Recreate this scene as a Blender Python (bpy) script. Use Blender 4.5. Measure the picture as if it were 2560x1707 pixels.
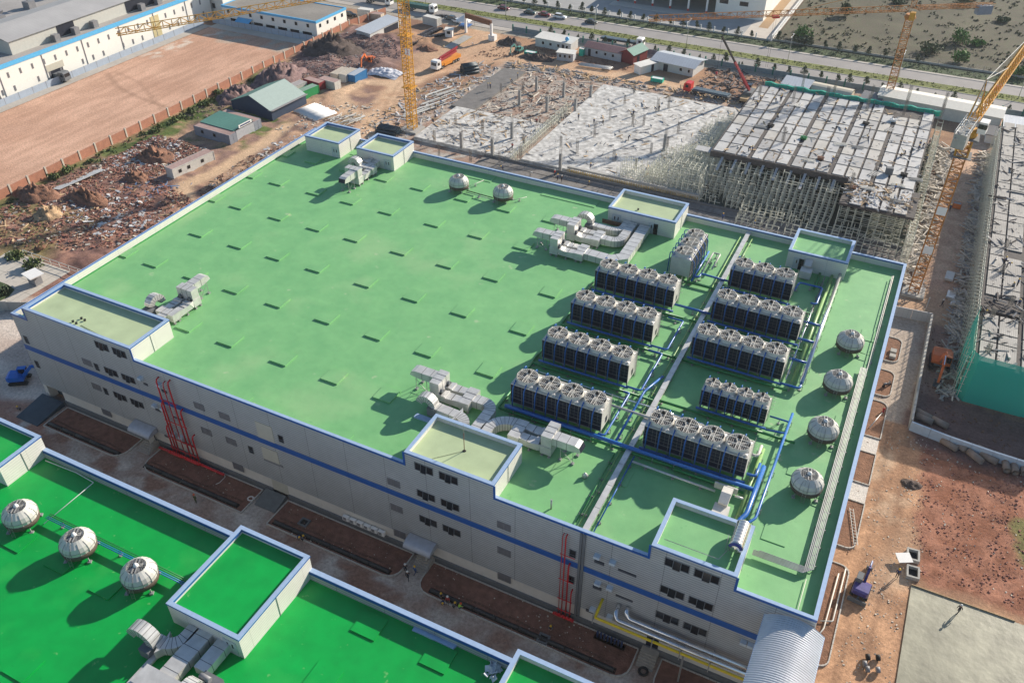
import bpy, math, random
import numpy as np
from mathutils import Vector, Matrix, noise
random.seed(7)
rng = np.random.default_rng(11)
for o in list(bpy.data.objects): bpy.data.objects.remove(o)
SC = bpy.context.scene
COL = SC.collection

# ---------------------------------------------------------------- camera
CAM = (115.2245, -60.8713, 93.4616); YAW, PIT, ROL = -0.4612, 0.6575, 0.0027; FPX = 2149.8
def basis():
    cy, sy, cp, sp = math.cos(YAW), math.sin(YAW), math.cos(PIT), math.sin(PIT)
    f = Vector((sy*cp, cy*cp, -sp)); r = Vector((cy, -sy, 0)); u = r.cross(f)
    cr, sr = math.cos(ROL), math.sin(ROL)
    return f, cr*r+sr*u, -sr*r+cr*u
FW, RT, UP = basis()
cd = bpy.data.cameras.new('camera'); cam = bpy.data.objects.new('camera', cd); COL.objects.link(cam)
cd.sensor_width = 36; cd.lens = FPX/2560*36; cd.clip_end = 3000; cd.clip_start = 1
m = Matrix((RT, UP, -FW)).transposed().to_4x4(); m.translation = Vector(CAM); cam.matrix_world = m
SC.camera = cam

# ---------------------------------------------------------------- light
SUN_AZ, SUN_EL = 26.0, 23.7           # azimuth from +y towards +x
w = bpy.data.worlds.new('World'); SC.world = w; w.use_nodes = True
nt = w.node_tree; bg = nt.nodes['Background']
sky = nt.nodes.new('ShaderNodeTexSky'); sky.sky_type = 'NISHITA'; sky.sun_disc = False
sky.sun_elevation = math.radians(SUN_EL); sky.sun_rotation = math.radians(SUN_AZ)
sky.air_density = 1.2; sky.dust_density = .6; sky.ozone_density = 3.0
nt.links.new(sky.outputs[0], bg.inputs[0]); bg.inputs[1].default_value = 0.088
sd = bpy.data.lights.new('sun', 'SUN'); sun = bpy.data.objects.new('sun', sd); COL.objects.link(sun)
sd.energy = 5.0; sd.angle = math.radians(0.6); sd.color = (1.0, 0.90, 0.77)
a, e = math.radians(SUN_AZ), math.radians(SUN_EL)
sdir = Vector((math.sin(a)*math.cos(e), math.cos(a)*math.cos(e), math.sin(e)))
sun.rotation_euler = sdir.to_track_quat('Z', 'Y').to_euler(); sun.location = (0, 0, 200)
vs = SC.view_settings; vs.view_transform = 'Standard'; vs.look = 'None'; vs.exposure = 0.62; vs.gamma = 1
SC.render.engine = 'CYCLES'

# ---------------------------------------------------------------- pixel of the photograph -> point of the place
def ray(px, py):
    return FW + RT*((px-1280)/FPX) - UP*((py-853.5)/FPX)
def G(px, py, z=0.0):
    d = ray(px, py); t = (z-CAM[2])/d.z
    return Vector((CAM[0]+d.x*t, CAM[1]+d.y*t, z))
ORG = {1:(0,0),2:(850,0),3:(1700,0),4:(0,570),5:(850,570),6:(1700,570),7:(0,1137),8:(850,1137),9:(1700,1137)}
def T(n, x, y, z=0.0):
    o = ORG[n]; return G(o[0]+x*.36565, o[1]+y*.36565, z)
def TH(n, xb, yb, yt, z=0.0):
    'height of a vertical thing from its base and its top row'
    b = T(n, xb, yb, z); py = ORG[n][1]+yt*.36565; best = 0
    v = (853.5-py)/FPX
    # (c-p).(UP - v FW)=0
    k = UP - v*FW; c = Vector(CAM)
    h = ((c-b).dot(k))/k.z
    return h

# ---------------------------------------------------------------- materials
def lin(c): return tuple(((x/12.92) if x <= .04045 else ((x+.055)/1.055)**2.4) for x in c)
MATS = {}
def M(name, col, rough=.7, metal=0., var=.12, scale=1.5, bump=0., bscale=12., spec=.4, var2=0., scale2=.12, col2=None, spots=None):
    if name in MATS: return MATS[name]
    m = bpy.data.materials.new(name); m.use_nodes = True; t = m.node_tree; N = t.nodes; L = t.links
    b = N['Principled BSDF']; b.inputs['Roughness'].default_value = rough; b.inputs['Metallic'].default_value = metal
    b.inputs['Specular IOR Level'].default_value = spec
    g = N.new('ShaderNodeNewGeometry')
    def noisy(sc, lo, hi, base, det=6, contrast=.25):
        n = N.new('ShaderNodeTexNoise'); n.inputs['Scale'].default_value = sc; n.inputs['Detail'].default_value = det
        L.new(g.outputs['Position'], n.inputs['Vector'])
        r = N.new('ShaderNodeMapRange'); r.inputs[1].default_value = .5-contrast; r.inputs[2].default_value = .5+contrast
        L.new(n.outputs[0], r.inputs[0])
        return r.outputs[0]
    mix = N.new('ShaderNodeMix'); mix.data_type = 'RGBA'
    c1 = [max(0, x*(1-var)) for x in col]; c2 = [min(1, x*(1+var)) for x in col] if col2 is None else col2
    mix.inputs[6].default_value = (*c1, 1); mix.inputs[7].default_value = (*c2, 1)
    L.new(noisy(scale, 0, 1, None), mix.inputs[0]); out = mix.outputs[2]
    if var2 > 0:
        mm = N.new('ShaderNodeMix'); mm.data_type = 'RGBA'; mm.blend_type = 'MULTIPLY'; mm.inputs[0].default_value = 1
        rr = N.new('ShaderNodeMapRange'); rr.inputs[3].default_value = 1-var2; rr.inputs[4].default_value = 1+var2*.6
        L.new(noisy(scale2, 0, 1, None), rr.inputs[0]); L.new(out, mm.inputs[6]); L.new(rr.outputs[0], mm.inputs[7]); out = mm.outputs[2]
    if spots:
        for sc_, thr, wd_, cc_, am_ in spots:
            k = noisy(sc_, 0, 1, None, 8); rg = N.new('ShaderNodeMapRange'); rg.inputs[1].default_value = thr; rg.inputs[2].default_value = thr+wd_; rg.inputs[4].default_value = am_; L.new(k, rg.inputs[0])
            mm = N.new('ShaderNodeMix'); mm.data_type = 'RGBA'; mm.inputs[7].default_value = (*cc_, 1); L.new(rg.outputs[0], mm.inputs[0]); L.new(out, mm.inputs[6]); out = mm.outputs[2]
    L.new(out, b.inputs['Base Color'])
    if bump > 0:
        n = N.new('ShaderNodeTexNoise'); n.inputs['Scale'].default_value = bscale; n.inputs['Detail'].default_value = 8
        L.new(g.outputs['Position'], n.inputs['Vector'])
        bp = N.new('ShaderNodeBump'); bp.inputs['Strength'].default_value = bump; bp.inputs['Distance'].default_value = .15
        L.new(n.outputs[0], bp.inputs['Height']); L.new(bp.outputs[0], b.inputs['Normal'])
    MATS[name] = m; return m
def lines(m, axis, period, frac, dark, bump=.5, phase=0., axis2=None, period2=6.1, frac2=.012, dark2=.75, dist=.02):
    'thin joint lines every period metres along an axis of the place'
    t = m.node_tree; N = t.nodes; L = t.links; b = N['Principled BSDF']
    src = b.inputs['Base Color'].links[0].from_socket
    g = N.new('ShaderNodeNewGeometry'); s = N.new('ShaderNodeSeparateXYZ'); L.new(g.outputs['Position'], s.inputs[0])
    def line(sock, per, fr):
        a = N.new('ShaderNodeMath'); a.operation = 'DIVIDE'; a.inputs[1].default_value = per; L.new(sock, a.inputs[0])
        p = N.new('ShaderNodeMath'); p.operation = 'ADD'; p.inputs[1].default_value = phase+100; L.new(a.outputs[0], p.inputs[0])
        f = N.new('ShaderNodeMath'); f.operation = 'FRACT'; L.new(p.outputs[0], f.inputs[0])
        c = N.new('ShaderNodeMath'); c.operation = 'LESS_THAN'; c.inputs[1].default_value = fr; L.new(f.outputs[0], c.inputs[0])
        return c.outputs[0]
    if axis == 'xy':
        ad = N.new('ShaderNodeMath'); L.new(s.outputs[0], ad.inputs[0]); L.new(s.outputs[1], ad.inputs[1]); k = ad.outputs[0]
    else: k = s.outputs['XYZ'.index(axis)]
    l = line(k, period, frac)
    mm = N.new('ShaderNodeMix'); mm.data_type = 'RGBA'; mm.blend_type = 'MULTIPLY'; mm.inputs[7].default_value = (dark, dark, dark, 1)
    L.new(l, mm.inputs[0]); L.new(src, mm.inputs[6]); out = mm.outputs[2]
    if axis2:
        if axis2 == 'xy':
            ad = N.new('ShaderNodeMath'); L.new(s.outputs[0], ad.inputs[0]); L.new(s.outputs[1], ad.inputs[1]); k2 = ad.outputs[0]
        else: k2 = s.outputs['XYZ'.index(axis2)]
        l2 = line(k2, period2, frac2)
        m2 = N.new('ShaderNodeMix'); m2.data_type = 'RGBA'; m2.blend_type = 'MULTIPLY'; m2.inputs[7].default_value = (dark2, dark2, dark2, 1)
        L.new(l2, m2.inputs[0]); L.new(out, m2.inputs[6]); out = m2.outputs[2]
    L.new(out, b.inputs['Base Color'])
    if bump and not b.inputs['Normal'].links:
        iv = N.new('ShaderNodeMath'); iv.operation = 'SUBTRACT'; iv.inputs[0].default_value = 1; L.new(l, iv.inputs[1])
        bp = N.new('ShaderNodeBump'); bp.inputs['Strength'].default_value = bump; bp.inputs['Distance'].default_value = dist
        L.new(iv.outputs[0], bp.inputs['Height']); L.new(bp.outputs[0], b.inputs['Normal'])
    return m

# ---------------------------------------------------------------- mesh builder
class MB:
    def __init__(s): s.v = []; s.f = []; s.mi = []; s.m = 0; s.sm = set()
    def mat(s, i): s.m = i; return s
    def face(s, idx, smooth=False):
        s.f.append(idx); s.mi.append(s.m)
        if smooth: s.sm.add(len(s.f)-1)
    def box(s, x0, y0, z0, x1, y1, z1, faces='bnsewt'):
        i = len(s.v)
        s.v += [(x0,y0,z0),(x1,y0,z0),(x1,y1,z0),(x0,y1,z0),(x0,y0,z1),(x1,y0,z1),(x1,y1,z1),(x0,y1,z1)]
        for k, q in (('b',(0,3,2,1)),('t',(4,5,6,7)),('s',(0,1,5,4)),('e',(1,2,6,5)),('n',(2,3,7,6)),('w',(3,0,4,7))):
            if k in faces: s.face(tuple(i+j for j in q))
        return s
    def obox(s, c, size, rz=0., rx=0., ry=0.):
        'box centred on c, turned'
        R = Matrix.Rotation(rz, 3, 'Z') @ Matrix.Rotation(ry, 3, 'Y') @ Matrix.Rotation(rx, 3, 'X')
        i = len(s.v); c = Vector(c); hx, hy, hz = [q/2 for q in size]
        for p in ((-hx,-hy,-hz),(hx,-hy,-hz),(hx,hy,-hz),(-hx,hy,-hz),(-hx,-hy,hz),(hx,-hy,hz),(hx,hy,hz),(-hx,hy,hz)):
            s.v.append(tuple(c + R @ Vector(p)))
        for q in ((0,3,2,1),(4,5,6,7),(0,1,5,4),(1,2,6,5),(2,3,7,6),(3,0,4,7)): s.face(tuple(i+j for j in q))
        return s
    def bar(s, a, b, w, h=None):
        'rectangular bar between two points'
        a, b = Vector(a), Vector(b); h = w if h is None else h; d = b-a
        if d.length < 1e-6: return s
        d.normalize(); up = Vector((0,0,1)) if abs(d.z) < .95 else Vector((1,0,0))
        x = d.cross(up).normalized()*(w/2); y = x.cross(d).normalized()*(h/2); i = len(s.v)
        for p in (a, b):
            for q in (-x-y, x-y, x+y, -x+y): s.v.append(tuple(p+q))
        for q in ((0,1,2,3),(7,6,5,4),(0,4,5,1),(1,5,6,2),(2,6,7,3),(3,7,4,0)): s.face(tuple(i+j for j in q))
        return s
    def tube(s, pts, r, n=8, cap=True):
        pts = [Vector(p) for p in pts]; m = len(pts); i = len(s.v); px = None
        for k in range(m):
            if k == 0: d = pts[1]-pts[0]
            elif k == m-1: d = pts[-1]-pts[-2]
            else:
                d = (pts[k]-pts[k-1]).normalized()+(pts[k+1]-pts[k]).normalized()
            d.normalize()
            if px is None:
                up = Vector((0,0,1)) if abs(d.z) < .9 else Vector((1,0,0)); px = d.cross(up).normalized()
            else: px = (px - d*px.dot(d)).normalized()
            py = d.cross(px); rr = r[k] if isinstance(r, (list, tuple)) else r
            for j in range(n):
                t = 2*math.pi*j/n; s.v.append(tuple(pts[k]+px*math.cos(t)*rr+py*math.sin(t)*rr))
        for k in range(m-1):
            for j in range(n):
                a = i+k*n+j; b = i+k*n+(j+1) % n; s.face((a, b, b+n, a+n), True)
        if cap:
            s.face(tuple(i+n-1-j for j in range(n))); s.face(tuple(i+(m-1)*n+j for j in range(n)))
        return s
    def rectsweep(s, pts, w, h, wd=None, cap=True):
        'rectangular duct along 3-D points, width direction horizontal unless given'
        pts = [Vector(p) for p in pts]; m = len(pts); i = len(s.v)
        for k in range(m):
            if k == 0: d = (pts[1]-pts[0]).normalized(); sc = 1
            elif k == m-1: d = (pts[-1]-pts[-2]).normalized(); sc = 1
            else:
                a = (pts[k]-pts[k-1]).normalized(); b = (pts[k+1]-pts[k]).normalized(); d = (a+b).normalized(); sc = 1/max(.5, a.dot(d))
            x = Vector(wd) if wd is not None else d.cross(Vector((0,0,1))).normalized()
            y = x.cross(d).normalized()
            if wd is not None: x = x*(w/2); y = y*(h/2)*sc
            else: x = x*(w/2)*sc; y = y*(h/2)
            for q in (-x-y, x-y, x+y, -x+y): s.v.append(tuple(pts[k]+q))
        for k in range(m-1):
            for j in range(4):
                a = i+k*4+j; b = i+k*4+(j+1) % 4; s.face((a, b, b+4, a+4))
        if cap: s.face((i, i+1, i+2, i+3)); s.face((i+(m-1)*4+3, i+(m-1)*4+2, i+(m-1)*4+1, i+(m-1)*4))
        return s
    def lathe(s, c, prof, n=16, cap=True, smooth=True):
        i = len(s.v); m = len(prof)
        for r, z in prof:
            for j in range(n):
                t = 2*math.pi*j/n; s.v.append((c[0]+r*math.cos(t), c[1]+r*math.sin(t), c[2]+z))
        for k in range(m-1):
            for j in range(n):
                a = i+k*n+j; b = i+k*n+(j+1) % n; s.face((a, b, b+n, a+n), smooth)
        if cap:
            s.face(tuple(i+n-1-j for j in range(n))); s.face(tuple(i+(m-1)*n+j for j in range(n)))
        return s
    def prism(s, poly, z0, z1):
        i = len(s.v); n = len(poly)
        ar = sum(poly[k][0]*poly[(k+1) % n][1]-poly[(k+1) % n][0]*poly[k][1] for k in range(n))
        if ar < 0: poly = poly[::-1]
        for p in poly: s.v.append((p[0], p[1], z0))
        for p in poly: s.v.append((p[0], p[1], z1))
        s.face(tuple(i+n-1-k for k in range(n))); s.face(tuple(i+n+k for k in range(n)))
        for k in range(n):
            j = (k+1) % n; s.face((i+k, i+j, i+n+j, i+n+k))
        return s
    def quad(s, *p):
        i = len(s.v); s.v += [tuple(q) for q in p]; s.face(tuple(range(i, i+len(p)))); return s
    def build(s, name, mats, parent=None, origin=None):
        me = bpy.data.meshes.new(name)
        if origin is not None:
            ox, oy, oz = origin; vv = [(x-ox, y-oy, z-oz) for x, y, z in s.v]
        else: vv = s.v
        me.from_pydata(vv, [], s.f)
        if not isinstance(mats, (list, tuple)): mats = [mats]
        for mm in mats: me.materials.append(mm)
        if len(mats) > 1: me.polygons.foreach_set('material_index', s.mi)
        if s.sm: me.polygons.foreach_set('use_smooth', [k in s.sm for k in range(len(s.f))])
        me.update()
        o = bpy.data.objects.new(name, me); COL.objects.link(o)
        if origin is not None and parent is None: o.location = origin
        if parent is not None: o.parent = parent
        return o
def tag(o, label=None, cat=None, group=None, kind=None):
    if label: o['label'] = label
    if cat: o['category'] = cat
    if group: o['group'] = group
    if kind: o['kind'] = kind
    return o
def thing(name, label, cat, loc=(0,0,0), rz=0., group=None):
    o = bpy.data.objects.new(name, None); COL.objects.link(o); o.location = loc; o.rotation_euler = (0,0,rz)
    o.empty_display_size = .3
    return tag(o, label, cat, group)
def dup(root, loc=None, rz=None, label=None, group=None, scale=None):
    r = root.copy(); COL.objects.link(r)
    if loc is not None: r.location = loc
    if rz is not None: r.rotation_euler = (0, 0, rz)
    if scale is not None: r.scale = (scale,)*3 if isinstance(scale, (int, float)) else scale
    if label: r['label'] = label
    if group: r['group'] = group
    for ch in list(root.children):
        c = ch.copy(); COL.objects.link(c); c.parent = r
        for g in list(ch.children):
            d = g.copy(); COL.objects.link(d); d.parent = c
    return r
def copies(proto, spots, group):
    'spots: (loc, rz, label[, scale]); the first one uses the thing itself'
    out = []
    for i, sp in enumerate(spots):
        loc, rz, label = sp[:3]; sc = sp[3] if len(sp) > 3 else None
        if i == 0:
            proto.location = loc; proto.rotation_euler = (0,0,rz); o = proto; tag(o, label, None, group)
            out.append(o)
        else: out.append(dup(proto, loc, rz, label, group, sc))
    if len(spots[0]) > 3: s = spots[0][3]; proto.scale = (s,)*3 if isinstance(s, (int, float)) else s
    return out
ORD = ['first','second','third','fourth','fifth','sixth','seventh','eighth','ninth','tenth','eleventh','twelfth','thirteenth','fourteenth','fifteenth','sixteenth','seventeenth','eighteenth','nineteenth','twentieth','twenty-first','twenty-second','twenty-third','twenty-fourth','twenty-fifth','twenty-sixth','twenty-seventh','twenty-eighth','twenty-ninth','thirtieth','thirty-first','thirty-second','thirty-third','thirty-fourth','thirty-fifth','thirty-sixth','thirty-seventh','thirty-eighth','thirty-ninth','fortieth']

# palette
ZD, ZP, DY = 15.75, 16.9, 75.8        # roof deck, parapet top, depth of the factory
m_deck = M('roof_coating', (.165,.43,.17), .55, var=.07, scale=.35, var2=.06, scale2=.9, col2=(.205,.475,.19), spec=.5, bump=.05, bscale=3, spots=((.09,.62,.3,(.36,.52,.26),.35),(1.6,.80,.15,(.06,.30,.10),.35),(.5,.85,.12,(.45,.52,.32),.5)))
m_deck2 = M('bright_roof_coating', (.002,.34,.055), .45, var=.12, scale=.5, var2=.12, scale2=.09, spec=.4, spots=((.12,.66,.3,(.05,.42,.08),.6),(1.3,.86,.1,(.25,.50,.18),.45),(3.0,.85,.1,(.01,.20,.04),.4)))
m_pale = M('pale_roof_coating', (.44,.53,.31), .5, var=.08, scale=.5, var2=.10, scale2=.2)
m_clad = lines(M('shade_toned_cladding', (.47,.485,.485), .5, .1, var=.05, scale=.8, var2=.12, scale2=.1), 'Z', .36, .25, .50, .8, axis2='X', frac2=.014, dark2=.6)  # facade copy of the one cladding, its shade put into a darker colour
m_cladw = lines(M('sun_toned_cladding', (.70,.68,.62), .5, .0, var=.04, scale=.8, var2=.05), 'Z', .36, .14, .72, .6, axis2='xy', period2=4.2)  # lighter copy of that cladding, sunlit tone put into the colour
m_blue = M('blue_trim', (.015,.10,.36), .35, var=.1, spec=.5)
m_capl = M('pale_blue_trim', (.36,.48,.66), .35, .1, var=.08, scale=2, spec=.5)
m_base = M('cream_wall', (.66,.63,.57), .8, var=.05, scale=1, var2=.06, scale2=.3)
m_plinth = M('grey_plinth', (.14,.15,.16), .8)
m_glass = M('dark_glass', (.012,.014,.018), .12, var=.3, spec=.6)
m_glassg = M('grey_glass', (.16,.16,.17), .3, var=.15, spec=.5)
m_frame = M('window_frame', (.22,.22,.23), .5)
m_galv = M('galvanised_sheet', (.62,.61,.58), .38, .35, var=.10, scale=1.2, var2=.12, scale2=.6)
m_seam = M('duct_seam', (.10,.10,.10), .6)
m_frp = M('tower_shell', (.58,.56,.51), .5, var=.08, scale=2, var2=.08, scale2=.8)
m_dark = M('dark_fill', (.006,.010,.024), .55, var=.3, scale=6)
m_pblue = M('blue_pipe', (.02,.13,.42), .35, var=.15, scale=3, spec=.5)
m_pgreen = M('green_pipe', (.02,.20,.05), .4, var=.15, scale=3, spec=.5)
m_pyel = M('lime_pipe', (.22,.38,.13), .4, var=.15, scale=3)
m_chrome = M('chrome_lagging', (.72,.73,.75), .22, .9, var=.06, scale=3)
m_steel = M('steel_section', (.36,.36,.35), .5, .4, var=.12)
m_red = M('red_pipe', (.55,.015,.02), .35, var=.12, scale=3, spec=.5)
m_yel = M('yellow_pipe', (.75,.55,.02), .4, var=.08)
m_crane = M('crane_yellow', (.60,.30,.03), .5, var=.18, scale=2)
m_craneo = M('crane_orange', (.42,.17,.03), .6, var=.2, scale=2)
m_conc = M('raw_concrete', (.40,.39,.36), .9, var=.14, scale=.8, var2=.2, scale2=.15, bump=.15, bscale=4)
m_wood = M('plank_wood', (.42,.30,.17), .85, var=.25, scale=3)
m_net = M('green_net', (.02,.42,.30), .8, var=.2, scale=2)
m_white = M('white_paint', (.78,.77,.74), .55, var=.05)
m_black = M('black_rubber', (.02,.02,.02), .7, var=.2)
m_orange = M('orange_paint', (.62,.16,.03), .5, var=.12)
m_redp = M('red_paint', (.45,.03,.03), .45, var=.12)
m_skin = M('skin', (.42,.25,.16), .6)
m_navy = M('navy_cloth', (.03,.05,.13), .9)
m_rust = M('rusty_steel', (.20,.10,.06), .85, var=.3, scale=3)
# ================================================================ ground
def nz(x, y, sc, seed=0, oct=4):
    'value noise on arrays'
    out = np.zeros_like(x); amp = 1.; tot = 0
    for k in range(oct):
        xs, ys = x*sc+seed*17.3+k*5.1, y*sc+seed*9.7+k*3.3
        xi, yi = np.floor(xs).astype(int), np.floor(ys).astype(int); fx, fy = xs-xi, ys-yi
        fx, fy = fx*fx*(3-2*fx), fy*fy*(3-2*fy)
        def h(a, b):
            v = np.sin(a*127.1+b*311.7+seed*74.7)*43758.5453; return v-np.floor(v)
        v = (h(xi,yi)*(1-fx)+h(xi+1,yi)*fx)*(1-fy)+(h(xi,yi+1)*(1-fx)+h(xi+1,yi+1)*fx)*fy
        out += v*amp; tot += amp; amp *= .5; sc *= 2.03
    return out/tot
GS = .55
gx, gy = np.meshgrid(np.arange(-126, 152, GS), np.arange(-24, 236, GS))
H_, W_ = gx.shape
colr = np.zeros((H_, W_, 3)); hz = np.zeros((H_, W_))
wx = gx+(nz(gx, gy, .25, 1)-.5)*5; wy = gy+(nz(gx, gy, .25, 2)-.5)*5      # warped positions give ragged borders
sx = gx+(nz(gx, gy, .9, 3)-.5)*1.2; sy = gy+(nz(gx, gy, .9, 4)-.5)*1.2
def pmask(poly, feather=.8, warp=1):
    X, Y = (wx, wy) if warp == 1 else ((sx, sy) if warp == 2 else (gx, gy))
    n = len(poly); ins = np.zeros(X.shape, bool); dm = np.full(X.shape, 1e9)
    for i in range(n):
        (ax, ay), (bx, by) = poly[i][:2], poly[(i+1) % n][:2]
        c = ((ay > Y) != (by > Y)); t = (bx-ax)*(Y-ay)/((by-ay) if abs(by-ay) > 1e-9 else 1e-9)+ax
        ins ^= c & (X < t)
        dx, dy = bx-ax, by-ay; l2 = dx*dx+dy*dy+1e-9; u = np.clip(((X-ax)*dx+(Y-ay)*dy)/l2, 0, 1)
        dm = np.minimum(dm, np.hypot(X-ax-u*dx, Y-ay-u*dy))
    s = np.where(ins, dm, -dm); return np.clip(s/feather+.5, 0, 1)
def smask(line, wid, feather=1.2, warp=2):
    X, Y = (wx, wy) if warp == 1 else (sx, sy); dm = np.full(X.shape, 1e9)
    for (ax, ay), (bx, by) in zip([q[:2] for q in line[:-1]], [q[:2] for q in line[1:]]):
        dx, dy = bx-ax, by-ay; l2 = dx*dx+dy*dy+1e-9; u = np.clip(((X-ax)*dx+(Y-ay)*dy)/l2, 0, 1)
        dm = np.minimum(dm, np.hypot(X-ax-u*dx, Y-ay-u*dy))
    return np.clip((wid/2-dm)/feather+.5, 0, 1)
def paint(mask, col, amt=1., mott=.0, sc=.4, seed=5, c2=None):
    global colr
    c = np.array(col)[None, None, :]*np.ones_like(colr)
    if c2 is not None:
        k = np.clip((nz(gx, gy, sc, seed)-.5)*3.2+.5, 0, 1)[..., None]; c = c*(1-k)+np.array(c2)[None, None, :]*k
    if mott: c = c*(1+mott*(nz(gx, gy, sc*2.3, seed+1)-.5)*2)[..., None]
    mk = (mask*amt)[..., None]; colr = colr*(1-mk)+c*mk
def R(x0, y0, x1, y1): return [(x0,y0),(x1,y0),(x1,y1),(x0,y1)]
ALL = np.ones((H_, W_))
SOIL, SOIL2, SAND, DARK, PURP = (.36,.215,.13), (.26,.15,.10), (.60,.41,.26), (.13,.08,.06), (.25,.155,.14)
paint(ALL, SOIL, 1, .25, .12, 5, SOIL2)
# the empty lot west of the brick fence
paint(pmask(R(-107, 20, -65, 158), .6, 2), (.60,.37,.26), 1, .12, .06, 9, (.51,.30,.205))
st = np.clip((nz(gx*1.0, gy*.16, .9, 21)-.5)*4+.5, 0, 1); paint(pmask(R(-106, 22, -66, 155), 2, 1)*st, (.33,.19,.12), .35)
paint(smask([(-104,110),(-94,104),(-84,101),(-70,99),(-66,101)], 1.2), (.24,.14,.09), .5); paint(smask([(-103,112),(-90,109),(-80,103),(-70,97)], .9), (.24,.14,.09), .4)
paint(smask([(-104,128),(-102,150),(-96,158)], 5, 4)*np.clip((nz(gx,gy,.5,30)-.45)*6,0,1), (.62,.55,.46), .8)
paint(pmask(R(-100, 148, -68, 157), 3, 1)*np.clip((nz(gx,gy,.3,31)-.4)*4,0,1), (.40,.37,.30), .8)
# strip of weeds and rubble east of the fence
paint(pmask(R(-64.4, 18, -56, 172), 2.5, 1), (.30,.19,.12), 1, .3, .5, 40, (.13,.15,.05))
wm = np.clip((nz(gx, gy, .18, 41)-.47)*7, 0, 1)
paint(pmask(R(-64.6, 18, -50, 132), 4, 1)*wm, (.075,.12,.03), .85, .4)
paint(pmask(R(-56, 60, -2, 135), 3, 1), (.42,.265,.17), 1, .3, .3, 44, (.24,.15,.12))
paint(pmask([(-60,128),(-34,138),(-30,170),(-62,178),(-64,150)], 3, 1), (.27,.165,.14), 1, .35, .4, 45, (.15,.09,.08))
paint(pmask(R(-64,86,-34,108), 3, 1)*np.clip((nz(gx,gy,.35,46)-.5)*6,0,1), (.08,.13,.03), .9)
paint(pmask(R(-62,20,-12,66), 3, 1), (.33,.18,.13), 1, .4, .5, 47, (.19,.105,.085))
paint(pmask(R(-64,14,-36,46), 3, 1)*np.clip((nz(gx,gy,.2,48)-.42)*6,0,1), (.20,.17,.07), .8)
# sandy haul tracks
TR = [T(2,1050,310), T(2,960,360), T(2,800,430), T(2,560,500), T(2,430,570), T(2,370,660), T(2,320,760), T(2,240,860), T(2,130,960)]
paint(smask(TR, 9, 2.5), SAND, .95, .18, .5, 50, (.50,.31,.19))
paint(smask([T(2,1000,200), T(2,1000,330), T(2,1200,420), T(2,1500,450), T(2,1800,510), T(2,2300,590), T(3,300,700)], 9, 3), SAND, .95, .18, .5, 51, (.52,.33,.2))
paint(smask([T(2,430,570), T(2,150,560), T(2,0,640), T(2,40,760), T(2,240,820)], 4.5, 2), SAND, .85, .2)
paint(smask([(-33,104),(-31,92),(-31,76),(-33,66),(-24,58),(-14,52)], 4, 1.5), (.58,.40,.25), .9, .15)
paint(pmask([T(2,850,170), T(2,1060,290), T(2,1700,480), T(2,1050,440), T(2,560,520), T(2,470,380), T(2,640,330)], 5, 1), (.50,.32,.20), .9, .22)
paint(pmask([T(2,-60,290),T(2,300,280),T(2,420,420),T(2,150,560),T(2,-100,420)], 3, 1), (.20,.13,.11), .9, .4)
for off in (-1.1, 1.1):
    paint(smask([(q.x+off, q.y) for q in TR], .7, .5), (.34,.21,.13), .5)
# construction plot behind the factory
paint(pmask(R(-4, 92, 122, 172), 2, 1), (.30,.20,.15), 1, .35, .5, 55, (.40,.36,.31))
paint(pmask(R(78, 168, 118, 196), 3, 1), (.24,.16,.13), .9, .4, .6, 56, (.36,.25,.18))
# haul road between the unfinished buildings
paint(smask([(130.5,205),(129.5,170),(128.5,130),(128.5,95),(128.2,70)], 6.5, 2.2), (.50,.32,.22), .95, .15, .5, 57, (.60,.42,.29))
paint(pmask(R(119,84,134,99), 3, 1), (.46,.30,.19), .8, .2)
paint(pmask(R(120.5,54,127,87), .5, 2), (.40,.33,.27), 1, .12)
paint(pmask(R(127.3,48,134,88), 1, 1), (.27,.18,.15), .9, .2)
paint(pmask(R(120.5,-20,130.8,56), .8, 2), (.50,.29,.17), 1, .28, .35, 58, (.35,.20,.12))
cr = np.clip((nz(gx,gy,.22,59)-.5)*5,0,1); paint(pmask(R(121,20,130,48), 2, 1)*cr, (.58,.45,.32), .6)
for ox_ in (124.6, 127.4): paint(smask([(ox_+.4,-20),(ox_,10),(ox_+.5,32),(ox_-.2,55)], .9, .6), (.25,.145,.09), .6)
paint(smask([(127,24),(130,33),(134,40)], 3, 2), (.40,.26,.17), .5)
paint(pmask(R(130,26,152,54), 1.2, 1), (.235,.10,.06), 1, .35, .5, 60, (.33,.155,.10))
paint(pmask(R(143,35,152,44), 1.2, 1), (.16,.16,.06), .9, .2)
paint(pmask(R(128,52,152,66), 2, 1), (.16,.10,.09), 1, .3)
# the alley of broken concrete between the two factories
paint(pmask(R(-40,-18,121,1), .5, 2), (.40,.355,.315), 1, .15, .35, 61, (.30,.22,.18))
cr = np.clip((nz(gx,gy,.28,62)-.5)*7,0,1); paint(pmask(R(-2,-18,121,-5), .6, 2)*cr, (.50,.47,.43), .75)
cr = np.clip((nz(gx,gy,.30,63)-.56)*8,0,1); paint(pmask(R(-2,-18,121,-5), .6, 2)*cr, (.22,.12,.085), .85)
paint(pmask(R(-45,-24,0,20), 1.5, 1), (.58,.50,.43), 1, .15, .2, 64, (.46,.37,.31))
paint(pmask(R(-8,-18,6,-3), 2, 1)*np.clip((nz(gx,gy,.3,65)-.4)*6,0,1), (.33,.17,.12), .9)
# far verges
paint(pmask(R(-126,195,152,236), .5, 2), (.34,.30,.24), 1, .15)
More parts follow.
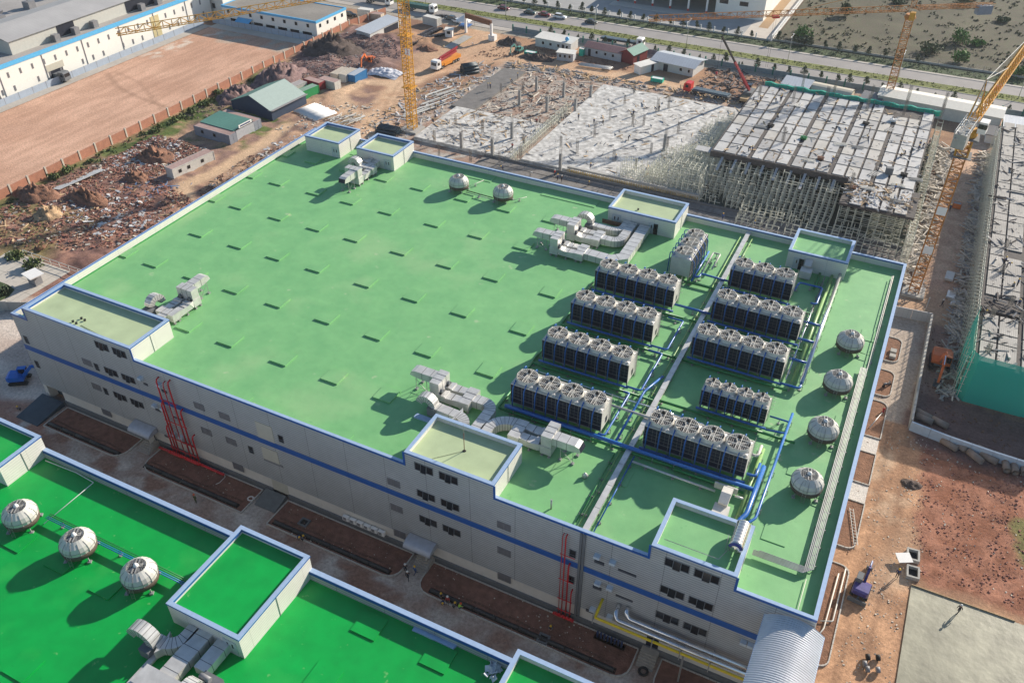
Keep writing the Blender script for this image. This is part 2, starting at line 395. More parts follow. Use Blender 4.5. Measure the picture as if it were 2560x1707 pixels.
# relief
rub = pmask(R(-62,20,-3,108), 6, 1)*(1-smask([(-33,104),(-31,92),(-31,76),(-33,66),(-24,58),(-14,52)], 5, 3))
colr = colr**.97*1.03
hz += rub*(nz(gx,gy,.22,70,5)-.35)*1.5
hz += pmask(R(-64,120,-34,180), 5, 1)*np.clip(nz(gx,gy,.12,71,5)-.3,0,1)*4.5*(1-smask(TR, 12, 5))
hz += pmask(R(130,26,152,54), 3, 1)*(nz(gx,gy,.9,72,4)-.5)*.35
hz += pmask(R(78,170,118,198), 4, 1)*(nz(gx,gy,.5,73,4)-.4)*.7
hz += (nz(gx,gy,1.1,74,3)-.5)*.10
flat = np.maximum.reduce([pmask(R(-108,15,-65.2,162), 1.2, 0), pmask(R(-2,-30,130,89), 1.5, 0), pmask(R(-2,88,124,172), 2, 0), pmask(R(-45,-24,0,30), 2, 0), pmask(R(-130,194,152,240), 2, 0), pmask(R(127,-24,152,26.5), 1, 0)])
hz = hz*(1-flat)+flat*np.minimum(hz, .02)*.0
hz -= .03
vv = np.stack([gx.ravel(), gy.ravel(), hz.ravel()], -1)
idx = np.arange(H_*W_).reshape(H_, W_)
ff = np.stack([idx[:-1,:-1].ravel(), idx[:-1,1:].ravel(), idx[1:,1:].ravel(), idx[1:,:-1].ravel()], -1)
me = bpy.data.meshes.new('ground'); me.vertices.add(len(vv)); me.vertices.foreach_set('co', vv.ravel())
me.loops.add(ff.size); me.loops.foreach_set('vertex_index', ff.ravel()); me.polygons.add(len(ff))
me.polygons.foreach_set('loop_start', np.arange(0, ff.size, 4)); me.polygons.foreach_set('use_smooth', np.ones(len(ff), bool))
me.update(calc_edges=True)
ca = me.color_attributes.new('soil', 'FLOAT_COLOR', 'POINT')
ca.data.foreach_set('color', np.concatenate([np.clip(colr,0,1).reshape(-1,3), np.ones((H_*W_,1))], 1).astype(np.float32).ravel())
ground = bpy.data.objects.new('ground', me); COL.objects.link(ground); tag(ground, kind='structure')
m_ground = bpy.data.materials.new('soil'); m_ground.use_nodes = True
t_ = m_ground.node_tree; b_ = t_.nodes['Principled BSDF']; b_.inputs['Roughness'].default_value = .95; b_.inputs['Specular IOR Level'].default_value = .15
at = t_.nodes.new('ShaderNodeVertexColor'); at.layer_name = 'soil'
gg = t_.nodes.new('ShaderNodeNewGeometry'); n1 = t_.nodes.new('ShaderNodeTexNoise'); n1.inputs['Scale'].default_value = 2.2; n1.inputs['Detail'].default_value = 10; n1.inputs['Roughness'].default_value = .75
t_.links.new(gg.outputs['Position'], n1.inputs['Vector'])
mr = t_.nodes.new('ShaderNodeMapRange'); mr.inputs[1].default_value = .3; mr.inputs[2].default_value = .7; mr.inputs[3].default_value = .62; mr.inputs[4].default_value = 1.38; t_.links.new(n1.outputs[0], mr.inputs[0])
mx = t_.nodes.new('ShaderNodeMix'); mx.data_type = 'RGBA'; mx.blend_type = 'MULTIPLY'; mx.inputs[0].default_value = 1
t_.links.new(at.outputs[0], mx.inputs[6]); t_.links.new(mr.outputs[0], mx.inputs[7]); t_.links.new(mx.outputs[2], b_.inputs['Base Color'])
bp_ = t_.nodes.new('ShaderNodeBump'); bp_.inputs['Strength'].default_value = .55; bp_.inputs['Distance'].default_value = .2; t_.links.new(n1.outputs[0], bp_.inputs['Height']); t_.links.new(bp_.outputs[0], b_.inputs['Normal'])
me.materials.append(m_ground)
m_far = M('far_soil', (.24,.17,.12), .95, var=.25, scale=.05, var2=.3, scale2=.4)
tag(MB().quad((-700,-300,-.35),(700,-300,-.35),(700,900,-.35),(-700,900,-.35)).build('ground', m_far), kind='structure')

# roads: highway along x, two carriageways with a grass median
m_road = M('road_asphalt', (.30,.28,.265), .85, var=.08, scale=.3, var2=.14, scale2=.08, bump=.1, bscale=6)
m_kerb = M('kerb_concrete', (.46,.44,.40), .85, var=.1)
m_median = M('median_grass', (.17,.19,.05), .95, var=.25, scale=1.2, var2=.25, scale2=.3, bump=.5, bscale=8)
m_verge = M('verge_grass', (.055,.085,.03), .95, var=.4, scale=1.0, var2=.3, scale2=.2, bump=.5, bscale=8)
m_pave = M('paving', (.44,.40,.35), .85, var=.1, scale=1, var2=.15)
def sheet(name, x0, y0, x1, y1, z, m): return tag(MB().quad((x0,y0,z),(x1,y0,z),(x1,y1,z),(x0,y1,z)).build(name, m), kind='structure')
sheet('road', -260, 201.4, 420, 208.0, .02, m_road); sheet('road', -260, 213.2, 420, 220.4, .02, m_road)
sheet('pavement', -260, 220.6, 420, 221.9, .06, m_pave)
mb = MB()
for y in (201.3, 208.0, 213.0, 220.4): mb.box(-260, y, -.02, 420, y+.2, .14)
tag(mb.build('kerb', m_kerb), kind='structure')
tag(MB().box(-260, 208.25, -.02, 420, 212.95, .13).build('median_strip', m_median), kind='structure')
sheet('grass_verge', -260, 221.95, 420, 227.6, .06, m_verge)
sheet('pavement', -260, 198.0, 420, 201.25, .05, m_pave)
# plots beyond the road
m_field = M('dry_field', (.165,.125,.085), .95, var=.35, scale=.6, var2=.5, scale2=.06, col2=(.085,.095,.045), bump=.8, bscale=3)
tag(MB().quad((66,228,.02),(500,228,.02),(500,700,.02),(66,700,.02)).build('field', m_field), kind='structure')
m_yard = M('grey_yard', (.33,.33,.32), .9, var=.1, scale=.4, var2=.12)
sheet('yard', -260, 227.8, 65.2, 420, .03, m_yard)
m_palec = M('pale_yard_concrete', (.56,.50,.42), .9, var=.1, scale=.4, var2=.1)
sheet('driveway', 55.5, 228.2, 65.0, 360, .04, m_palec)
# lawn corner and paved drive at the far left edge
sheet('driveway', -60, 8, -27, 28.5, .05, lines(M('drive_paving', (.50,.46,.40), .9, var=.08), 'X', 3.2, .03, .5, .2, axis2='Y', period2=3.2, frac2=.03, dark2=.5))
lw = MB(); lw.prism([tuple(T(4,*q)[:2]) for q in ((-220,360),(0,372),(60,395),(100,425),(60,470),(0,500),(-220,560))], 0, .22)
tag(lw.build('lawn', m_verge), kind='structure')
# concrete walk beside the empty lot, and the apron of the white office
sheet('pavement', -111.5, -20, -107.2, 158, .03, m_pave); sheet('driveway', -107.2, 156.5, -66, 161, .035, m_palec)
sheet('yard', -135, -20, -111.5, 190, .02, M('mill_yard', (.30,.31,.30), .9, var=.1))
sheet('driveway', -66.5, 20, -80, 39, .03, m_palec)
# wet concrete pad at the bottom right
m_wet = M('fresh_screed', (.31,.30,.22), .45, var=.2, scale=.5, var2=.35, scale2=.16, bump=.25, bscale=1.2, spec=.4)
tag(MB().box(131.0, -24, -.02, 152, 24.3, .14).build('concrete_pad', m_wet), kind='structure')
fb = thing('formwork_board', 'dark timber formwork board edging the fresh concrete pad beside the red soil', 'board')
for k in range(3): MB().box(131+k*4.1, 24.32, 0, 131+k*4.1+4.05, 24.42, .3).build('plank', m_wood, fb)

# planting beds along the factory, with kerbs of short blocks
m_bed = M('bed_soil', (.20,.10,.072), .95, var=.3, scale=1.2, var2=.25, scale2=.25, bump=.9, bscale=5)
m_bedr = M('dry_bed_soil', (.22,.115,.07), .95, var=.3, scale=1.2, bump=.9, bscale=5)
def bedpoly(x0, y0, x1, y1, r, corners):
    p = []
    for cx, cy, a0, k in ((x0+r, y0+r, 180, 0), (x1-r, y0+r, 270, 1), (x1-r, y1-r, 0, 2), (x0+r, y1-r, 90, 3)):
        if k in corners: p += [(cx+r*math.cos(math.radians(a0+a)), cy+r*math.sin(math.radians(a0+a))) for a in (0,22,45,68,90)]
        else: p.append(((x0, y0), (x1, y0), (x1, y1), (x0, y1))[k])
    return p
kerbn = 0
def bed(x0, y0, x1, y1, corners, mat, r=2.0, sides=None):
    p = bedpoly(x0, y0, x1, y1, r, corners)
    tag(MB().prism(p, -.02, .10).build('planting_bed', mat), kind='structure')
    kb = MB(); n = len(p); L = 0
    for i in range(n):
        a, b = Vector((*p[i], 0)), Vector((*p[(i+1) % n], 0))
        if sides == 'front' and a.y > -.3 and b.y > -.3: continue
        d = (b-a).length; k = max(1, int(d/.8))
        for j in range(k):
            c0 = a.lerp(b, j/k); c1 = a.lerp(b, (j+.93)/k)
            kb.bar((c0.x, c0.y, .1), (c1.x, c1.y, .1), .16, .26)
    o = kb.build('kerb', m_kerb); tag(o, kind='structure')
for a in ((5.2,-5.1,21.4,-.35,(1,)), (25.5,-5.1,44.9,-.35,(0,)), (49.4,-5.1,70.5,-.35,(1,)), (73.5,-5.1,102.4,-.35,(0,1)), (105.4,-5.1,114.6,-.35,(0,))):
    bed(*a, m_bed, 1.9, 'front')
for a in ((120.35,71.6,123.5,79,(1,2)), (120.35,61.6,123.5,68.8,(1,2)), (120.35,50.8,123.5,60,(2,)), (120.35,40,123.4,47,()), (120.35,26.8,123.4,36,(1,)), (120.35,7.2,123.4,23.6,(1,2))):
    bed(*a, m_bedr, 1.2)
def ramp(name, x0, y0, x1, y1, z, m):
    o = MB(); o.v += [(x0,y0,0),(x1,y0,0),(x1,y1,0),(x0,y1,0),(x0,y0,.12),(x1,y0,.12),(x1,y1,z),(x0,y1,z)]
    for q in ((0,3,2,1),(4,5,6,7),(0,1,5,4),(1,2,6,5),(2,3,7,6),(3,0,4,7)): o.face(q)
    return tag(o.build(name, m), kind='structure')
m_ramp = M('wet_ramp_concrete', (.055,.075,.095), .6, var=.2, scale=1)
ramp('ramp', -.4, -5.6, 4.4, -.25, .9, m_ramp); ramp('ramp', 45.5, -3.0, 49.1, -.25, .8, M('grey_ramp_concrete', (.14,.15,.15), .8, var=.15))
# white crushed-stone aprons between the beds on the right
m_chip = M('white_chips', (.62,.58,.53), .95, var=.2, scale=3, bump=.8, bscale=8)
sheet('gravel_apron', 120.4, 36.2, 123.4, 39.8, .06, m_chip); sheet('gravel_apron', 120.4, 47.2, 123.4, 50.6, .06, m_chip)
# ================================================================ the factory
def share(o, parent, loc, name=None, rz=0):
    c = o.copy(); COL.objects.link(c); c.parent = parent; c.location = loc; c.rotation_euler = (0,0,rz)
    if name: c.name = name
    return c
def capring(x0, y0, x1, y1, z, w=.42, sides='nsew', h=.1):
    mb = MB(); e = .05
    if 's' in sides: mb.box(x0-e, y0-e, z, x1+e, y0+w, z+h)
    if 'n' in sides: mb.box(x0-e, y1-w, z, x1+e, y1+e, z+h)
    if 'w' in sides: mb.box(x0-e, y0+w, z, x0+w, y1-w, z+h)
    if 'e' in sides: mb.box(x1-w, y0+w, z, x1+e, y1-w, z+h)
    return mb
def fascia(x0, y0, x1, y1, z, h=.17, e=.06, inner=True):
    mb = MB()
    mb.box(x0-e, y0-e, z-h, x1+e, y0-.004, z); mb.box(x0-e, y1+.004, z-h, x1+e, y1+e, z)
    mb.box(x0-e, y0-.004, z-h, x0-.004, y1+.004, z); mb.box(x1+.004, y0-.004, z-h, x1+e, y1+.004, z)
    i = .40
    if not inner: return mb
    mb.box(x0+i, y0+i, z-.3, x1-i, y0+i+.02, z); mb.box(x0+i, y1-i-.02, z-.3, x1-i, y1-i, z)
    mb.box(x0+i, y0+i, z-.3, x0+i+.02, y1-i, z); mb.box(x1-i-.02, y0+i, z-.3, x1-i, y1-i, z)
    return mb
m_door = M('door_grey', (.50,.52,.53), .5, var=.05)
def penthouse(par, x0, y0, x1, y1, zt, roofm, wallm=None, doors=(), corner=None, zb=ZD):
    wallm = wallm or m_cladw; t = .38
    mb = MB()
    mb.box(x0, y0, zb, x1, y0+t, zt); mb.box(x0, y1-t, zb, x1, y1, zt)
    mb.box(x0, y0+t, zb, x0+t, y1-t, zt); mb.box(x1-t, y0+t, zb, x1, y1-t, zt)
    p = mb.build('penthouse', wallm, par)
    MB().box(x0+t, y0+t, zt-.75, x1-t, y1-t, zt-.62).build('penthouse_roof', roofm, p)
    capring(x0, y0, x1, y1, zt).build('parapet_cap', m_capl, p)
    fascia(x0, y0, x1, y1, zt, inner=(x0 < 61)).build('fascia', m_blue, p)
    for d in doors:
        kind, a = d[0], d[1]
        o = MB().box(a, y0-.07, zb+.02, a+1.7, y0-.01, zb+2.15)
        o.mat(1).box(a+.45, y0-.085, zb+1.1, a+.62, y0-.072, zb+1.75).box(a+1.08, y0-.085, zb+1.1, a+1.25, y0-.072, zb+1.75)
        if kind == 'open': o.box(a+.88, y0-.09, zb+.03, a+1.66, y0-.073, zb+2.1)
        o.build('door', [m_door, m_glass], p)
    # downpipe / panel joint at the sunny corner
    MB().box(x1+.008, y0+(y1-y0)*.5-.04, zb, x1+.05, y0+(y1-y0)*.5+.04, zt-.25).build('panel_joint', m_steel, p)
    return p
B1 = thing('factory_building', 'long grey factory with pale green roof and blue band, covered in cooling plant', 'factory')
X1 = 120.0; t = .38
mb = MB()
mb.box(0, 0, 3.0, X1, t, ZP); mb.box(0, DY-t, 0, X1, DY, ZP); mb.box(0, t, 3.0, t, DY-t, ZP); mb.box(X1-t, t, 3.0, X1, DY-t, ZP)
mb.build('wall', m_clad, B1)
mb = MB().box(4.5, .12, 1.0, 46.6, .5, 2.995).box(49.4, .12, 1.0, X1-.1, .5, 2.995).box(.12, .12, 1.0, .5, DY-.1, 2.995).box(.5, .12, 0, .9, 3.6, 2.995).box(X1-.5, .5, 1.0, X1-.12, DY-.1, 2.995)
mb.build('base_wall', m_base, B1)
mb = MB().box(4.5, -.1, -.05, 46.6, .4, .998).box(49.4, -.1, -.05, X1, .4, .998).box(X1-.4, .4, -.05, X1+.05, DY, .998).box(-.05, .4, -.05, .4, DY, .998)
mb.build('plinth', m_plinth, B1)
MB().box(.9, 1.5, 0, 4.5, 3.4, 3).box(.9, .5, 2.7, 4.5, 1.5, 2.98).build('loading_recess', M('recess_wall', (.10,.13,.15), .8), B1)
MB().box(-.03, -.035, 10.1, X1+.03, -.006, 11.08).build('blue_band', m_blue, B1)
MB().box(t, t, ZD-.3, X1-t, DY-t, ZD).build('roof_deck', m_deck, B1)
# parapet: sunlit inner linings, caps and fascia interrupted by the penthouses
PH = {'A':(3.6,0,25.1,7.6), 'B':(70.4,0,82.6,7.6), 'C':(102.0,0,111.35,7.55), 'D':(3.5,68.2,11.9,DY), 'E':(16.2,68.2,24.9,DY), 'F':(70.2,68.2,82.6,DY), 'G':(102.0,68.1,111.4,DY)}
cap = MB(); fas = MB(); e = .05
CLAD_FRONT = 1
def gaps(keys):
    xs = [-e]; 
    for k in keys: xs += [PH[k][0], PH[k][2]]
    return list(zip((xs+[X1+e])[::2], (xs+[X1+e])[1::2]))
for a, b in gaps('ABC'):
    cap.box(a, -e, ZP, b, .42, ZP+.09); fas.box(a, -.07, ZP-.2, b, -.006, ZP+.09)
for a, b in gaps('DEFG'):
    cap.box(a, DY-.42, ZP, b, DY+e, ZP+.09); fas.box(a, DY-.45, ZP-.16, b, DY-.424, ZP+.06)
cap.box(-e, .42, ZP, .42, DY-.42, ZP+.09); fas.box(-.07, .42, ZP-.3, -.006, DY-.42, ZP+.02); fas.box(.16, .42, ZP+.092, .30, DY-.42, ZP+.12)
cap.box(X1-.42, .42, ZP, X1+e, DY-.42, ZP+.09)
for k in 'ABC':
    for xx, s in ((PH[k][0], -1), (PH[k][2], 1)):
        fas.box(min(xx, xx+s*.28), -.072, ZP-.2, max(xx, xx+s*.28), -.008, 18.95)
cap.build('parapet_cap', m_capl, B1); fas.build('fascia', m_blue, B1)
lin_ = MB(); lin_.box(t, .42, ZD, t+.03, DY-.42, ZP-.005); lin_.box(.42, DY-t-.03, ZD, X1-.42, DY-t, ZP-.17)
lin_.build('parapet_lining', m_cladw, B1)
MB().box(t+.03, .42, ZD, t+.20, DY-.42, ZD+.12).build('roof_upstand', M('dark_green_upstand', (.02,.25,.06), .5), B1)
for k, rm in (('A', m_pale), ('B', m_pale), ('C', m_deck)):
    q = PH[k]; penthouse(B1, q[0], .012, q[2], q[3], 18.95, rm, m_cladw)
penthouse(B1, *PH['D'], 18.95, m_pale, doors=(('shut', 10.0-.0),))
penthouse(B1, *PH['E'], 18.95, m_pale, doors=(('shut', 22.6),))
penthouse(B1, *PH['F'], 18.95, m_pale, doors=(('shut', 71.0),('open', 77.9)))
penthouse(B1, *PH['G'], 18.95, m_deck, doors=(('open', 103.1),))
# front faces of A, B, C take the facade's cladding, shade in its colour
for k in 'ABC':
    x0, y0, x1, y1 = PH[k]; MB().box(x0, -.006, ZP+.001, x1, .006, 18.72).build('facade_panel', m_clad, B1)
# roof pads in a regular grid
pad = MB().box(0, 0, 0, 2.75, 2.75, .23); pad = pad.build('roof_pad', m_deck, B1)
xs = [6.0, 14.75, 23.1, 31.5, 41.15, 50.1, 58.85, 69.0]; first = True
PADS = []
for y, cols in ((9.5,(23.6,31.7,41.5,50.4,59.1,93.0,106.4)), (20.55,(-.1,6.0,14.8,23.2,31.7,41.1,50.2,59.0,69.1,98.5,112.6)), (31.45,(5.9,14.7,22.9,31.2,40.9,50.0,58.8,69.0,116.2)), (42.3,(-.4,5.5,14.6,23.1,31.2,40.8,49.9,58.6,68.8)),
                (53.0,(-.2,6.0,14.9,22.8,31.3,41.1,50.0,58.8,116.3)), (63.55,(-.1,6.4,14.9,23.4,31.6,41.3,50.1,59.4)), (9.1,(112.2,))):
    for x in cols: PADS.append((max(x, t+.22), y, 2.75 if x > 1 else 1.5))
for i, (x, y, wdt) in enumerate(PADS):
    if i == 0: pad.location = (x, y, ZD)
    else:
        c = share(pad, B1, (x, y, ZD)); 
        c.scale = (.52 if wdt < 2 else 1, 1, .35 if x > 90 else 1)
for x0, x1, y0, y1 in ((27, 44.5, .5, 2.3), (46, 61, .5, 2.3), (84, 91, .5, 2.2), (38,44.2,72.5,75.3), (55,66,72.3,75.3), (12.6,15.6,70.5,75.2)):
    MB().box(x0, y0, ZD, x1, y1, ZD+.10).build('roof_pad', m_deck, B1)
# windows of the facade
def win(x0, x1, z1, z0, kind):
    fr = MB(); f = .06
    fr.box(x0-f, -.07, z0-f, x1+f, -.008, z0).box(x0-f, -.07, z1, x1+f, -.008, z1+f).box(x0-f, -.07, z0, x0, -.008, z1).box(x1, -.07, z0, x1+f, -.008, z1)
    n = {'w': 3, 'd': 2, 'n': 1}[kind]
    for k in range(1, n): xx = x0+(x1-x0)*k/n; fr.box(xx-.03, -.07, z0, xx+.03, -.008, z1)
    if kind == 'n': fr.box(x0, -.07, z0+(z1-z0)*.28, x1, -.008, z0+(z1-z0)*.28+.05)
    o = fr.build('window', m_frame if kind == 'd' else m_plinth, B1)
    for k in range(n):
        a = x0+(x1-x0)*k/n+.03; b = x0+(x1-x0)*(k+1)/n-.03
        mm = m_glassg if kind == 'd' else m_glass
        if kind == 'w' and k == 1:      # the middle light is tilted open
            p = MB().quad((a, -.03, z1), (b, -.03, z1), (b, -.28, z0-.04), (a, -.28, z0-.04)); p.v += [(a, 0, 0)]*0
            p.box(a, -.02, z0, b, -.012, z1); p.mat(1).bar((a, -.03, z1), (a, -.28, z0-.04), .04).bar((b, -.03, z1), (b, -.28, z0-.04), .04)
            p.build('pane', [m_glass, m_plinth], o)
        else: MB().box(a, -.03, z0, b, -.012, z1).build('pane', mm, o)
FL = ((12.0, 13.1), (7.2, 8.3))
for x0 in (17.95, 21.4, 71.8, 75.25, 103.7, 107.0):
    for z0, z1 in ((16.75, 17.9),)+FL: win(x0, x0+2.5+(.2 if x0 > 100 else 0), z1, z0, 'w')
for x0, zs in ((13.45, FL+((1.9,3.0),)), (35.2, FL), (39.75, ((12.0,13.1),(7.2,8.3),(2.0,3.2))), (67.4, ((12.0,13.1),(7.2,8.3),(2.0,3.2))), (83.1, ((12.0,13.1),(7.2,8.3),(2.0,3.2)))):
    for z0, z1 in zs: win(x0, x0+1.75, z1, z0, 'd')
for x0, z0, z1 in ((.8,11.6,12.9), (.9,6.8,8.1), (15.85,11.8,13), (15.85,7,8.2), (50,11.9,13.1), (43.8,7.1,8.3), (92.6,11.9,13.1), (92.65,7.1,8.3)): win(x0, x0+.75, z1, z0, 'n')
for x0, x1, z1, z0 in ((25.7,26.5,13.05,12.6),(29.2,30.2,13.1,12.6),(26.4,27.4,8.3,7.9),(29.8,31.8,8.2,7.9),(26.5,27.4,3.0,2.6),(30.1,32.4,3.2,2.8),(95.7,96.9,13,12.5),(95.8,96.9,8.3,7.8),(98.6,100.8,13.05,12.65),(98.7,100.8,8.3,7.95),(95.2,96.2,3.3,2.8)):
    lv = MB(); lv.box(x0, -.06, z0, x1, -.006, z1)
    for k in range(3): lv.mat(1).box(x0+.04, -.09, z0+.04+k*(z1-z0)/3, x1-.04, -.061, z0+.07+k*(z1-z0)/3)
    lv.build('louvre', [m_dark, m_frame], B1)
hood = MB().box(0, -.62, .22, .7, -.01, .6).quad((0,-.62,.22), (.7,-.62,.22), (.7,-.3,0), (0,-.3,0)).box(0,-.3,0,.7,-.01,.22).build('vent_hood', M('hood_grey', (.55,.62,.68), .4), B1)
HD = [(25.4,13.6),(29.1,13.8),(26.5,8.8),(28.2,8.9),(28.6,4.0),(30.2,4.0),(95.7,13.6),(97.6,13.6),(96.1,8.9),(97.6,8.9),(95.8,3.6),(98.0,3.5),(113.4,8.8),(114.2,8.8)]
for i, (x, z) in enumerate(HD):
    if i == 0: hood.location = (x, 0, z)
    else: share(hood, B1, (x, 0, z))
# beige blanking panels and goods door
mpan = M('beige_panel', (.50,.48,.40), .7, var=.05)
MB().box(46.3, -.06, 11.12, 49.1, -.01, 14.1).build('blanking_panel', mpan, B1)
MB().box(46.3, -.06, 7.0, 49.1, -.01, 9.4).build('blanking_panel', mpan, B1)
MB().box(46.6, .1, .78, 49.4, .3, 6.6).build('goods_door', mpan, B1)
MB().box(46.3, -.06, 6.6, 49.6, -.01, 7.0).build('door_lintel', m_frame, B1)
mb = MB()
for x in (93.75, 94.15): mb.box(x, -.16, 0, x+.3, -.006, ZP-.2)
mb.build('expansion_joint', m_plinth, B1)
# split air conditioners on the base wall
ac = MB().box(0, -.55, 0, 1.0, -.08, .75); ac.mat(1).box(.12, -.562, .1, .62, -.551, .66)
ac = ac.build('outdoor_unit', [m_white, m_frame], B1)
for i in range(6):
    if i == 0: ac.location = (59.2, 0, 1.35)
    else: share(ac, B1, (59.2+i*1.16, 0, 1.35))
# entrance canopies and steps
def entrance(xa, xb, door=True):
    c = MB(); n = 7; pts = []
    for k in range(n+1):
        a = math.pi/2*k/n; pts.append((-.1-1.9*math.sin(a), 3.1+.9*math.cos(a)))
    for k in range(n):
        (y0, z0), (y1, z1) = pts[k], pts[k+1]
        c.quad((xa,y0,z0),(xa,y1,z1),(xb,y1,z1),(xb,y0,z0)); c.quad((xa,y0,z0-.06),(xb,y0,z0-.06),(xb,y1,z1-.06),(xa,y1,z1-.06))
    for x in (xa, xb):
        c.v += [(x, p[0], p[1]) for p in pts]+[(x, -.1, 3.1)]; i = len(c.v)-len(pts)-1; c.face(tuple(range(i, i+len(pts)+1)))
    c.build('entrance_canopy', M('canopy_metal', (.42,.44,.48), .35, .3), B1)
    xm = (xa+xb)/2+.6
    d = MB().box(xm-1.2, -.05, .9, xm+.2, .11, 2.95); d.mat(1).bar((xm+.25, -.1, .95), (xm+.25, -1.0, .95), .05).box(xm+.2, -1.1, .92, xm+.28, -.1, 2.8)
    d.build('door', [m_dark, m_base], B1)
    s = MB()
    s.box(xm-1.3, -1.0, 0, xm+1.0, -.1, .9)
    for k in range(5): s.box(xm-1.3, -1.0-.3*(k+1), 0, xm+1.0, -1.0-.3*k, .9-.16*(k+1))
    st = s.build('entrance_steps', M('step_tile', (.34,.31,.27), .7), B1)
    r = MB()
    for x in (xm+.95,):
        for k in range(7): r.bar((x, -.2-k*.35, max(0,.9-.15*k)), (x, -.2-k*.35, 1.9-.15*k), .04)
        r.bar((x, -.2, 1.9), (x, -2.4, 1.0), .05)
    r.build('handrail', m_steel, B1)
entrance(21.0, 25.3); entrance(70.0, 74.1)
s = MB().box(102.8, -1.0, 0, 104.9, -.1, .9)
for k in range(5): s.box(102.8, -1.0-.3*(k+1), 0, 104.9, -1.0-.3*k, .9-.16*(k+1))
s.build('entrance_steps', M('step_tile', (.34,.31,.27), .7), B1); MB().box(103.1,.05,.9,104.6,.115,2.9).build('door', m_dark, B1)
# corrugated barrel-vault canopy at the near right corner
va = MB(); n = 14; segs = 64; ylen = 17.6; AZ = 15.0
prof = []
for k in range(n+1):
    u = -1+2*k/n; prof.append((118.1+3.15*u, AZ+1.2*(1-u*u), u))
for j in range(segs*2+1):
    y = -.09-ylen*j/(segs*2); dz = .07 if j % 2 else 0
    for x, z, u in prof: va.v.append((x-dz*u*.4, y, z-dz))
for j in range(segs*2):
    for k in range(n): i = j*(n+1)+k; va.face((i, i+n+1, i+n+2, i+1))
m_corr = M('corrugated_zinc', (.66,.67,.68), .38, .3, var=.06, scale=1.5, var2=.10, scale2=.3)
va.build('vault_canopy', m_corr, B1)
mb = MB()
for x in (115.0, 121.2): mb.box(x-.06, -17.7, AZ-.25, x+.06, -.1, AZ-.02)
mb.build('canopy_beam', m_capl, B1)
for j in range(4):
    for x in (115.2, 121.1): MB().box(x-.15, -1.4-j*5, 0, x+.15, -1.1-j*5, AZ-.25).build('canopy_post', m_steel, B1)

# ================================================================ the second factory, near left
B2 = thing('factory_building', 'nearer factory with vivid green roof and three round towers, lower left corner', 'factory', (0,0,0))
Y2 = -17.85
mb = MB(); mb.box(0, Y2-t, 0, X1, Y2, ZP); mb.box(0, Y2-76, 0, t, Y2-t, ZP); mb.box(X1-t, Y2-76, 0, X1, Y2-t, ZP); mb.box(t, Y2-76, 0, X1-t, Y2-76+t, ZP)
mb.build('wall', m_clad, B2)
MB().box(t, Y2-76+t, ZD-.3, X1-t, Y2-t, ZD).build('roof_deck', m_deck2, B2)
cap = MB(); fas = MB()
for a, b in ((-.05, 18.6), (28.7, 60.35), (69.7, 94.6), (104, X1)):
    cap.box(a, Y2-.5, ZP, b, Y2+.05, ZP+.09); fas.box(a, Y2-.56, ZD+.35, b, Y2-.505, ZP+.05)
cap.build('parapet_cap', m_capl, B2); fas.build('fascia', m_blue, B2)
MB().box(28.7, Y2-.60, ZD, 60.35, Y2-.57, ZP-.3).box(69.7, Y2-.60, ZD, 94.6, Y2-.57, ZP-.3).build('parapet_lining', m_clad, B2)
penthouse(B2, 18.6, Y2-6.0, 28.65, Y2, 18.95, m_deck2)
penthouse(B2, 60.35, Y2-11.3, 69.7, Y2, 18.95, m_deck2, doors=(('shut', 67.4),))
penthouse(B2, 94.6, Y2-7.6, 104, Y2, 18.95, m_deck2)
pad2 = MB().box(0, 0, 0, 2.9, 2.75, .14).build('roof_pad', m_deck2, B2)
P2 = [T(7,10,1480,ZD), T(7,605,925,ZD)-Vector((0,.0,0)), T(8,610,1310,ZD), T(8,150,1090,ZD), T(7,2070,1559,ZD), T(7,0,610,ZD), T(7,300,755,ZD)]
for i, q in enumerate(P2):
    q.y = min(q.y, Y2-3.9)
    if i == 0: pad2.location = (q.x, q.y, ZD)
    else: share(pad2, B2, (q.x, q.y, ZD))
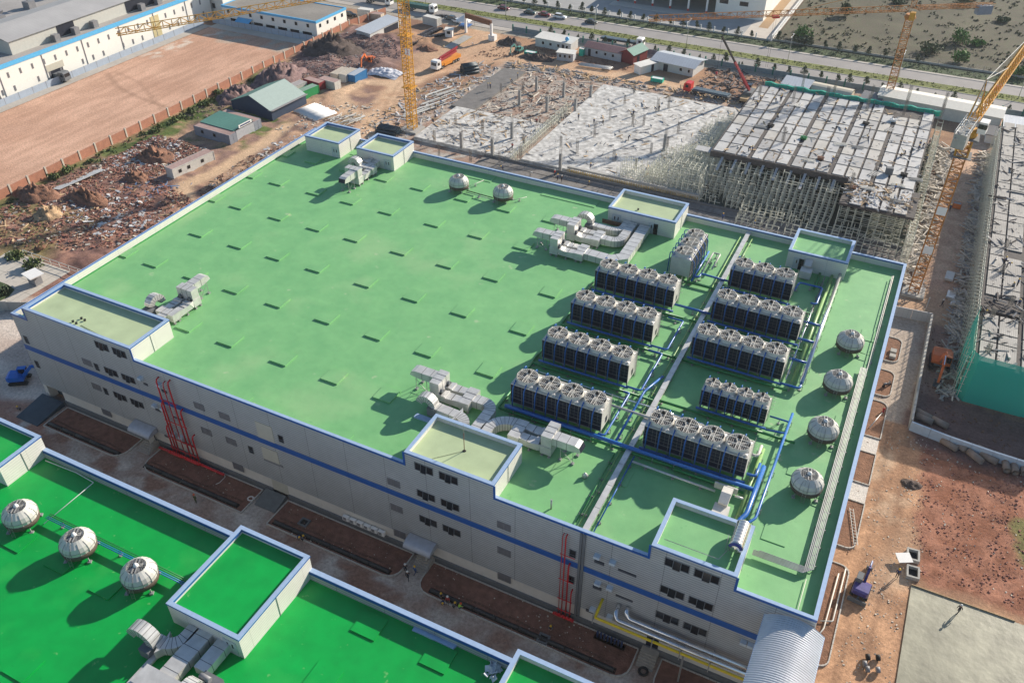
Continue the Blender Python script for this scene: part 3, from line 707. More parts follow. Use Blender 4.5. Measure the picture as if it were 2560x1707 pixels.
# ================================================================ cooling plant on the roof
def fan_parts(par, cx, cy, z, r, n=20, hgt=.5):
    'shroud > grille, motor, blades, hub (sub-parts)'
    s = MB(); s.lathe((cx, cy, z), [(r*1.08, 0), (r*1.0, hgt*.35), (r*.98, hgt*.7), (r*1.01, hgt), (r*.97, hgt), (r*.95, hgt*.6), (r*.96, hgt*.1)], n, cap=False)
    s = s.build('fan_shroud', m_frp, par)
    MB().lathe((cx, cy, z), [(r*.93, .12), (.01, .13)], n, cap=False).build('fan_well', m_dark, s)
    g = MB(); k = -r
    for q in np.arange(-r*.92, r*.93, r*.155):
        hw = math.sqrt(max(.01, (r*.96)**2-q*q)); g.bar((cx+q, cy-hw, z+hgt+.02), (cx+q, cy+hw, z+hgt+.02), .03)
    for q in (-.33*r, .33*r):
        hw = math.sqrt((r*.96)**2-q*q); g.bar((cx-hw, cy+q, z+hgt+.05), (cx+hw, cy+q, z+hgt+.05), .07)
    g.bar((cx-r*.1, cy-r*.97, z+hgt+.05), (cx-r*.1, cy+r*.97, z+hgt+.05), .09); g.bar((cx+r*.16, cy-r*.97, z+hgt+.05), (cx+r*.16, cy+r*.97, z+hgt+.05), .09)
    g.build('fan_grille', m_frp, s)
    h = MB(); h.lathe((cx, cy, z+hgt*.35), [(r*.26, 0), (r*.25, .12), (r*.08, .3)], 12); h.build('fan_hub', m_frp, s)
    h = MB(); h.lathe((cx-.05, cy+r*.42, z+hgt+.05), [(.17, 0), (.19, .1), (.19, .38), (.08, .48)], 10); h.build('fan_motor', m_black, s)
    b = MB()
    for k in range(4):
        a = k*math.pi/2+.5; b.obox((cx+math.cos(a)*r*.6, cy+math.sin(a)*r*.6, z+hgt*.45), (r*.62, r*.15, .03), a, .35)
    b.build('fan_blade', m_frp, s)
def bank(w, nf, label, d=3.35, h=3.05, name='cooling_tower'):
    'cross-flow cooling tower of nf cells, origin at its front left corner on the roof'
    b = thing(name, label, 'cooling tower'); zb = 1.0; zt = zb+h; cw = w/nf
    c = MB(); c.box(0.02, .06, zb, w-.02, d-.06, zt-.04); c.box(w-.02, .02, zb-.1, w+.02, d-.02, zt).box(-.02, .02, zb-.1, .02, d-.02, zt)
    c.mat(0).box(-.03, -.03, zt-.08, w+.03, .10, zt+.03).box(-.03, d-.10, zt-.08, w+.03, d+.03, zt+.03).box(-.03, .1, zt-.08, .1, d-.1, zt+.03).box(w-.1, .1, zt-.08, w+.03, d-.1, zt+.03)
    for k in range(nf):      # sloped skirts that lift each fan
        x0 = k*cw; cx, cy = x0+cw/2, d/2; r = min(1.46, cw*.455)
        i = len(c.v); m = 16
        for j in range(m):
            a = 2*math.pi*j/m; c.v.append((cx+r*1.1*math.cos(a), cy+r*1.1*math.sin(a), zt+.20))
        for j in range(m):
            a = 2*math.pi*j/m; ca, sa = math.cos(a), math.sin(a); q = 1/max(abs(ca), abs(sa)); c.v.append((cx+ca*q*cw*.47, cy+sa*q*min(1.45, d*.45), zt-.03))
        for j in range(m): c.face((i+j, i+m+j, i+m+(j+1) % m, i+(j+1) % m))
    c.build('casing', m_frp, b)
    nn = nf*2; pp = None
    for s, y in ((-1, 0.0), (1, d)):
        for k in range(nn):
            if pp is None:
                pp = MB().box(.03, -.05, zb+.03, w/nn-.03, 0, zt-.09).build('louvre_panel', m_dark, b); pp.location = (0, y, 0)
            else: share(pp, b, (k*w/nn, y+(.05 if s > 0 else 0), 0))
    fr = MB()
    for k in range(nn+1): fr.bar((k*w/nn, -.06, zb), (k*w/nn, -.06, zt), .05)
    fr.bar((0, -.065, zb+h*.26), (w, -.065, zb+h*.26), .05); fr.bar((0, -.05, zb), (w, -.05, zb), .12)
    for k in range(nn):
        for q in (.33, .66): x = (k+q)*w/nn; fr.bar((x, -.056, zb+h*.28), (x, -.056, zt-.1), .018)
    for q in (.45, .62, .8): fr.bar((0, -.056, zb+h*q), (w, -.056, zb+h*q), .018)
    fr.build('frame', M('frame_grey', (.20,.20,.19), .6), b)
    for k in range(nf):
        fan_parts(b, k*cw+cw/2, d/2, zt+.16, min(1.46, cw*.455))
        x = k*cw+cw*.93 if k < nf else 0
        MB().lathe((x-.1, .32, zt), [(.16, 0), (.17, .12), (.08, .26)], 10).build('inspection_cap', m_frp, b)
    hd = MB(); hd.tube([(-.25, -.52, .62), (w+.35, -.52, .62)], .17, 10)
    hd.build('supply_header', m_pblue, b)
    for k in range(nn):
        x = (k+.28)*w/nn if nf > 1 else .5
        MB().tube([(x, -.52, .72), (x, -.40, zt-.62), (x+.0, -.30, zt-.35), (x+.02, .42, zt+.42), (x+.02, .5, zt+.1)], .085, 7).build('riser_pipe', m_pblue, b)
        MB().tube([(x, d+.45, .72), (x, d+.38, zt+.15), (x, d+.30, zt+.42), (x, d-.2, zt+.62), (x, d-.3, zt+.1)], .085, 7).build('riser_pipe', m_pblue, b)
    lg = MB()
    for k in range(nf+1):
        for y in (.2, d-.2): lg.box(min(max(k*cw, .1), w-.1)-.08, y-.08, 0, min(max(k*cw, .1), w-.1)+.08, y+.08, zb)
    for y in (.2, d-.2): lg.bar((0, y, zb-.1), (w, y, zb-.1), .15)
    for k in range(nf*1+1): lg.bar((k*cw*.98+.05, -.52, 0), (k*cw*.98+.05, -.52, .6), .06)
    lg.build('support_leg', m_steel, b)
    la = MB()
    for y in (d-.15, d+.2): la.bar((w+.12, y-.35, 0), (w+.12, y-.35, zt+.8), .04)
    for k in range(12): la.bar((w+.12, d-.5, .3+k*.35), (w+.12, d-.15, .3+k*.35), .03)
    for k in range(4): la.tube([(w+.12, d-.5, 2+k*.65), (w+.5, d-.45, 2+k*.65), (w+.5, d-.2, 2+k*.65), (w+.12, d-.15, 2+k*.65)], .02, 4)
    la.build('ladder', m_steel, b)
    MB().box(w+.021, d*.4, zb+.25, w+.04, d*.4+.7, zb+1.2).build('access_hatch', m_dark, b)
    return b
GRP = 'rectangular cooling towers on the factory roof'
b4 = bank(12.9, 4, '')
copies(b4, [((76.3,46.9,ZD),0,'four-fan cooling tower, rearmost of the left column of four'), ((76.35,37.1,ZD),0,'four-fan cooling tower, second from the back in the left column'),
            ((76.4,26.9,ZD),0,'four-fan cooling tower, third from the back in the left column'), ((76.7,16.4,ZD),0,'four-fan cooling tower nearest the silver ducts by the front penthouse'),
            ((95.2,46.95,ZD),0,'four-fan cooling tower right of the silver duct, just in front of the three-fan one'), ((95.1,37.1,ZD),0,'four-fan cooling tower right of the silver duct, just behind the low narrow one'),
            ((95.2,16.7,ZD),0,'four-fan cooling tower nearest the camera, in front of the low narrow one')], GRP)
tag(bank(9.7, 3, 'three-fan cooling tower in front of the rear right penthouse'), group=GRP).location = (95.2, 56.8, ZD)
b3 = tag(bank(9.3, 3, 'cooling tower turned sideways, its three fans in a row running away from the camera'), group=GRP)
b3.location = (89.0, 56.2, ZD); b3.rotation_euler = (0, 0, math.pi/2)
# the low one with small tilted fan blades in place of shrouds
def low_bank(w, d, h, label):
    b = bank(w, 4, label, d, h)
    return b
lb = tag(low_bank(8.7, 2.4, 2.45, 'smaller, lower cooling tower with four close fans between the two large ones at right'), group=GRP); lb.location = (99.4, 27.25, ZD)

# round cooling towers
def round_tower():
    b = thing('round_cooling_tower', '', 'cooling tower'); R0 = 1.85
    MB().lathe((0,0,0), [(R0*.6, .72), (R0*1.0, .78), (R0*1.04, 1.42), (R0*.93, 1.43)], 24).build('basin_band', M('basin_brown', (.10,.075,.055), .8, var=.3, scale=5), b)
    n = 12; s = MB(); prof = [(R0*1.0, 1.43), (R0*1.02, 1.95), (R0*.93, 2.42), (R0*.70, 2.80), (R0*.58, 3.0), (R0*.55, 3.0), (R0*.50, 2.5)]
    s.lathe((0,0,0), prof, 24, cap=False, smooth=False); s.build('shell', M('round_shell', (.56,.55,.50), .42, var=.06), b)
    s = MB()
    for k in range(n):
        a = 2*math.pi*k/n; ca, sa = math.cos(a), math.sin(a)
        for (r0, z0), (r1, z1) in zip(prof[:3], prof[1:4]): s.bar((ca*r0*1.005, sa*r0*1.005, z0), (ca*r1*1.005, sa*r1*1.005, z1), .055)
    s.tube([(R0*1.035*math.cos(2*math.pi*k/24), R0*1.035*math.sin(2*math.pi*k/24), 1.9) for k in range(25)], .03, 4, False)
    s.build('shell_rib', M('rib_grey', (.30,.29,.27), .6), b)
    MB().lathe((0,0,0), [(R0*.52, 2.55), (.01, 2.56)], 20, cap=False).build('fan_well', m_dark, b)
    r = R0*.55; g = MB()
    for q in np.arange(-r*.9, r*.95, r*.2):
        hw = math.sqrt(max(.01, r*r-q*q)); g.bar((q, -hw, 3.03), (q, hw, 3.03), .03); g.bar((-hw, q, 3.05), (hw, q, 3.05), .03)
    g.bar((-.18, -r, 3.08), (-.18, r, 3.08), .09); g.bar((.18, -r, 3.08), (.18, r, 3.08), .09)
    g.build('fan_grille', m_steel, b)
    f = MB()
    for k in range(4):
        a = k*math.pi/2+.6; f.obox((math.cos(a)*r*.5, math.sin(a)*r*.5, 2.85), (r*.85, .3, .03), a, .3)
    f.build('fan_blade', m_frp, b)
    MB().lathe((0,0,2.9), [(.28,0),(.28,.2),(.2,.42),(.05,.5)], 12).build('fan_motor', m_white, b)
    for k in range(4):
        a = k*math.pi/2+math.pi/4; l = MB(); x, y = R0*1.0*math.cos(a), R0*1.0*math.sin(a)
        l.bar((x, y, .1), (x*.9, y*.9, 1.0), .08).bar((x, y, .15), (x*.35, y*.35, .8), .06).box(x-.2, y-.2, 0, x+.2, y+.2, .18)
        l.build('support_leg', m_steel, b)
    l = MB(); a = -math.pi*.55
    for s_ in (-.2, .2):
        px, py = math.cos(a)*R0, math.sin(a)*R0; ox, oy = -math.sin(a)*s_, math.cos(a)*s_
        l.tube([(px*1.15+ox, py*1.15+oy, .05), (px*1.08+ox, py*1.08+oy, 1.9), (px*.75+ox, py*.75+oy, 2.85), (px*.58+ox, py*.58+oy, 3.1)], .022, 4)
    for k in range(7): l.bar((px*1.13-math.sin(a)*-.2, py*1.13+math.cos(a)*-.2, .3+k*.27), (px*1.13-math.sin(a)*.2, py*1.13+math.cos(a)*.2, .3+k*.27), .02)
    l.build('ladder', m_steel, b)
    return b
rt = round_tower()
copies(rt, [((40.3,67.0,ZD),0,'round dome cooling tower at the back of the roof, left one of the linked pair'), ((49.7,67.1,ZD),0,'round dome cooling tower at the back of the roof, right one of the linked pair'),
    ((115.2,49.4,ZD),.2,'round dome cooling tower on the right edge strip, farthest from the camera'), ((115.2,39.3,ZD),.2,'round dome cooling tower on the right edge strip, second from the back'),
    ((115.2,28.8,ZD),.2,'round dome cooling tower on the right edge strip, second from the front'), ((115.2,18.6,ZD),.2,'round dome cooling tower on the right edge strip, nearest the camera'),
    ((35.5,-27.0,ZD),.5,'round dome cooling tower on the vivid green roof, leftmost of the three'), ((44.7,-27.0,ZD),.5,'round dome cooling tower on the vivid green roof, middle of the three'),
    ((53.9,-27.0,ZD),.5,'round dome cooling tower on the vivid green roof, beside the big penthouse')], 'round cooling towers')

# ---- pipes
def pipe(pts, r, m, label, name='pipe', cat='pipe', legs=None, z=ZD, n=10, legw=.07, group=None, ev=3.0):
    pts = [Vector(p) for p in pts]; rp = [pts[0]]
    for k in range(1, len(pts)-1):      # rounded bends
        a, b, c = pts[k-1], pts[k], pts[k+1]; q = min(r*2.2, (b-a).length*.45, (c-b).length*.45)
        p0 = b+(a-b).normalized()*q; p1 = b+(c-b).normalized()*q
        rp += [p0, p0.lerp(b,.55).lerp(b.lerp(p1,.45),.5), p1]
    rp.append(pts[-1])
    t_ = thing(name, label, cat, group=group)
    MB().tube(rp, r, n).build('pipe_run', m, t_)
    if legs:
        lg = MB()
        for a, b in zip(pts[:-1], pts[1:]):
            if abs(a.z-b.z) > .3: continue
            L = (b-a).length; k = max(1, int(L/ev)); d = (b-a).normalized(); sx_ = Vector((-d.y, d.x, 0))*(r+.12)
            for j in range(k):
                c = a.lerp(b, (j+.5)/k)
                for s in (-1, 1): lg.bar((c.x+sx_.x*s, c.y+sx_.y*s, z), (c.x+sx_.x*s, c.y+sx_.y*s, c.z-r*.2), legw)
                lg.bar((c.x-sx_.x, c.y-sx_.y, c.z-r-.03), (c.x+sx_.x, c.y+sx_.y, c.z-r-.03), legw)
                lg.box(c.x-.16, c.y-.16, z, c.x+.16, c.y+.16, z+.12)
        lg.build('pipe_support', m_steel, t_)
    return t_
def Z(pts, h): return [(p[0], p[1], ZD+(p[2] if len(p) > 2 else h)) for p in pts]
# flat silver cable duct along the roof
d = thing('cable_duct', 'wide flat silver duct running straight across the roof between the tower columns', 'duct')
for k in range(19):
    y0 = .5+k*3.94; MB().box(93.65, y0, ZD+.35, 94.35, y0+3.88, ZD+.75).build('duct_section', m_chrome if k % 1 else m_galv, d)
lg = MB()
for k in range(25): lg.box(93.6, 1+k*3, ZD, 93.7, 1.1+k*3, ZD+.35).box(94.3, 1+k*3, ZD, 94.4, 1.1+k*3, ZD+.35)
lg.build('duct_support', m_steel, d)
pipe(Z([(93.0,1.2),(93.0,73.5)],.35), .09, m_pyel, 'thin lime pipe running along the left side of the flat silver duct', legs=1, ev=4)
pipe(Z([(92.5,1.6),(92.5,14)],.3), .09, m_pgreen, 'thin green pipe left of the silver duct near the front parapet', legs=1)
pipe(Z([(94.9,1.2),(94.9,14.6)],.4), .09, m_pblue, 'thin blue pipe right of the silver duct near the front parapet', legs=1)
pipe(Z([(95.0,62),(95.0,73.8)],.35), .08, m_pyel, 'short lime pipe right of the silver duct at the back parapet', legs=1)
pipe(Z([(110.75,67.9),(110.75,37.6)],1.0), .30, m_chrome, 'thick chrome-clad pipe from the rear right penthouse', legs=1, ev=2.6)
pipe(Z([(109.6,67.6),(109.6,36.5)],.6), .26, m_pyel, 'lime green pipe left of the thick chrome pipe', legs=1, ev=3)
pipe(Z([(108.6,67.0),(108.6,38)],.5), .13, m_chrome, 'thin silver pipe left of the lime pipe', legs=1, ev=4)
pipe(Z([(107.7,67.6),(107.7,62.6)],.5), .2, m_pgreen, 'short dark green pipe entering the rear right penthouse', legs=1)
pipe(Z([(108.0,57.8,.9),(108.9,57.8,.9),(108.9,62.8,.9),(105.3,62.8,.9),(105.0,60.2,.9)],.9), .16, m_pblue, 'blue pipe loop beside the three-fan cooling tower', legs=1)
for y, l in ((52.4,'rearmost'), (47.8,'second'), (42.5,'third')):
    pipe(Z([(108.0,y),(110.6,y)],.9), .2, m_pblue, f'short blue branch joining the thick chrome pipe, {l} of three')
pipe(Z([(108.1,36.5),(110.75,36.5),(110.75,38.0)],.85), .18, m_pblue, 'blue header end bending into the thick chrome pipe', legs=1)
# green return headers in front of the towers
for x0, x1, y, yb, l in ((75.4,91.5,45.6,49.5,'rearmost cooling tower of the left column'),(75.4,94.2,35.8,46,'second cooling tower of the left column'),(75.5,94.0,25.6,33,'third cooling tower of the left column'),(75.5,101,15.0,27.6,'front cooling tower of the left column')):
    pipe(Z([(x0,yb),(x0,y),(x1,y)],.45), .19, m_pgreen, 'green pipe bending round the '+l, legs=1, ev=3.2)
for x0, x1, y, l in ((87.5,108.9,55.5,'three-fan cooling tower'),(92.4,109.3,45.6,'rear four-fan tower of the right column'),(94.0,109.3,35.9,'middle four-fan tower of the right column'),(93,112.4,26.0,'low narrow cooling tower'),(100,108.7,14.7,'nearest cooling tower')):
    pipe(Z([(x0,y),(x1,y)],.45), .19, m_pgreen, 'green pipe passing in front of the '+l, legs=1, ev=3.2)
pipe(Z([(76.4,16.0-.75),(109.6,16.0-.75)],.95), .27, m_pblue, 'long thick blue pipe in front of the nearest row of cooling towers', legs=1, ev=2.6)
for ya, yb, x, l in ((36.6,44.4,91.8,'second and rearmost'),(26.4,35.4,91.5,'third and second'),(16.0,25.2,90.3,'front and third')):
    pipe(Z([(89.4,ya),(x,ya),(x,yb),(89.4,yb)],.8), .15, m_pblue, f'blue pipe loop joining the {l} towers of the left column', legs=1)
pipe(Z([(92.0,15.4),(92.0,26.4),(93.2,30.5)],.9), .17, m_pblue, 'blue link pipe rising between the columns near the silver duct', legs=1)
pipe(Z([(89.3,47.9),(95.2,47.9)],.95), .2, m_pblue, 'blue pipe crossing over the silver duct behind the left column', legs=1)
pipe(Z([(89.6,57.0,.9),(90.4,57.0,.9),(90.4,58.2,.9),(96,58.0,.9)],.9), .18, m_pblue, 'blue pipe from the sideways tower to the three-fan tower', legs=1)
pipe(Z([(90.4,57.6),(90.4,65.4),(91.6,65.4),(91.6,60.3)],.9), .14, m_frp, 'pale pipe loop right of the sideways cooling tower', legs=1)
pipe(Z([(76.5,24.3),(101,24.3)],.35), .12, m_chrome, 'silver pipe behind the front cooling tower of the left column', legs=1)
pipe(Z([(79.0,13.6),(81.5,13.4)],.4), .16, m_galv, 'short silver pipe end behind the front penthouse ducts', legs=1)
pipe(Z([(86,21.6),(97,21.6),(98,20.9),(108.8,20.9),(108.8,23)],1.0), .19, m_frp, 'pale kinked pipe behind the nearest cooling tower', legs=1)
pipe(Z([(95,13.6),(105.6,13.4)],.45), .15, m_galv, 'silver pipe in front of the long thick blue pipe', legs=1)
pipe(Z([(109.1,23),(109.1,9.0)],.55), .24, m_pyel, 'thick green pipe leading to the front right penthouse', legs=1)
pipe(Z([(109.9,19.6,.9),(109.9,11.0,.9),(109.4,9.9,.9),(109.4,7.7,.9)],.9), .30, m_pblue, 'thick light blue pipe entering the front right penthouse', legs=1)
pipe(Z([(111.0,31.0),(111.0,11.0),(110.3,9.8),(110.3,7.8)],.85), .17, m_pblue, 'slimmer light blue pipe right of the thick one', legs=1)
pipe(Z([(108.4,29.2),(111.0,29.2),(111,26.8),(108.5,26.4)],.8), .13, m_pblue, 'small blue pipe loop beside the low narrow tower', legs=1)
pipe(Z([(108.3,17.2,1.2),(109.4,17.2,1.2),(109.4,19.6,1.2)],1.2), .17, m_pblue, 'blue elbow at the corner of the nearest cooling tower', legs=1)
# cable tray bundles on the right edge
for k in range(6):
    x = 117.55+k*.17
    pipe(Z([(x,45.5 if k < 5 else 72,.55),(x,6.0+k*.17,.55),(111.9 if k < 5 else 112.5,6.0+k*.17,.55)],.55), .06, M('conduit_grey', (.42,.42,.41), .6), 'thin steel conduit, '+ORD[k]+' from the left in the bundle on the right edge', 'conduit', 'conduit', group='conduits on the right roof edge', n=6)
ts = thing('tray_support', 'row of steel stands under the conduit bundle on the right edge', 'stand')
for k in range(14): MB().box(117.4, 7.5+k*2.8, ZD, 117.48, 7.6+k*2.8, ZD+.5).box(118.6, 7.5+k*2.8, ZD, 118.68, 7.6+k*2.8, ZD+.5).box(117.4, 7.5+k*2.8, ZD+.44, 118.68, 7.6+k*2.8, ZD+.5).build('stand', m_steel, ts)
pipe(Z([(118.6,72.5),(118.6,46)],.35), .06, m_frp, 'thin pale pipe along the right parapet behind the bundle', legs=1)
pipe(Z([(118.0,5.6,.2),(118.0,.8,.2),(119.4,.8,.2)],.2), .04, m_frp, 'thin pale pipe end at the front right corner of the roof')
for y0 in (51.0, 40.6, 30.0, 19.8):
    pipe(Z([(116.6,y0-2.0),(118.3,y0-2.2)],.5), .05, m_pgreen, 'thin green feed pipe from round tower to the conduit bundle, tower at '+{51.0:'the far end',40.6:'second place',30.0:'third place',19.8:'the near end'}[y0])
pipe(Z([(42.2,66.6),(47.9,66.3)],.6), .09, m_black, 'dark pipe linking the pair of round towers at the back', legs=1)
pipe(Z([(42.2,66.2),(47.9,65.9)],.45), .07, m_steel, 'thin steel pipe below the dark link of the back pair', legs=1)
pipe(Z([(41.5,68.0),(43.0,72.0)],.5), .05, m_frp, 'slim pale pipe from the left round tower to the back parapet', legs=1)
pipe(Z([(51.5,67.2),(53.4,69.6)],.5), .05, m_frp, 'slim pale pipe from the right round tower to the back parapet', legs=1)
for k in range(4):
    pipe(Z([(37.6,-25.6+k*.22),(60.2,-25.5+k*.22)],.75), .06, m_pblue if k < 2 else m_pgreen, 'long thin pipe beside the three round towers, '+ORD[k]+' of four', legs=(k == 1), ev=4, group='pipes on the vivid green roof')
q = [T(7,300,470,ZD+.3), T(7,640,188,ZD+.3), T(7,520,120,ZD+.3), T(7,310,38,ZD+.3)]
pipe([tuple(a) for a in q], .05, m_white, 'thin white pipe crossing the vivid green roof behind the towers')
# stainless water tank on the front right penthouse
zt = 18.33
tk = thing('water_tank', 'stainless steel water tank with dark blue end on the front right penthouse roof', 'tank')
tb = MB(); pr_ = []
y0, y1, cx, cz, r = 3.1, 6.6, 110.25, zt+1.35, .82
n = 24
for j in range(24):
    y = y0+(y1-y0)*j/23; pr_.append((r*(1.0 if j % 3 else .965), y))
i = 0
for rr, y in [(.05, y0-.28), (.5, y0-.2)]+pr_+[(.5, y1+.2), (.05, y1+.28)]:
    for k in range(n):
        a = 2*math.pi*k/n; tb.v.append((cx+rr*math.cos(a), y, cz+rr*math.sin(a)))
m_ = len(tb.v)//n
for j in range(m_-1):
    for k in range(n): tb.face((j*n+k, j*n+(k+1) % n, (j+1)*n+(k+1) % n, (j+1)*n+k), True)
tb.build('tank_shell', M('stainless', (.75,.70,.62), .2, .9, var=.05), tk)
ring = MB()
for (ra, ya), (rb, yb) in (((.80, y0-.03), (.50, y0-.215)),):
    for k in range(13):
        a, b = math.pi*k/12, math.pi*(k+1)/12-0
        if k < 12: ring.quad((cx+ra*math.cos(a), ya-.02, cz+ra*math.sin(a)), (cx+ra*math.cos(b), ya-.02, cz+ra*math.sin(b)), (cx+rb*math.cos(b), yb-.02, cz+rb*math.sin(b)), (cx+rb*math.cos(a), yb-.02, cz+rb*math.sin(a)))
ring.build('end_label', M('label_blue', (.02,.03,.20), .4), tk)
lg = MB()
for y in (3.6, 6.1):
    for s in (-.6, .6): lg.bar((cx+s, y, zt), (cx+s*.8, y, cz-.5), .08)
    lg.bar((cx-.65, y, zt+.4), (cx+.65, y, zt+.4), .07)
lg.build('tank_stand', m_steel, tk)
lg = MB(); lg.bar((cx-1.0,3.3,zt),(cx-1.0,3.3,cz+1),.04).bar((cx-1.0,3.7,zt),(cx-1.0,3.7,cz+1),.04)
for k in range(8): lg.bar((cx-1,3.3,zt+.3+k*.28),(cx-1,3.7,zt+.3+k*.28),.03)
lg.build('ladder', m_steel, tk)
pipe([(103.0,1.2,zt+.9),(109.0,1.2,zt+.9),(109.6,3.0,zt+.9)], .04, m_steel, 'thin rail pipe along the front of the tank penthouse', 'rail', 'rail')
# lightning mast on the front middle penthouse
lm = thing('lightning_mast', 'slim rusty mast standing on the roof of the front middle penthouse', 'mast', (76.5,4.0,18.33))
MB().tube([(0,0,0),(0,0,3.0)], .05, 6).build('mast_pole', m_rust, lm); MB().tube([(0,0,2.98),(0,0,4.4)], .025, 6).build('mast_tip', m_steel, lm)
MB().lathe((0,0,0), [(.25,0),(.1,.15)], 8).build('mast_base', m_black, lm)
pipe([(76.5,4.0,18.38),(75.2,2.6,18.38),(73.8,1.2,18.38),(73.3,.3,18.38)], .02, m_black, 'thin dark wire trailing over the front middle penthouse roof', 'wire', 'wire', n=5)
pipe([(13.9,1.4,18.38),(17.2,1.0,18.38),(21,.75,18.4),(24.6,.5,18.42)], .03, m_black, 'dark wire along the parapet of the long front left penthouse', 'wire', 'wire', n=5)
sp = thing('roof_spigot', '', 'spigot', (14.6,2.2,18.33)); MB().lathe((0,0,0), [(.16,0),(.12,.18),(.2,.2),(.2,.26)], 8).build('spigot_cap', m_black, sp)
copies(sp, [((12.7,2.6,18.33),0,'small dark roof spigot on the long penthouse, back left of four'), ((13.5,2.5,18.33),0,'small dark roof spigot on the long penthouse, back right of four'),
            ((12.2,1.5,18.33),0,'small dark roof spigot on the long penthouse, front left of four'), ((13.0,1.4,18.33),0,'small dark roof spigot on the long penthouse, front right of four'),
            ((74.9,70.7,18.33),0,'lone dark roof spigot on the rear middle penthouse')], 'roof spigots')
vp = thing('vent_pipe', 'grey vent pipe standing at the front parapet left of the silver duct', 'pipe', (89.0,2.4,ZD)); MB().tube([(0,0,0),(0,0,1.6)], .12, 8).build('pipe_run', m_steel, vp)
pd = thing('vent_cone', 'small grey vent cone on a base right of the front middle penthouse', 'vent', (90.6,8.9,ZD)); MB().lathe((0,0,0), [(.3,0),(.3,.3),(.42,.32),(.05,.8)], 10).build('cone', m_galv, pd)

# ---- ducted fan sets
def duct(par, pts, w, h, name='duct_section', m=None, seams=1.25, wd=None):
    m = m or m_galv; pts = [Vector(p) for p in pts]
    MB().rectsweep(pts, w, h, wd).build(name, m, par)
    sb = MB()
    for a, b in zip(pts[:-1], pts[1:]):
        L = (b-a).length; k = int(L/seams); d = (b-a).normalized()
        for j in range(max(1, k)):
            c = a.lerp(b, (j+.5)/max(1, k)); sb.rectsweep([c-d*.025, c+d*.025], w+.03, h+.03, wd)
    sb.build('duct_seam', m_seam, par)
def fan_set(label, loc, rz, mirror=1, run=None, outlet='raised', runw=1.5):
    'u runs from the outlet to the mixing box, v across; origin at the tall box corner'
    t_ = thing('exhaust_duct', label, 'duct', loc, rz, 'exhaust duct sets on the factory roofs'); s = mirror
    def V(u, v, z): return (u, v*s, z)
    def bx(u0, v0, z0, u1, v1, z1, nm, m=m_galv):
        b = MB(); b.box(u0, min(v0*s, v1*s), z0, u1, max(v0*s, v1*s), z1); return b.build(nm, m, t_)
    bx(0, 0, 1.62, 1.4, 3.0, 3.3, 'tall_plenum'); bx(-.05, -.08, .35, 1.45, 3.08, 1.6, 'fan_cabinet')
    sb = MB()
    for q in (.98, 2.0): sb.box(-.02, q*s-.025, 1.6, 1.42, q*s+.025, 3.33)
    sb.build('duct_seam', m_seam, t_)
    # raised outlet with a bevelled tip
    if outlet == 'raised':
        duct(t_, [V(.02,1.95,2.55), V(-2.6,1.95,2.55)], 1.5, 1.15)
        o = MB(); u0, u1 = -2.6, -3.9; z0, z1 = 1.975, 3.125; v0, v1 = 1.2*s, 2.7*s
        o.v += [(u0,v0,z0),(u0,v1,z0),(u0,v1,z1),(u0,v0,z1),(u1,v0,z0+.25),(u1,v1,z0+.25),(u1+.85,v1,z1),(u1+.85,v0,z1),(u1+.3,v0,z1-.2),(u1+.3,v1,z1-.2)]
        for q in ((0,1,5,4),(3,7,6,2),(0,4,8,7,3),(1,2,6,9,5),(7,8,9,6)): o.face(q)
        o.build('outlet_hood', m_galv, t_)
        MB().quad((u1,v0,z0+.25),(u1,v1,z0+.25),(u1+.3,v1,z1-.2),(u1+.3,v0,z1-.2)).build('outlet_mesh', m_dark, t_)
        g = MB()
        for u in (-1.2, -2.9):
            for v in (1.15*s, 2.75*s): g.bar((u, v, 0), (u, v, 2.0), .06); g.box(u-.2, v-.2, 0, u+.2, v+.2, .2)
            g.bar((u, 1.15*s, 1.95), (u, 2.75*s, 1.95), .06)
        g.bar((-1.2, 1.15*s, .2), (-2.9, 1.15*s, 1.9), .05).bar((-1.2, 2.75*s, 1.9), (-2.9, 2.75*s, .2), .05).bar((-1.2,1.15*s,.5),(-2.9,1.15*s,.5),.05)
        g.build('outlet_stand', m_steel, t_)
    for v in (.55, 2.4):
        duct(t_, [V(1.45,v,1.05), V(2.1,v,1.15), V(2.15,v,1.0), V(4.5,v,1.0)], 1.15, 1.1)
        MB().tube([V(1.0,v,1.9), V(1.7,v,1.9)], .3, 10).build('fan_motor', m_plinth, t_)
        lg = MB(); lg.box(1.5, min((v-.5)*s,(v+.5)*s), .5, 1.62, max((v-.5)*s,(v+.5)*s), 1.75); lg.build('flexible_joint', m_black, t_)
    bx(4.45, -.15, .4, 5.95, 3.25, 1.68, 'mixing_box')
    sb = MB()
    for q in (.95, 2.1): sb.box(4.43, q*s-.025, .38, 5.97, q*s+.025, 1.71)
    sb.build('duct_seam', m_seam, t_)
    lg = MB()
    for u in (.2, 1.2, 3.0, 4.8, 5.7):
        for v in (0, 3.0): lg.box(u-.07, v*s-.07, 0, u+.07, v*s+.07, .42).box(u-.17, v*s-.17, 0, u+.17, v*s+.17, .14)
    lg.build('duct_support', m_steel, t_)
    if run:
        duct(t_, [V(*q, 1.02) if len(q) == 2 else V(*q) for q in run], runw, 1.15)
    return t_
def arc(cx, cy, r, a0, a1, n=6): return [(cx+r*math.cos(math.radians(a0+(a1-a0)*k/n)), cy+r*math.sin(math.radians(a0+(a1-a0)*k/n))) for k in range(n+1)]
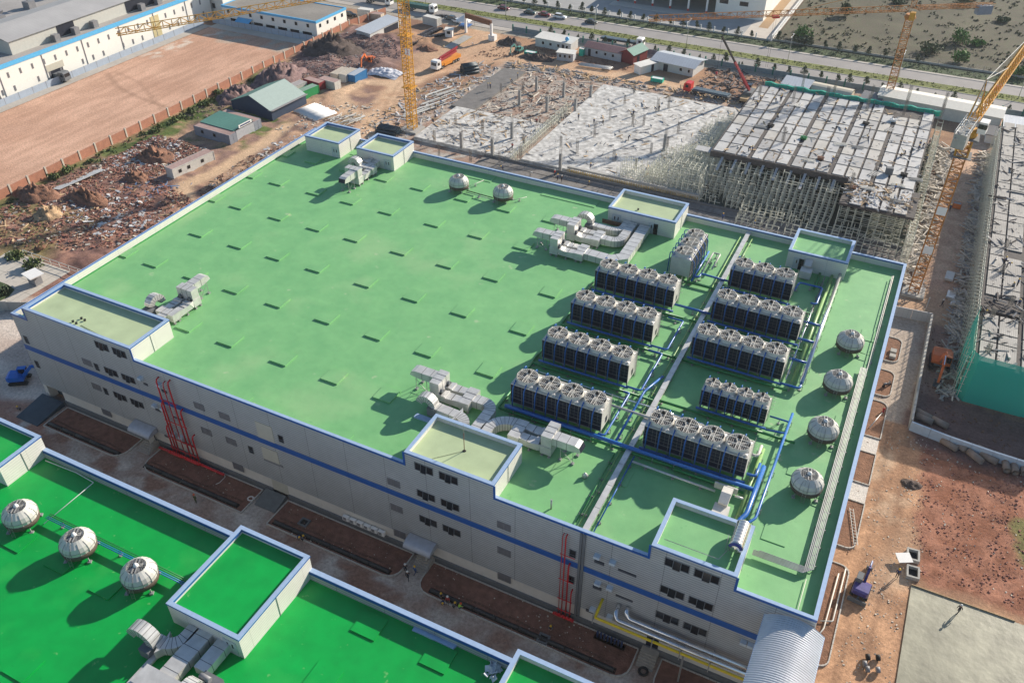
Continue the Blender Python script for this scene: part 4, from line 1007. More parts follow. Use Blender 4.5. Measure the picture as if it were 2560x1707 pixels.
# behind the front middle penthouse: two sets
fan_set('silver duct set left of the front middle penthouse, its outlet pointing left', (66.4,12.6,ZD), 0, 1, [(5.9,1.6)]+arc(7.4,0.1,1.5,90,0)+[(8.9,-5.0)])
def gooseneck(par, cx, cy, base, r, w, ax, flip=1, m=None):
    'a half ring of duct standing in a vertical plane, ax = unit vector of the plane'
    pts = [(cx+ax[0]*r*math.cos(math.radians(a))*flip, cy+ax[1]*r*math.cos(math.radians(a))*flip, base+r*math.sin(math.radians(a))) for a in range(-10, 171, 20)]
    duct(par, pts, w, .95, 'gooseneck', m, seams=.9, wd=(-ax[1], ax[0], 0))
g1 = thing('exhaust_duct', 'silver duct with upright round elbow just behind the front middle penthouse', 'duct', group='exhaust duct sets on the factory roofs')
gooseneck(g1, 67.2, 10.6, ZD+1.5, 1.0, 1.2, (1,0)); duct(g1, [(68.2,10.6,ZD+1.0),(71.8,10.4,ZD+1.0)]+[(x,y,ZD+1.0) for x,y in arc(71.8,8.6,1.8,90,20)], 1.4, 1.1)
MB().box(67.6,9.7,ZD+.2,68.9,11.4,ZD+1.5).build('fan_cabinet', m_plinth, g1); MB().box(66.2,8.6,ZD,69.2,9.4,ZD+.25).build('cabinet_base', m_capl, g1)
fan_set('silver duct set right of the front middle penthouse, its outlet pointing right', (85.45,13.0,ZD), math.pi, 1, [(5.9,.6)]+arc(6.25,3.2,2.6,270,360,8)+[(8.85,5.3)])
# the rear middle penthouse sets
fan_set('silver duct set left of the rear middle penthouse, rear one of two', (66.1,59.2,ZD), 0, 1, [(5.9,1.6)]+arc(7.6,3.1,1.5,-90,0)+[(9.1,8.6)])
fan_set('silver duct set left of the rear middle penthouse, front one of two', (65.4,53.7,ZD), 0, 1, [(5.9,1.5),(10.5,1.3),(12.2,2.8),(12.0,14.0)], runw=1.9)
g2 = thing('exhaust_duct', 'silver duct with upright round elbow, farthest of the ducts by the rear middle penthouse', 'duct', group='exhaust duct sets on the factory roofs')
gooseneck(g2, 67.3, 64.7, ZD+1.5, 1.15, 1.2, (1,0)); duct(g2, [(69.0,64.2,ZD+1.0),(72.2,64.2,ZD+1.0)]+[(x,y,ZD+1.0) for x,y in arc(72.4,65.9,1.7,-90,0)]+[(74.1,68.1,ZD+1.0)], 1.3, 1.1)
MB().box(67.7,63.4,ZD+.2,69.2,65.1,ZD+1.5).build('fan_cabinet', m_plinth, g2); MB().box(69.6,67.0,ZD+.5,73.4,67.15,ZD+1.3).build('screen', m_rust, g2)
# beside the front left penthouse
fan_set('silver duct set beside the long front left penthouse, outlet pointing to the back', (22.9,15.9,ZD), -math.pi/2, -1, [(5.9,1.6),(7.4,1.6)])
g3 = thing('exhaust_duct', 'small upright silver elbow duct behind the long front left penthouse', 'duct', group='exhaust duct sets on the factory roofs')
gooseneck(g3, 17.9, 11.6, ZD+1.4, 1.1, 1.2, (0,1)); MB().box(17.2,9.4,ZD+.2,18.9,11.2,ZD+1.4).build('fan_cabinet', m_plinth, g3)
# beside the rear left penthouse
fan_set('silver duct set in front of the rear left penthouse, outlet pointing to the front', (19.3,59.8,ZD), math.pi/2, -1, [(5.9,1.6),(8.4,1.6)])
g4 = thing('exhaust_duct', 'small shaded silver elbow duct beside the rear left penthouse wall', 'duct', group='exhaust duct sets on the factory roofs')
gooseneck(g4, 18.0, 65.0, ZD+1.5, 1.0, 1.2, (1,0)); MB().box(17.0,65.8,ZD+.2,18.5,67.4,ZD+1.4).build('fan_cabinet', m_plinth, g4); duct(g4, [(18.6,66.6,ZD+1.4),(19.9,66.6,ZD+1.4),(19.9,68.1,ZD+1.4)], .9, .9)
# on the second factory, beside its big penthouse
V2 = lambda x, y, z: T(7, x, y, ZD+z)
g5 = thing('exhaust_duct', 'shaded silver duct set in front of the big penthouse on the vivid green roof', 'duct', group='exhaust duct sets on the factory roofs')
gooseneck(g5, 60.0, -32.3, ZD+1.6, 1.25, 1.3, (1,0)); duct(g5, [(61.2,-32.0,ZD+1.0),(62.0,-32.0,ZD+1.0)]+[(x,y,ZD+1.0) for x,y in arc(62.0,-30.4,1.6,-90,0)]+[(63.6,-29.2,ZD+1.0)], 1.3, 1.1)
MB().box(60.3,-33.6,ZD+.2,61.6,-31.4,ZD+1.4).build('fan_cabinet', m_plinth, g5)
duct(g5, [(65.0,-29.1,ZD+1.0),(65.0,-34.6,ZD+1.0)], 1.9, 1.1); duct(g5, [(67.4,-29.1,ZD+.9),(67.4,-32.6,ZD+.9)], 1.5, 1.1)
MB().box(62.6,-36.6,ZD+.5,67.4,-34.5,ZD+1.75).build('mixing_box', m_galv, g5)
duct(g5, [(63.6,-36.6,ZD+1.1),(63.6,-42.5,ZD+1.1)], 1.6, 1.2); duct(g5, [(66.2,-36.6,ZD+1.1),(66.2,-42.5,ZD+1.1)], 1.7, 1.2)
MB().box(61.4,-45.6,ZD+1.4,67.4,-42.4,ZD+3.2).build('tall_plenum', m_galv, g5)
g6 = thing('exhaust_duct', 'bright silver elbow duct over a grey fan cabinet by the big penthouse door', 'duct', group='exhaust duct sets on the factory roofs')
gooseneck(g6, 68.4, -35.0, ZD+1.6, 1.0, 1.2, (0,1)); MB().box(68.0,-34.4,ZD+.2,70.2,-32.4,ZD+1.5).build('fan_cabinet', m_plinth, g6); MB().tube([(68.2,-33.2,ZD+1.9),(69.4,-33.2,ZD+1.9)], .3, 10).build('fan_motor', m_frame, g6)
g7 = thing('cable_duct', 'long narrow silver cable duct left of the ducts on the vivid green roof', 'duct')
for k in range(5): MB().box(61.55, -34.5-k*3.3, ZD+.3, 62.15, -31.25-k*3.3, ZD+.62).build('duct_section', m_galv, g7)
# small blower by the front right penthouse, and the shaded one at the rear right penthouse
for lab, x, y in (('grey blower unit with sloping duct behind the front right penthouse', 107.1, 9.2), ('grey blower unit against the wall of the rear right penthouse', 105.6, 65.3)):
    g = thing('blower_unit', lab, 'blower', (x, y, ZD), group='blower units')
    MB().box(-.9,0,.2,.9,1.6,1.5).build('fan_cabinet', m_frp, g)
    MB().rectsweep([(0,1.4,1.6),(0,2.6,2.1),(0,3.6,1.9),(0,4.2,1.2)], 1.1, .8).build('duct_section', m_frp, g)
    MB().tube([(.9,3.6,1.4),(1.9,3.6,1.4)], .14, 8).build('outlet_pipe', m_galv, g); MB().box(-1.8,4.6,.6,1.0,4.8,1.5).build('screen', m_frp, g)
# sheet stacks left on the roofs
st = thing('sheet_stack', 'stack of pale blue trim sheets lying in the shade on the vivid green roof', 'sheets')
for k in range(3):
    a = T(8,500+k*25,1185+k*12,ZD+.15); b = T(8,800-k*10,1300+k*10,ZD+.15); MB().bar(a, b, .5-.1*k, .12+.1*k).build('sheet', m_capl, st)
bag = thing('plastic_bag', 'crumpled pale plastic sheet in the corner by the lower right penthouse', 'sheet')
q = T(8,1060,1470,ZD); bb = MB()
for k in range(30):
    a = random.random()*6.28; r = random.random()*1.0; bb.obox((q.x+r*math.cos(a)*.8, q.y+r*math.sin(a)*1.2, ZD+.1+.25*random.random()), (.6,.5,.08), random.random()*6, random.random()*1.2, random.random())
bb.build('crumpled_sheet', M('plastic_sheet', (.55,.58,.62), .35, var=.1), bag)
# ================================================================ unfinished buildings behind the factory
SZ = .9      # top of the ground slabs
m_slab = M('fresh_slab', (.54,.53,.50), .85, var=.3, scale=.45, var2=.35, scale2=.9, bump=.2, bscale=2)
m_slabd = M('damp_slab', (.17,.16,.15), .8, var=.2, scale=.6, bump=.2)
def slab(name, label, x0, y0, x1, y1, z0, z1, m, cat='slab'):
    o = MB().box(x0, y0, z0, x1, y1, z1).build(name, m); return tag(o, label, cat)
slab('concrete_slab', 'white-stained fresh concrete slab left of the scaffold trench, behind the factory', 1.5, 111.6, 28.6, 133.5, -.05, SZ, m_slab)
slab('concrete_slab', 'largest fresh concrete slab, between the scaffold trench and the timber deck', 31.4, 112.4, 75.5, 166.5, -.05, SZ, m_slab)
slab('concrete_slab', 'damp dark grey slab strip running to the back of the site', -.6, 134.2, 6.6, 166.2, -.05, SZ-.35, m_slabd)
cs = thing('timber_deck', 'dark timber shutter strip directly behind the factory parapet', 'deck')
for k in range(34):
    x = 22+k*2.9
    MB().box(x, 99, .02, x+2.82, 111.0, .30).build('plank', m_boardd if False else M('grey_shutter_board', (.20,.185,.17), .85, var=.25, scale=1.5, var2=.25, scale2=.3), cs)
for y in (102, 105, 108):
    MB().box(22, y, .301, 120, y+.14, .34).build('seam', m_black, cs)
MB().box(22, 111.05, .02, 120, 111.3, .75).build('edge_beam', m_plinth, cs)
ep = thing('edge_beam', 'concrete edge beam on yellow props along the front of the largest slab', 'beam')
MB().box(44, 111.6, 1.5, 76, 112.35, 2.0).build('beam', m_conc, ep)
pr = MB()
for k in range(110): pr.bar((44+k*.29, 111.75+.3*(k % 2), .3), (44+k*.29+random.uniform(-.1,.1), 111.75+.3*(k % 2), 1.5), .07)
tag(pr.build('prop', M('yellow_prop', (.50,.36,.12), .7, var=.3)), 'row of yellow props below the front edge of the largest slab', 'props', kind='stuff')
# the raised timber deck: pale panels between dark beam slots
m_ply = [M('deck_ply_%s' % a, c, .7, var=.08, scale=.8, var2=.14, scale2=.5) for a, c in (('pale', (.50,.495,.48)), ('grey', (.44,.44,.435)), ('warm', (.46,.44,.40)), ('dull', (.36,.355,.345)))]
m_beam = M('beam_slot', (.085,.075,.07), .85, var=.3, scale=2)
D3 = 7.8
def deck(name, label, xs, ys, z, skip=(), cutz=.75, extra=None):
    d = thing(name, label, 'deck')
    MB().box(xs[0][0]-.5, ys[0][0]-.5, z-cutz, xs[-1][1]+.35, ys[-1][1]+.5, z-.22).build('beam_bed', m_beam, d) if not extra else None
    for i, (x0, x1) in enumerate(xs):
        for j, (y0, y1) in enumerate(ys):
            if (i, j) in skip: continue
            MB().box(x0, y0, z-.2, x1, y1, z+random.uniform(-.02,.03)).build('formwork_panel', m_ply[min(3, int(random.random()**1.2*4))], d)
    return d
def spans(a, b, n, gap, big=0):
    w = (b-a)/n; return [(a+k*w+gap/2, a+(k+1)*w-gap/2) for k in range(n)]
xs = []; x = 75.0
while x < 119.3:
    xs.append((x, min(x+2.3, 119.6))); x += 2.78 if (len(xs) % 3) else 3.3
ys = spans(123.4, 168.4, 8, .55); YS3 = ys
sk = {(12,7),(13,7),(11,7)}
dk = deck('formwork_deck', 'large raised deck of pale plywood panels between dark beam slots', xs, ys, D3, sk)
xs2 = [q for q in xs if q[0] > 105]
for (x0, x1) in xs2:
    for y0, y1 in ((111.6,116.9),(117.4,122.9)): MB().box(x0, y0, D3-.2, x1, y1, D3).build('formwork_panel', random.choice(m_ply), dk)
MB().box(105.2, 111.2, D3-.75, 119.9, 122.95, D3-.22).build('beam_bed', m_beam, dk)
MB().box(74.6, 122.7, D3-1.3, 105.2, 122.95, D3+.05).build('edge_shutter', m_beam, dk)
MB().box(70.6, 124, D3-1.2, 74.9, 126.6, D3-1.0).build('formwork_panel', m_ply[1], dk)
nt_ = thing('safety_net', 'bright green safety net along the back edge of the raised deck', 'net')
nm = MB(); pts = [(76+k*1.47, 169.2+.25*math.sin(k*1.3), D3-.9, D3+.75+.18*math.sin(k*2.1)) for k in range(31)]
for a, b in zip(pts[:-1], pts[1:]): nm.quad((a[0],a[1],a[2]),(b[0],b[1],b[2]),(b[0],b[1],b[3]),(a[0],a[1],a[3])); nm.quad((a[0],a[1],a[3]),(b[0],b[1],b[3]),(b[0],b[1]-.5,b[3]-.1),(a[0],a[1]-.5,a[3]-.1))
nm.build('net_sheet', m_net, nt_)
gp = MB()
for k in range(23): gp.bar((76+k*2, 169.0, D3-1), (76+k*2, 169.0, D3+1.2), .07)
gp.build('net_post', m_steel, nt_)
# scaffolding field under and in front of the deck
m_scaf = M('scaffold_pole', (.62,.62,.52), .6, var=.2, scale=2)
sc_ = MB(); r2 = random.Random(3)
def scaffold(x0, x1, y0, y1, zt, step=1.22, drop=.25, zb=.1, th=.11):
    nx, ny = int((x1-x0)/step), int((y1-y0)/step)
    for i in range(nx+1):
        for j in range(ny+1):
            if r2.random() < drop*.5: continue
            x, y = x0+i*step, y0+j*step; h = zt-zb if not callable(zt) else zt(x, y)-zb; h *= r2.uniform(.9,1.0)
            sc_.bar((x, y, zb), (x, y, zb+h), th)
            for z in np.arange(zb+1.1, zb+h, 1.25):
                if r2.random() > drop and i < nx: sc_.bar((x, y, z), (x+step, y, z), th*.75)
                if r2.random() > drop*2.4 and j < ny: sc_.bar((x, y, z), (x, y+step, z), th*.75)
            if r2.random() < .12: sc_.bar((x, y, zb+.2), (x+step, y, zb+min(h, 2.6)), th*.8)
hf = lambda x, y: 2.6+4.6*min(1, max(0, (y-110.5)/9.0))+.5*math.sin(x*.7)
scaffold(76, 104.8, 111.8, 122.4, hf); scaffold(62, 75.5, 112.5, 131, lambda x, y: 2.5+4.5*max(0, min(1, (x-60)/12)))
scaffold(105.5, 119.4, 111.6, 122, D3-.9, 1.6, .3); scaffold(76, 119, 123.6, 126, D3-1.3, 1.6, .3)
scaffold(66, 74.6, 131, 152, lambda x, y: 1.6+5.6*max(0, min(1, (x-65)/8)), 1.4, .35); scaffold(119.6, 121.0, 100, 168, D3-1, 1.3, .15)
scaffold(86, 119.5, 105.5, 110.8, lambda x, y: 2.2+1.8*(y-105)/6, 1.3, .3, .3)
scaffold(29.0, 31.2, 111.6, 146, 2.6, 1.1, .1); scaffold(56, 76, 112.6, 120, 4.4, 1.3, .3)
tag(sc_.build('scaffold_poles', m_scaf), 'dense field of pale scaffold poles around and below the raised deck', 'scaffolding', kind='stuff')
MB().box(60, 113, .02, 105, 123, .06); tag(MB().quad((76,111.4,.12),(120,111.4,.12),(120,168,.12),(76,168,.12)).build('ground', M('dark_floor', (.05,.065,.05), .9, var=.4, scale=.6)), kind='structure')  # very dark floor sheet under the deck and scaffolding
# inclined beam-side shutters reaching forward from the deck
fb_ = thing('shutter_strip', '', 'formwork', (77.5, 123, 0)); MB().obox((0,-2.4,D3-1.5), (.55,5.2,.12), 0, .28).build('board', m_ply[1], fb_)
copies(fb_, [((77.6+k*3.1, 123.0, 0), 0, 'narrow shutter board sloping forward from the raised deck, '+ORD[k]+' from the left', (1, random.uniform(.6,1.2), 1)) for k in range(9)], 'sloping shutter boards')

# columns and rebar cages
rb = MB()
for a, b in ((-.25,-.25),(.25,-.25),(.25,.25),(-.25,.25),(0,-.27),(0,.27)): rb.bar((a,b,0),(a+random.uniform(-.04,.04),b+random.uniform(-.04,.04),3.3+random.uniform(-.3,.3)), .05)
for z in np.arange(.3, 3.0, .3):
    for (a,b),(c,d_) in (((-.27,-.27),(.27,-.27)),((.27,-.27),(.27,.27)),((.27,.27),(-.27,.27)),((-.27,.27),(-.27,-.27))): rb.bar((a,b,z),(c,d_,z), .028)
rc = thing('rebar_column', '', 'rebar cage'); rb.build('rebar_cage', M('rebar', (.19,.17,.15), .8, var=.25), rc)
cc = thing('concrete_column', '', 'column'); MB().box(-.32,-.32,0,.32,.32,4.2).build('column_shaft', M('column_concrete', (.27,.27,.265), .85, var=.2), cc)
rq = MB()
for a, b in ((-.22,-.22),(.22,-.22),(.22,.22),(-.22,.22),(0,.2)): rq.bar((a,b,4.2),(a,b,5.9+random.uniform(-.3,.2)), .045)
rq.build('rebar_starter', M('rebar', (.19,.17,.15), .8), cc)
spots = []
gridx = [2, 9.6, 17.6, 25.6, 36, 44.4, 52.8, 61.2, 69.6]; 
RB = [T(2,q[0],q[1],SZ) for q in ((648,970),(792,860),(975,905),(678,1065),(893,1110),(1255,1000),(1090,1110),(1845,820),(1945,715),(2170,760),(2075,860),(2310,915),(1870,1100),(1620,1050),(2020,1160),(2235,1010),(1740,935),(2000,860),(1510,1000),(2125,1050),(2010,640),(2245,740),(1235,1085),(2340,1190),(1250,640),(1100,640))]
spots = [((q.x,q.y,SZ), random.random(), '') for q in RB]
for i, q in enumerate(sorted(range(len(spots)), key=lambda k: spots[k][0][0])):
    l, r_, _ = spots[q]; side = 'left slab' if l[0] < 29 else 'largest slab'
    spots[q] = (l, r_, 'upright rebar cage on the %s, %s counting from the left' % (side, ORD[i]), random.uniform(.8,1.15))
copies(rc, spots, 'rebar cages on the ground slabs')
spots = []
CCP = [T(2,q[0],q[1],z) for q, z in (((832,1015),SZ),((1042,1060),SZ),((1176,945),SZ),((1505,1165),SZ),((2215,1030),SZ),((1228,720),0),((1343,625),0),((1414,765),0),((1528,665),0),((1712,685),0),((1607,780),0))]
nm_ = ['left slab, front left of the three tall ones','left slab, front middle of the three tall ones','left slab, standing alone near its right part','near front edge of the largest slab','right part of the largest slab','brown earth plot, beside the dark slab strip','brown earth plot, farthest back on the left','brown earth plot, leaning bundle at its foot','brown earth plot, back row middle','brown earth plot, by the corner of the largest slab','brown earth plot, right end near the trench']
copies(cc, [((q.x,q.y,q.z),0,'square grey concrete column with rebar on the '+n if 'slab,' in n else 'square grey concrete column at the '+n) for q, n in zip(CCP, nm_)], 'concrete columns behind the factory')
rdk = dup(rc, (80,150,D3), 0, 'x'); rspots = []
for i, (tx, ty) in enumerate(((540,660),(770,700),(835,600),(995,700),(1050,640),(1275,760),(1300,690),(1525,790),(1555,690),(1775,820),(1800,740),(1160,1300),(700,980),(1420,1480))):
    q = T(3,tx,ty,D3-.1); rspots.append(((q.x,q.y,D3-.1), random.random(), 'tall rebar cage rising from the raised deck, %s in the row order from the left' % ORD[i], (1,1,1.25)))
copies(rdk, rspots, 'rebar cages on the raised deck')

# people -----------------------------------------------------------
def figure(name, joints, col_top, col_leg, helmet, tool=None):
    'skinned body from named joints'
    J = {k: Vector(v) for k, v in joints.items()}
    names = list(J); E_ = [('pel','chest'),('chest','neck'),('neck','head'),('chest','shl'),('shl','ell'),('ell','hal'),('chest','shr'),('shr','elr'),('elr','har'),('pel','hil'),('hil','knl'),('knl','anl'),('anl','tol'),('pel','hir'),('hir','knr'),('knr','anr'),('anr','tor')]
    rad = dict(pel=.135,chest=.155,neck=.06,head=.105,shl=.075,ell=.05,hal=.045,shr=.075,elr=.05,har=.045,hil=.09,knl=.065,anl=.05,tol=.045,hir=.09,knr=.065,anr=.05,tor=.045)
    me = bpy.data.meshes.new('sk'); me.from_pydata([J[n] for n in names], [(names.index(a), names.index(b)) for a, b in E_], [])
    o = bpy.data.objects.new('sk', me); COL.objects.link(o)
    sk = o.modifiers.new('s', 'SKIN'); 
    for i, n in enumerate(names): d = me.skin_vertices[0].data[i]; d.radius = (rad[n], rad[n]); d.use_root = (n == 'pel')
    ss = o.modifiers.new('b', 'SUBSURF'); ss.levels = 1
    dg = bpy.context.evaluated_depsgraph_get(); ev = o.evaluated_get(dg); m2 = bpy.data.meshes.new_from_object(ev)
    bpy.data.objects.remove(o); m2.materials.clear()
    for mm in (col_top, col_leg, m_skin, m_black): m2.materials.append(mm)
    grp = {0: ('chest','shl','shr','ell','elr'), 1: ('pel','hil','hir','knl','knr','anl','anr'), 2: ('head','hal','har','neck'), 3: ('tol','tor')}
    jm = [(J[n], g) for g, ns in grp.items() for n in ns]+[(J['pel'].lerp(J['chest'], .55), 0), (J['ell'].lerp(J['shl'],.5), 0), (J['elr'].lerp(J['shr'],.5), 0)]
    for p in m2.polygons: p.material_index = min(jm, key=lambda q: (q[0]-p.center).length)[1]; p.use_smooth = True
    t_ = thing('person', '', 'person'); b = bpy.data.objects.new('body', m2); COL.objects.link(b); b.parent = t_
    h = MB(); hd = J['head']; h.lathe((hd.x, hd.y, hd.z), [(.165,.02),(.15,.06),(.14,.12),(.09,.18),(.02,.2)], 12); h.build('hard_hat', helmet, t_)
    MB().obox((hd.x, hd.y-.1, hd.z-.02), (.05,.05,.05)).build('nose', m_skin, t_)
    return t_
STAND = dict(pel=(0,0,.92),chest=(0,0,1.32),neck=(0,0,1.48),head=(0,-.01,1.62),shl=(.2,0,1.38),ell=(.26,.02,1.1),hal=(.26,-.08,.86),shr=(-.2,0,1.38),elr=(-.26,.02,1.1),har=(-.25,-.1,.87),hil=(.1,0,.85),knl=(.11,-.02,.47),anl=(.11,0,.09),tol=(.12,-.14,.04),hir=(-.1,0,.85),knr=(-.11,-.02,.47),anr=(-.12,.02,.09),tor=(-.13,-.12,.04))
WALK = dict(STAND, knl=(.11,-.18,.5), anl=(.11,-.28,.09), tol=(.11,-.42,.05), knr=(-.11,-.02,.48), anr=(-.11,.3,.12), tor=(-.11,.18,.04), ell=(.25,.14,1.12), hal=(.24,.1,.87), elr=(-.25,-.1,1.12), har=(-.23,-.28,.92))
BEND = dict(STAND, chest=(0,-.32,1.15), neck=(0,-.46,1.18), head=(0,-.57,1.16), shl=(.19,-.36,1.14), ell=(.2,-.42,.85), hal=(.12,-.5,.58), shr=(-.19,-.36,1.14), elr=(-.2,-.42,.85), har=(-.1,-.52,.56), knl=(.12,-.1,.48), knr=(-.12,-.1,.48))
SQUAT = dict(STAND, pel=(0,.1,.36), chest=(0,-.12,.72), neck=(0,-.2,.84), head=(0,-.24,.97), shl=(.19,-.14,.78), ell=(.22,-.32,.56), hal=(.1,-.46,.42), shr=(-.19,-.14,.78), elr=(-.22,-.32,.56), har=(-.08,-.46,.4), hil=(.11,.06,.34), knl=(.2,-.28,.5), hir=(-.11,.06,.34), knr=(-.2,-.28,.5))
cl = lambda n, c: M('cloth_'+n, c, .9, var=.15, scale=8)
HY, HO, HW = M('helmet_yellow', (.70,.42,.03), .35), M('helmet_orange', (.65,.10,.03), .35), M('helmet_white', (.75,.75,.72), .35)
BL, DK, RD, GY, LT, OLV, VST = cl('blue', (.04,.12,.32)), cl('dark', (.03,.03,.04)), cl('red', (.40,.04,.04)), cl('grey', (.16,.16,.17)), cl('light', (.45,.44,.42)), cl('olive', (.10,.12,.06)), cl('vest', (.35,.60,.06))
PP = {'stand_navy': figure('p', STAND, m_navy, DK, HY), 'walk_dark': figure('p', WALK, DK, DK, HW), 'bend_navy': figure('p', BEND, m_navy, DK, HY), 'squat_grey': figure('p', SQUAT, GY, DK, HY),
      'stand_red': figure('p', STAND, RD, DK, HW), 'walk_blue': figure('p', WALK, BL, m_navy, HY), 'squat_vest': figure('p', SQUAT, VST, m_navy, HO), 'stand_olive': figure('p', STAND, OLV, OLV, HO), 'bend_light': figure('p', BEND, LT, GY, HW)}
used = set()
def person(kind, q, rz, label, z=0, group=None):
    p = PP[kind]; loc = (q.x, q.y, z)
    if kind not in used: used.add(kind); p.location = loc; p.rotation_euler = (0,0,rz); tag(p, label, None, group); return p
    return dup(p, loc, rz, label, group)
# alley
for kind, q, rz, lb in (('walk_dark', T(8,466,850), .4, 'person in dark clothes walking away from the middle entrance steps'), ('walk_dark', T(8,450,800), .6, 'person in dark clothes just behind another, near the middle entrance steps'),
    ('walk_blue', T(8,515,815), 2.6, 'person in blue top and yellow helmet at the foot of the middle steps'), ('stand_navy', T(8,578,690), 0, 'person standing in the doorway under the middle canopy'),
    ('squat_grey', T(8,685,970), 1.2, 'person crouching over the trench pipe, grey top and yellow helmet'), ('bend_navy', T(8,705,1025), .5, 'person bending at the kerb left of the group by the trench'),
    ('stand_red', T(8,738,1020), 0, 'person in red with white helmet in the group by the trench'), ('squat_grey', T(8,775,1040), 2, 'person crouching low in the middle of the group by the trench'),
    ('squat_vest', T(8,815,1050), 2.4, 'person in lime green vest at the right end of the group by the trench'), ('squat_grey', T(8,1445,1190), 0, 'person crouching in the planting bed below the red pipes'),
    ('stand_olive', T(7,1342,325), 0, 'person in olive with orange helmet standing on the wet alley concrete'), ('bend_navy', T(7,2045,580), 1.0, 'person with orange helmet bending beside the trench, left of a pair'),
    ('squat_grey', T(7,2068,583), 2.0, 'person in dark blue crouching beside the trench, right of a pair'), ('walk_dark', T(6,1785,540), 1.0, 'person in dark red walking on the haul road beyond the grey barrier'),
    ('squat_grey', T(4,140,1245), 0, 'person crouching beside the wet ramp at the left end of the alley'), ('walk_dark', T(9,1895,1085), -.7, 'person in black with white helmet crossing the fresh concrete pad'),
    ('stand_navy', T(9,1480,835), 0, 'person standing on the sandy lane left of the concrete manholes'), ('bend_light', T(2,910,318), 0, 'person in dark clothes on the sandy site road near the gate'),
    ('stand_navy', T(3,1840,1445), 0, 'person standing on the haul road beside the orange skip'), ('bend_light', T(3,1785,1505), .6, 'person bending on the haul road at the foot of the orange crane')):
    zz = .9 if 'doorway' in lb else (.14 if 'pad' in lb else 0)
    person(kind, q, rz, lb, zz)
DP = [((500,700),'walk_dark'),((545,700),'stand_navy'),((525,740),'stand_navy'),((655,700),'bend_navy'),((685,700),'stand_navy'),((692,690),'stand_navy'),((465,1040),'bend_navy'),((490,1045),'stand_navy'),((1037,1120),'walk_blue'),((1015,1150),'squat_grey'),((1290,920),'stand_navy'),((1285,960),'bend_navy'),((1635,1010),'stand_navy'),((1655,1018),'bend_navy'),((1625,1040),'stand_navy'),((1700,995),'walk_dark'),((1370,1150),'squat_grey'),((1465,1310),'walk_blue'),((1535,1060),'bend_navy'),((1505,1075),'squat_grey'),((1230,820),'bend_navy'),((670,810),'squat_grey'),((1680,1110),'stand_navy'),((955,1140),'bend_light')]
DPs = sorted(DP, key=lambda q: T(3,*q[0],D3).x)
for i, ((tx, ty), k) in enumerate(DPs): person(k, T(3,tx,ty,D3), random.random()*6, 'dark-clothed worker on the raised plywood deck, %s from the left' % ORD[i], D3+.02, 'workers on the raised deck')
SP = [((1345,850),'stand_red'),((1367,850),'walk_dark'),((1630,820),'stand_navy'),((1735,850),'bend_navy'),((1797,858),'walk_dark'),((2005,795),'stand_navy'),((1995,800),'bend_navy'),((2160,765),'bend_navy'),((2180,760),'stand_navy'),((1720,925),'bend_light'),((1970,960),'bend_navy'),((1885,1100),'stand_navy'),((1712,1160),'stand_navy'),((1178,1020),'stand_red'),((1012,610),'stand_navy'),((1028,610),'stand_navy'),((1178,570),'bend_navy'),((1215,540),'stand_navy'),((690,700),'walk_blue'),((650,720),'bend_navy'),((668,718),'squat_grey')]
SPs = sorted(SP, key=lambda q: T(2,*q[0],SZ).x)
for i, ((tx, ty), k) in enumerate(SPs): person(k, T(2,tx,ty,SZ), random.random()*6, 'worker among the ground slabs behind the factory, %s counting from the left' % ORD[i], SZ if T(2,tx,ty,SZ).x > 0 else .1, 'workers on the ground slabs')
for i, (n, tx, ty, k) in enumerate(((2,1115,1165,'bend_navy'),(2,1300,1205,'bend_light'),(2,1467,1205,'stand_red'),(2,1487,1235,'stand_navy'),(2,1515,1245,'walk_dark'),(2,1700,1270,'squat_grey'),(3,290,1505,'walk_blue'),(3,505,1555,'walk_blue'))):
    person(k, T(n,tx,ty,.35), random.random()*6, 'worker on the dark shutter strip behind the parapet, %s from the left' % ORD[i], .35, 'workers on the shutter strip')
for i, (tx, ty, k) in enumerate(((2300,400,'stand_navy'),(2215,250,'stand_navy'),(2230,270,'bend_navy'),(2310,540,'bend_navy'),(2275,410,'squat_grey'),(2085,590,'squat_grey'))):
    person(k, T(6,tx,ty,8.0), random.random()*6, 'worker on the deck of the right-hand unfinished building, %s of six' % ORD[i], 8.0, 'workers on the right-hand deck')

# the right-hand unfinished building with green netting
d4 = thing('unfinished_building', 'unfinished building at the right edge wrapped in green netting, grey deck on top', 'building')
Z4 = 7.9
m_ply4 = lines(M('rib_deck', (.34,.325,.30), .7, var=.12, scale=.8, var2=.25, scale2=.3), 'X', .3, .3, .75, .5); xs4 = [(134.2,136.5),(136.8,139.6),(140.4,143.2),(143.6,146.5),(146.9,150)]; y = 67.3; n = 0
while y < 168:
    L = (6.2, 3.0, 5.6)[n % 3]
    for i, (x0, x1) in enumerate(xs4):
        if (i in (0,1) and 78 < y < 83) or (i in (1,2) and 100 < y < 104): continue
        MB().box(x0, y, Z4-.2, x1, y+L-.35, Z4+random.uniform(-.02,.02)).build('formwork_panel', m_ply4, d4)
    y += L; n += 1
MB().box(133.7, 66.8, Z4-.9, 152, 78.0, Z4-.22).box(133.7, 83.2, Z4-.9, 152, 168, Z4-.22).box(139.8, 78, Z4-.9, 152, 83.2, Z4-.22).build('beam_bed', m_beam, d4)
for k in range(8):
    for x in (134.6, 142.8): MB().box(x-.3, 67.2+k*8.4, 0, x+.3, 67.8+k*8.4, Z4-.9).build('column', m_conc, d4)
MB().box(134.5, 67.6, .0, 152, 168, .25).build('floor_slab', m_slabd, d4)
nm = MB(); P_ = [(152,66.4),(146,66.4),(140,66.3),(134.2,66.3),(133.0,67.5),(132.9,71),(132.8,75),(133.2,78.8)]
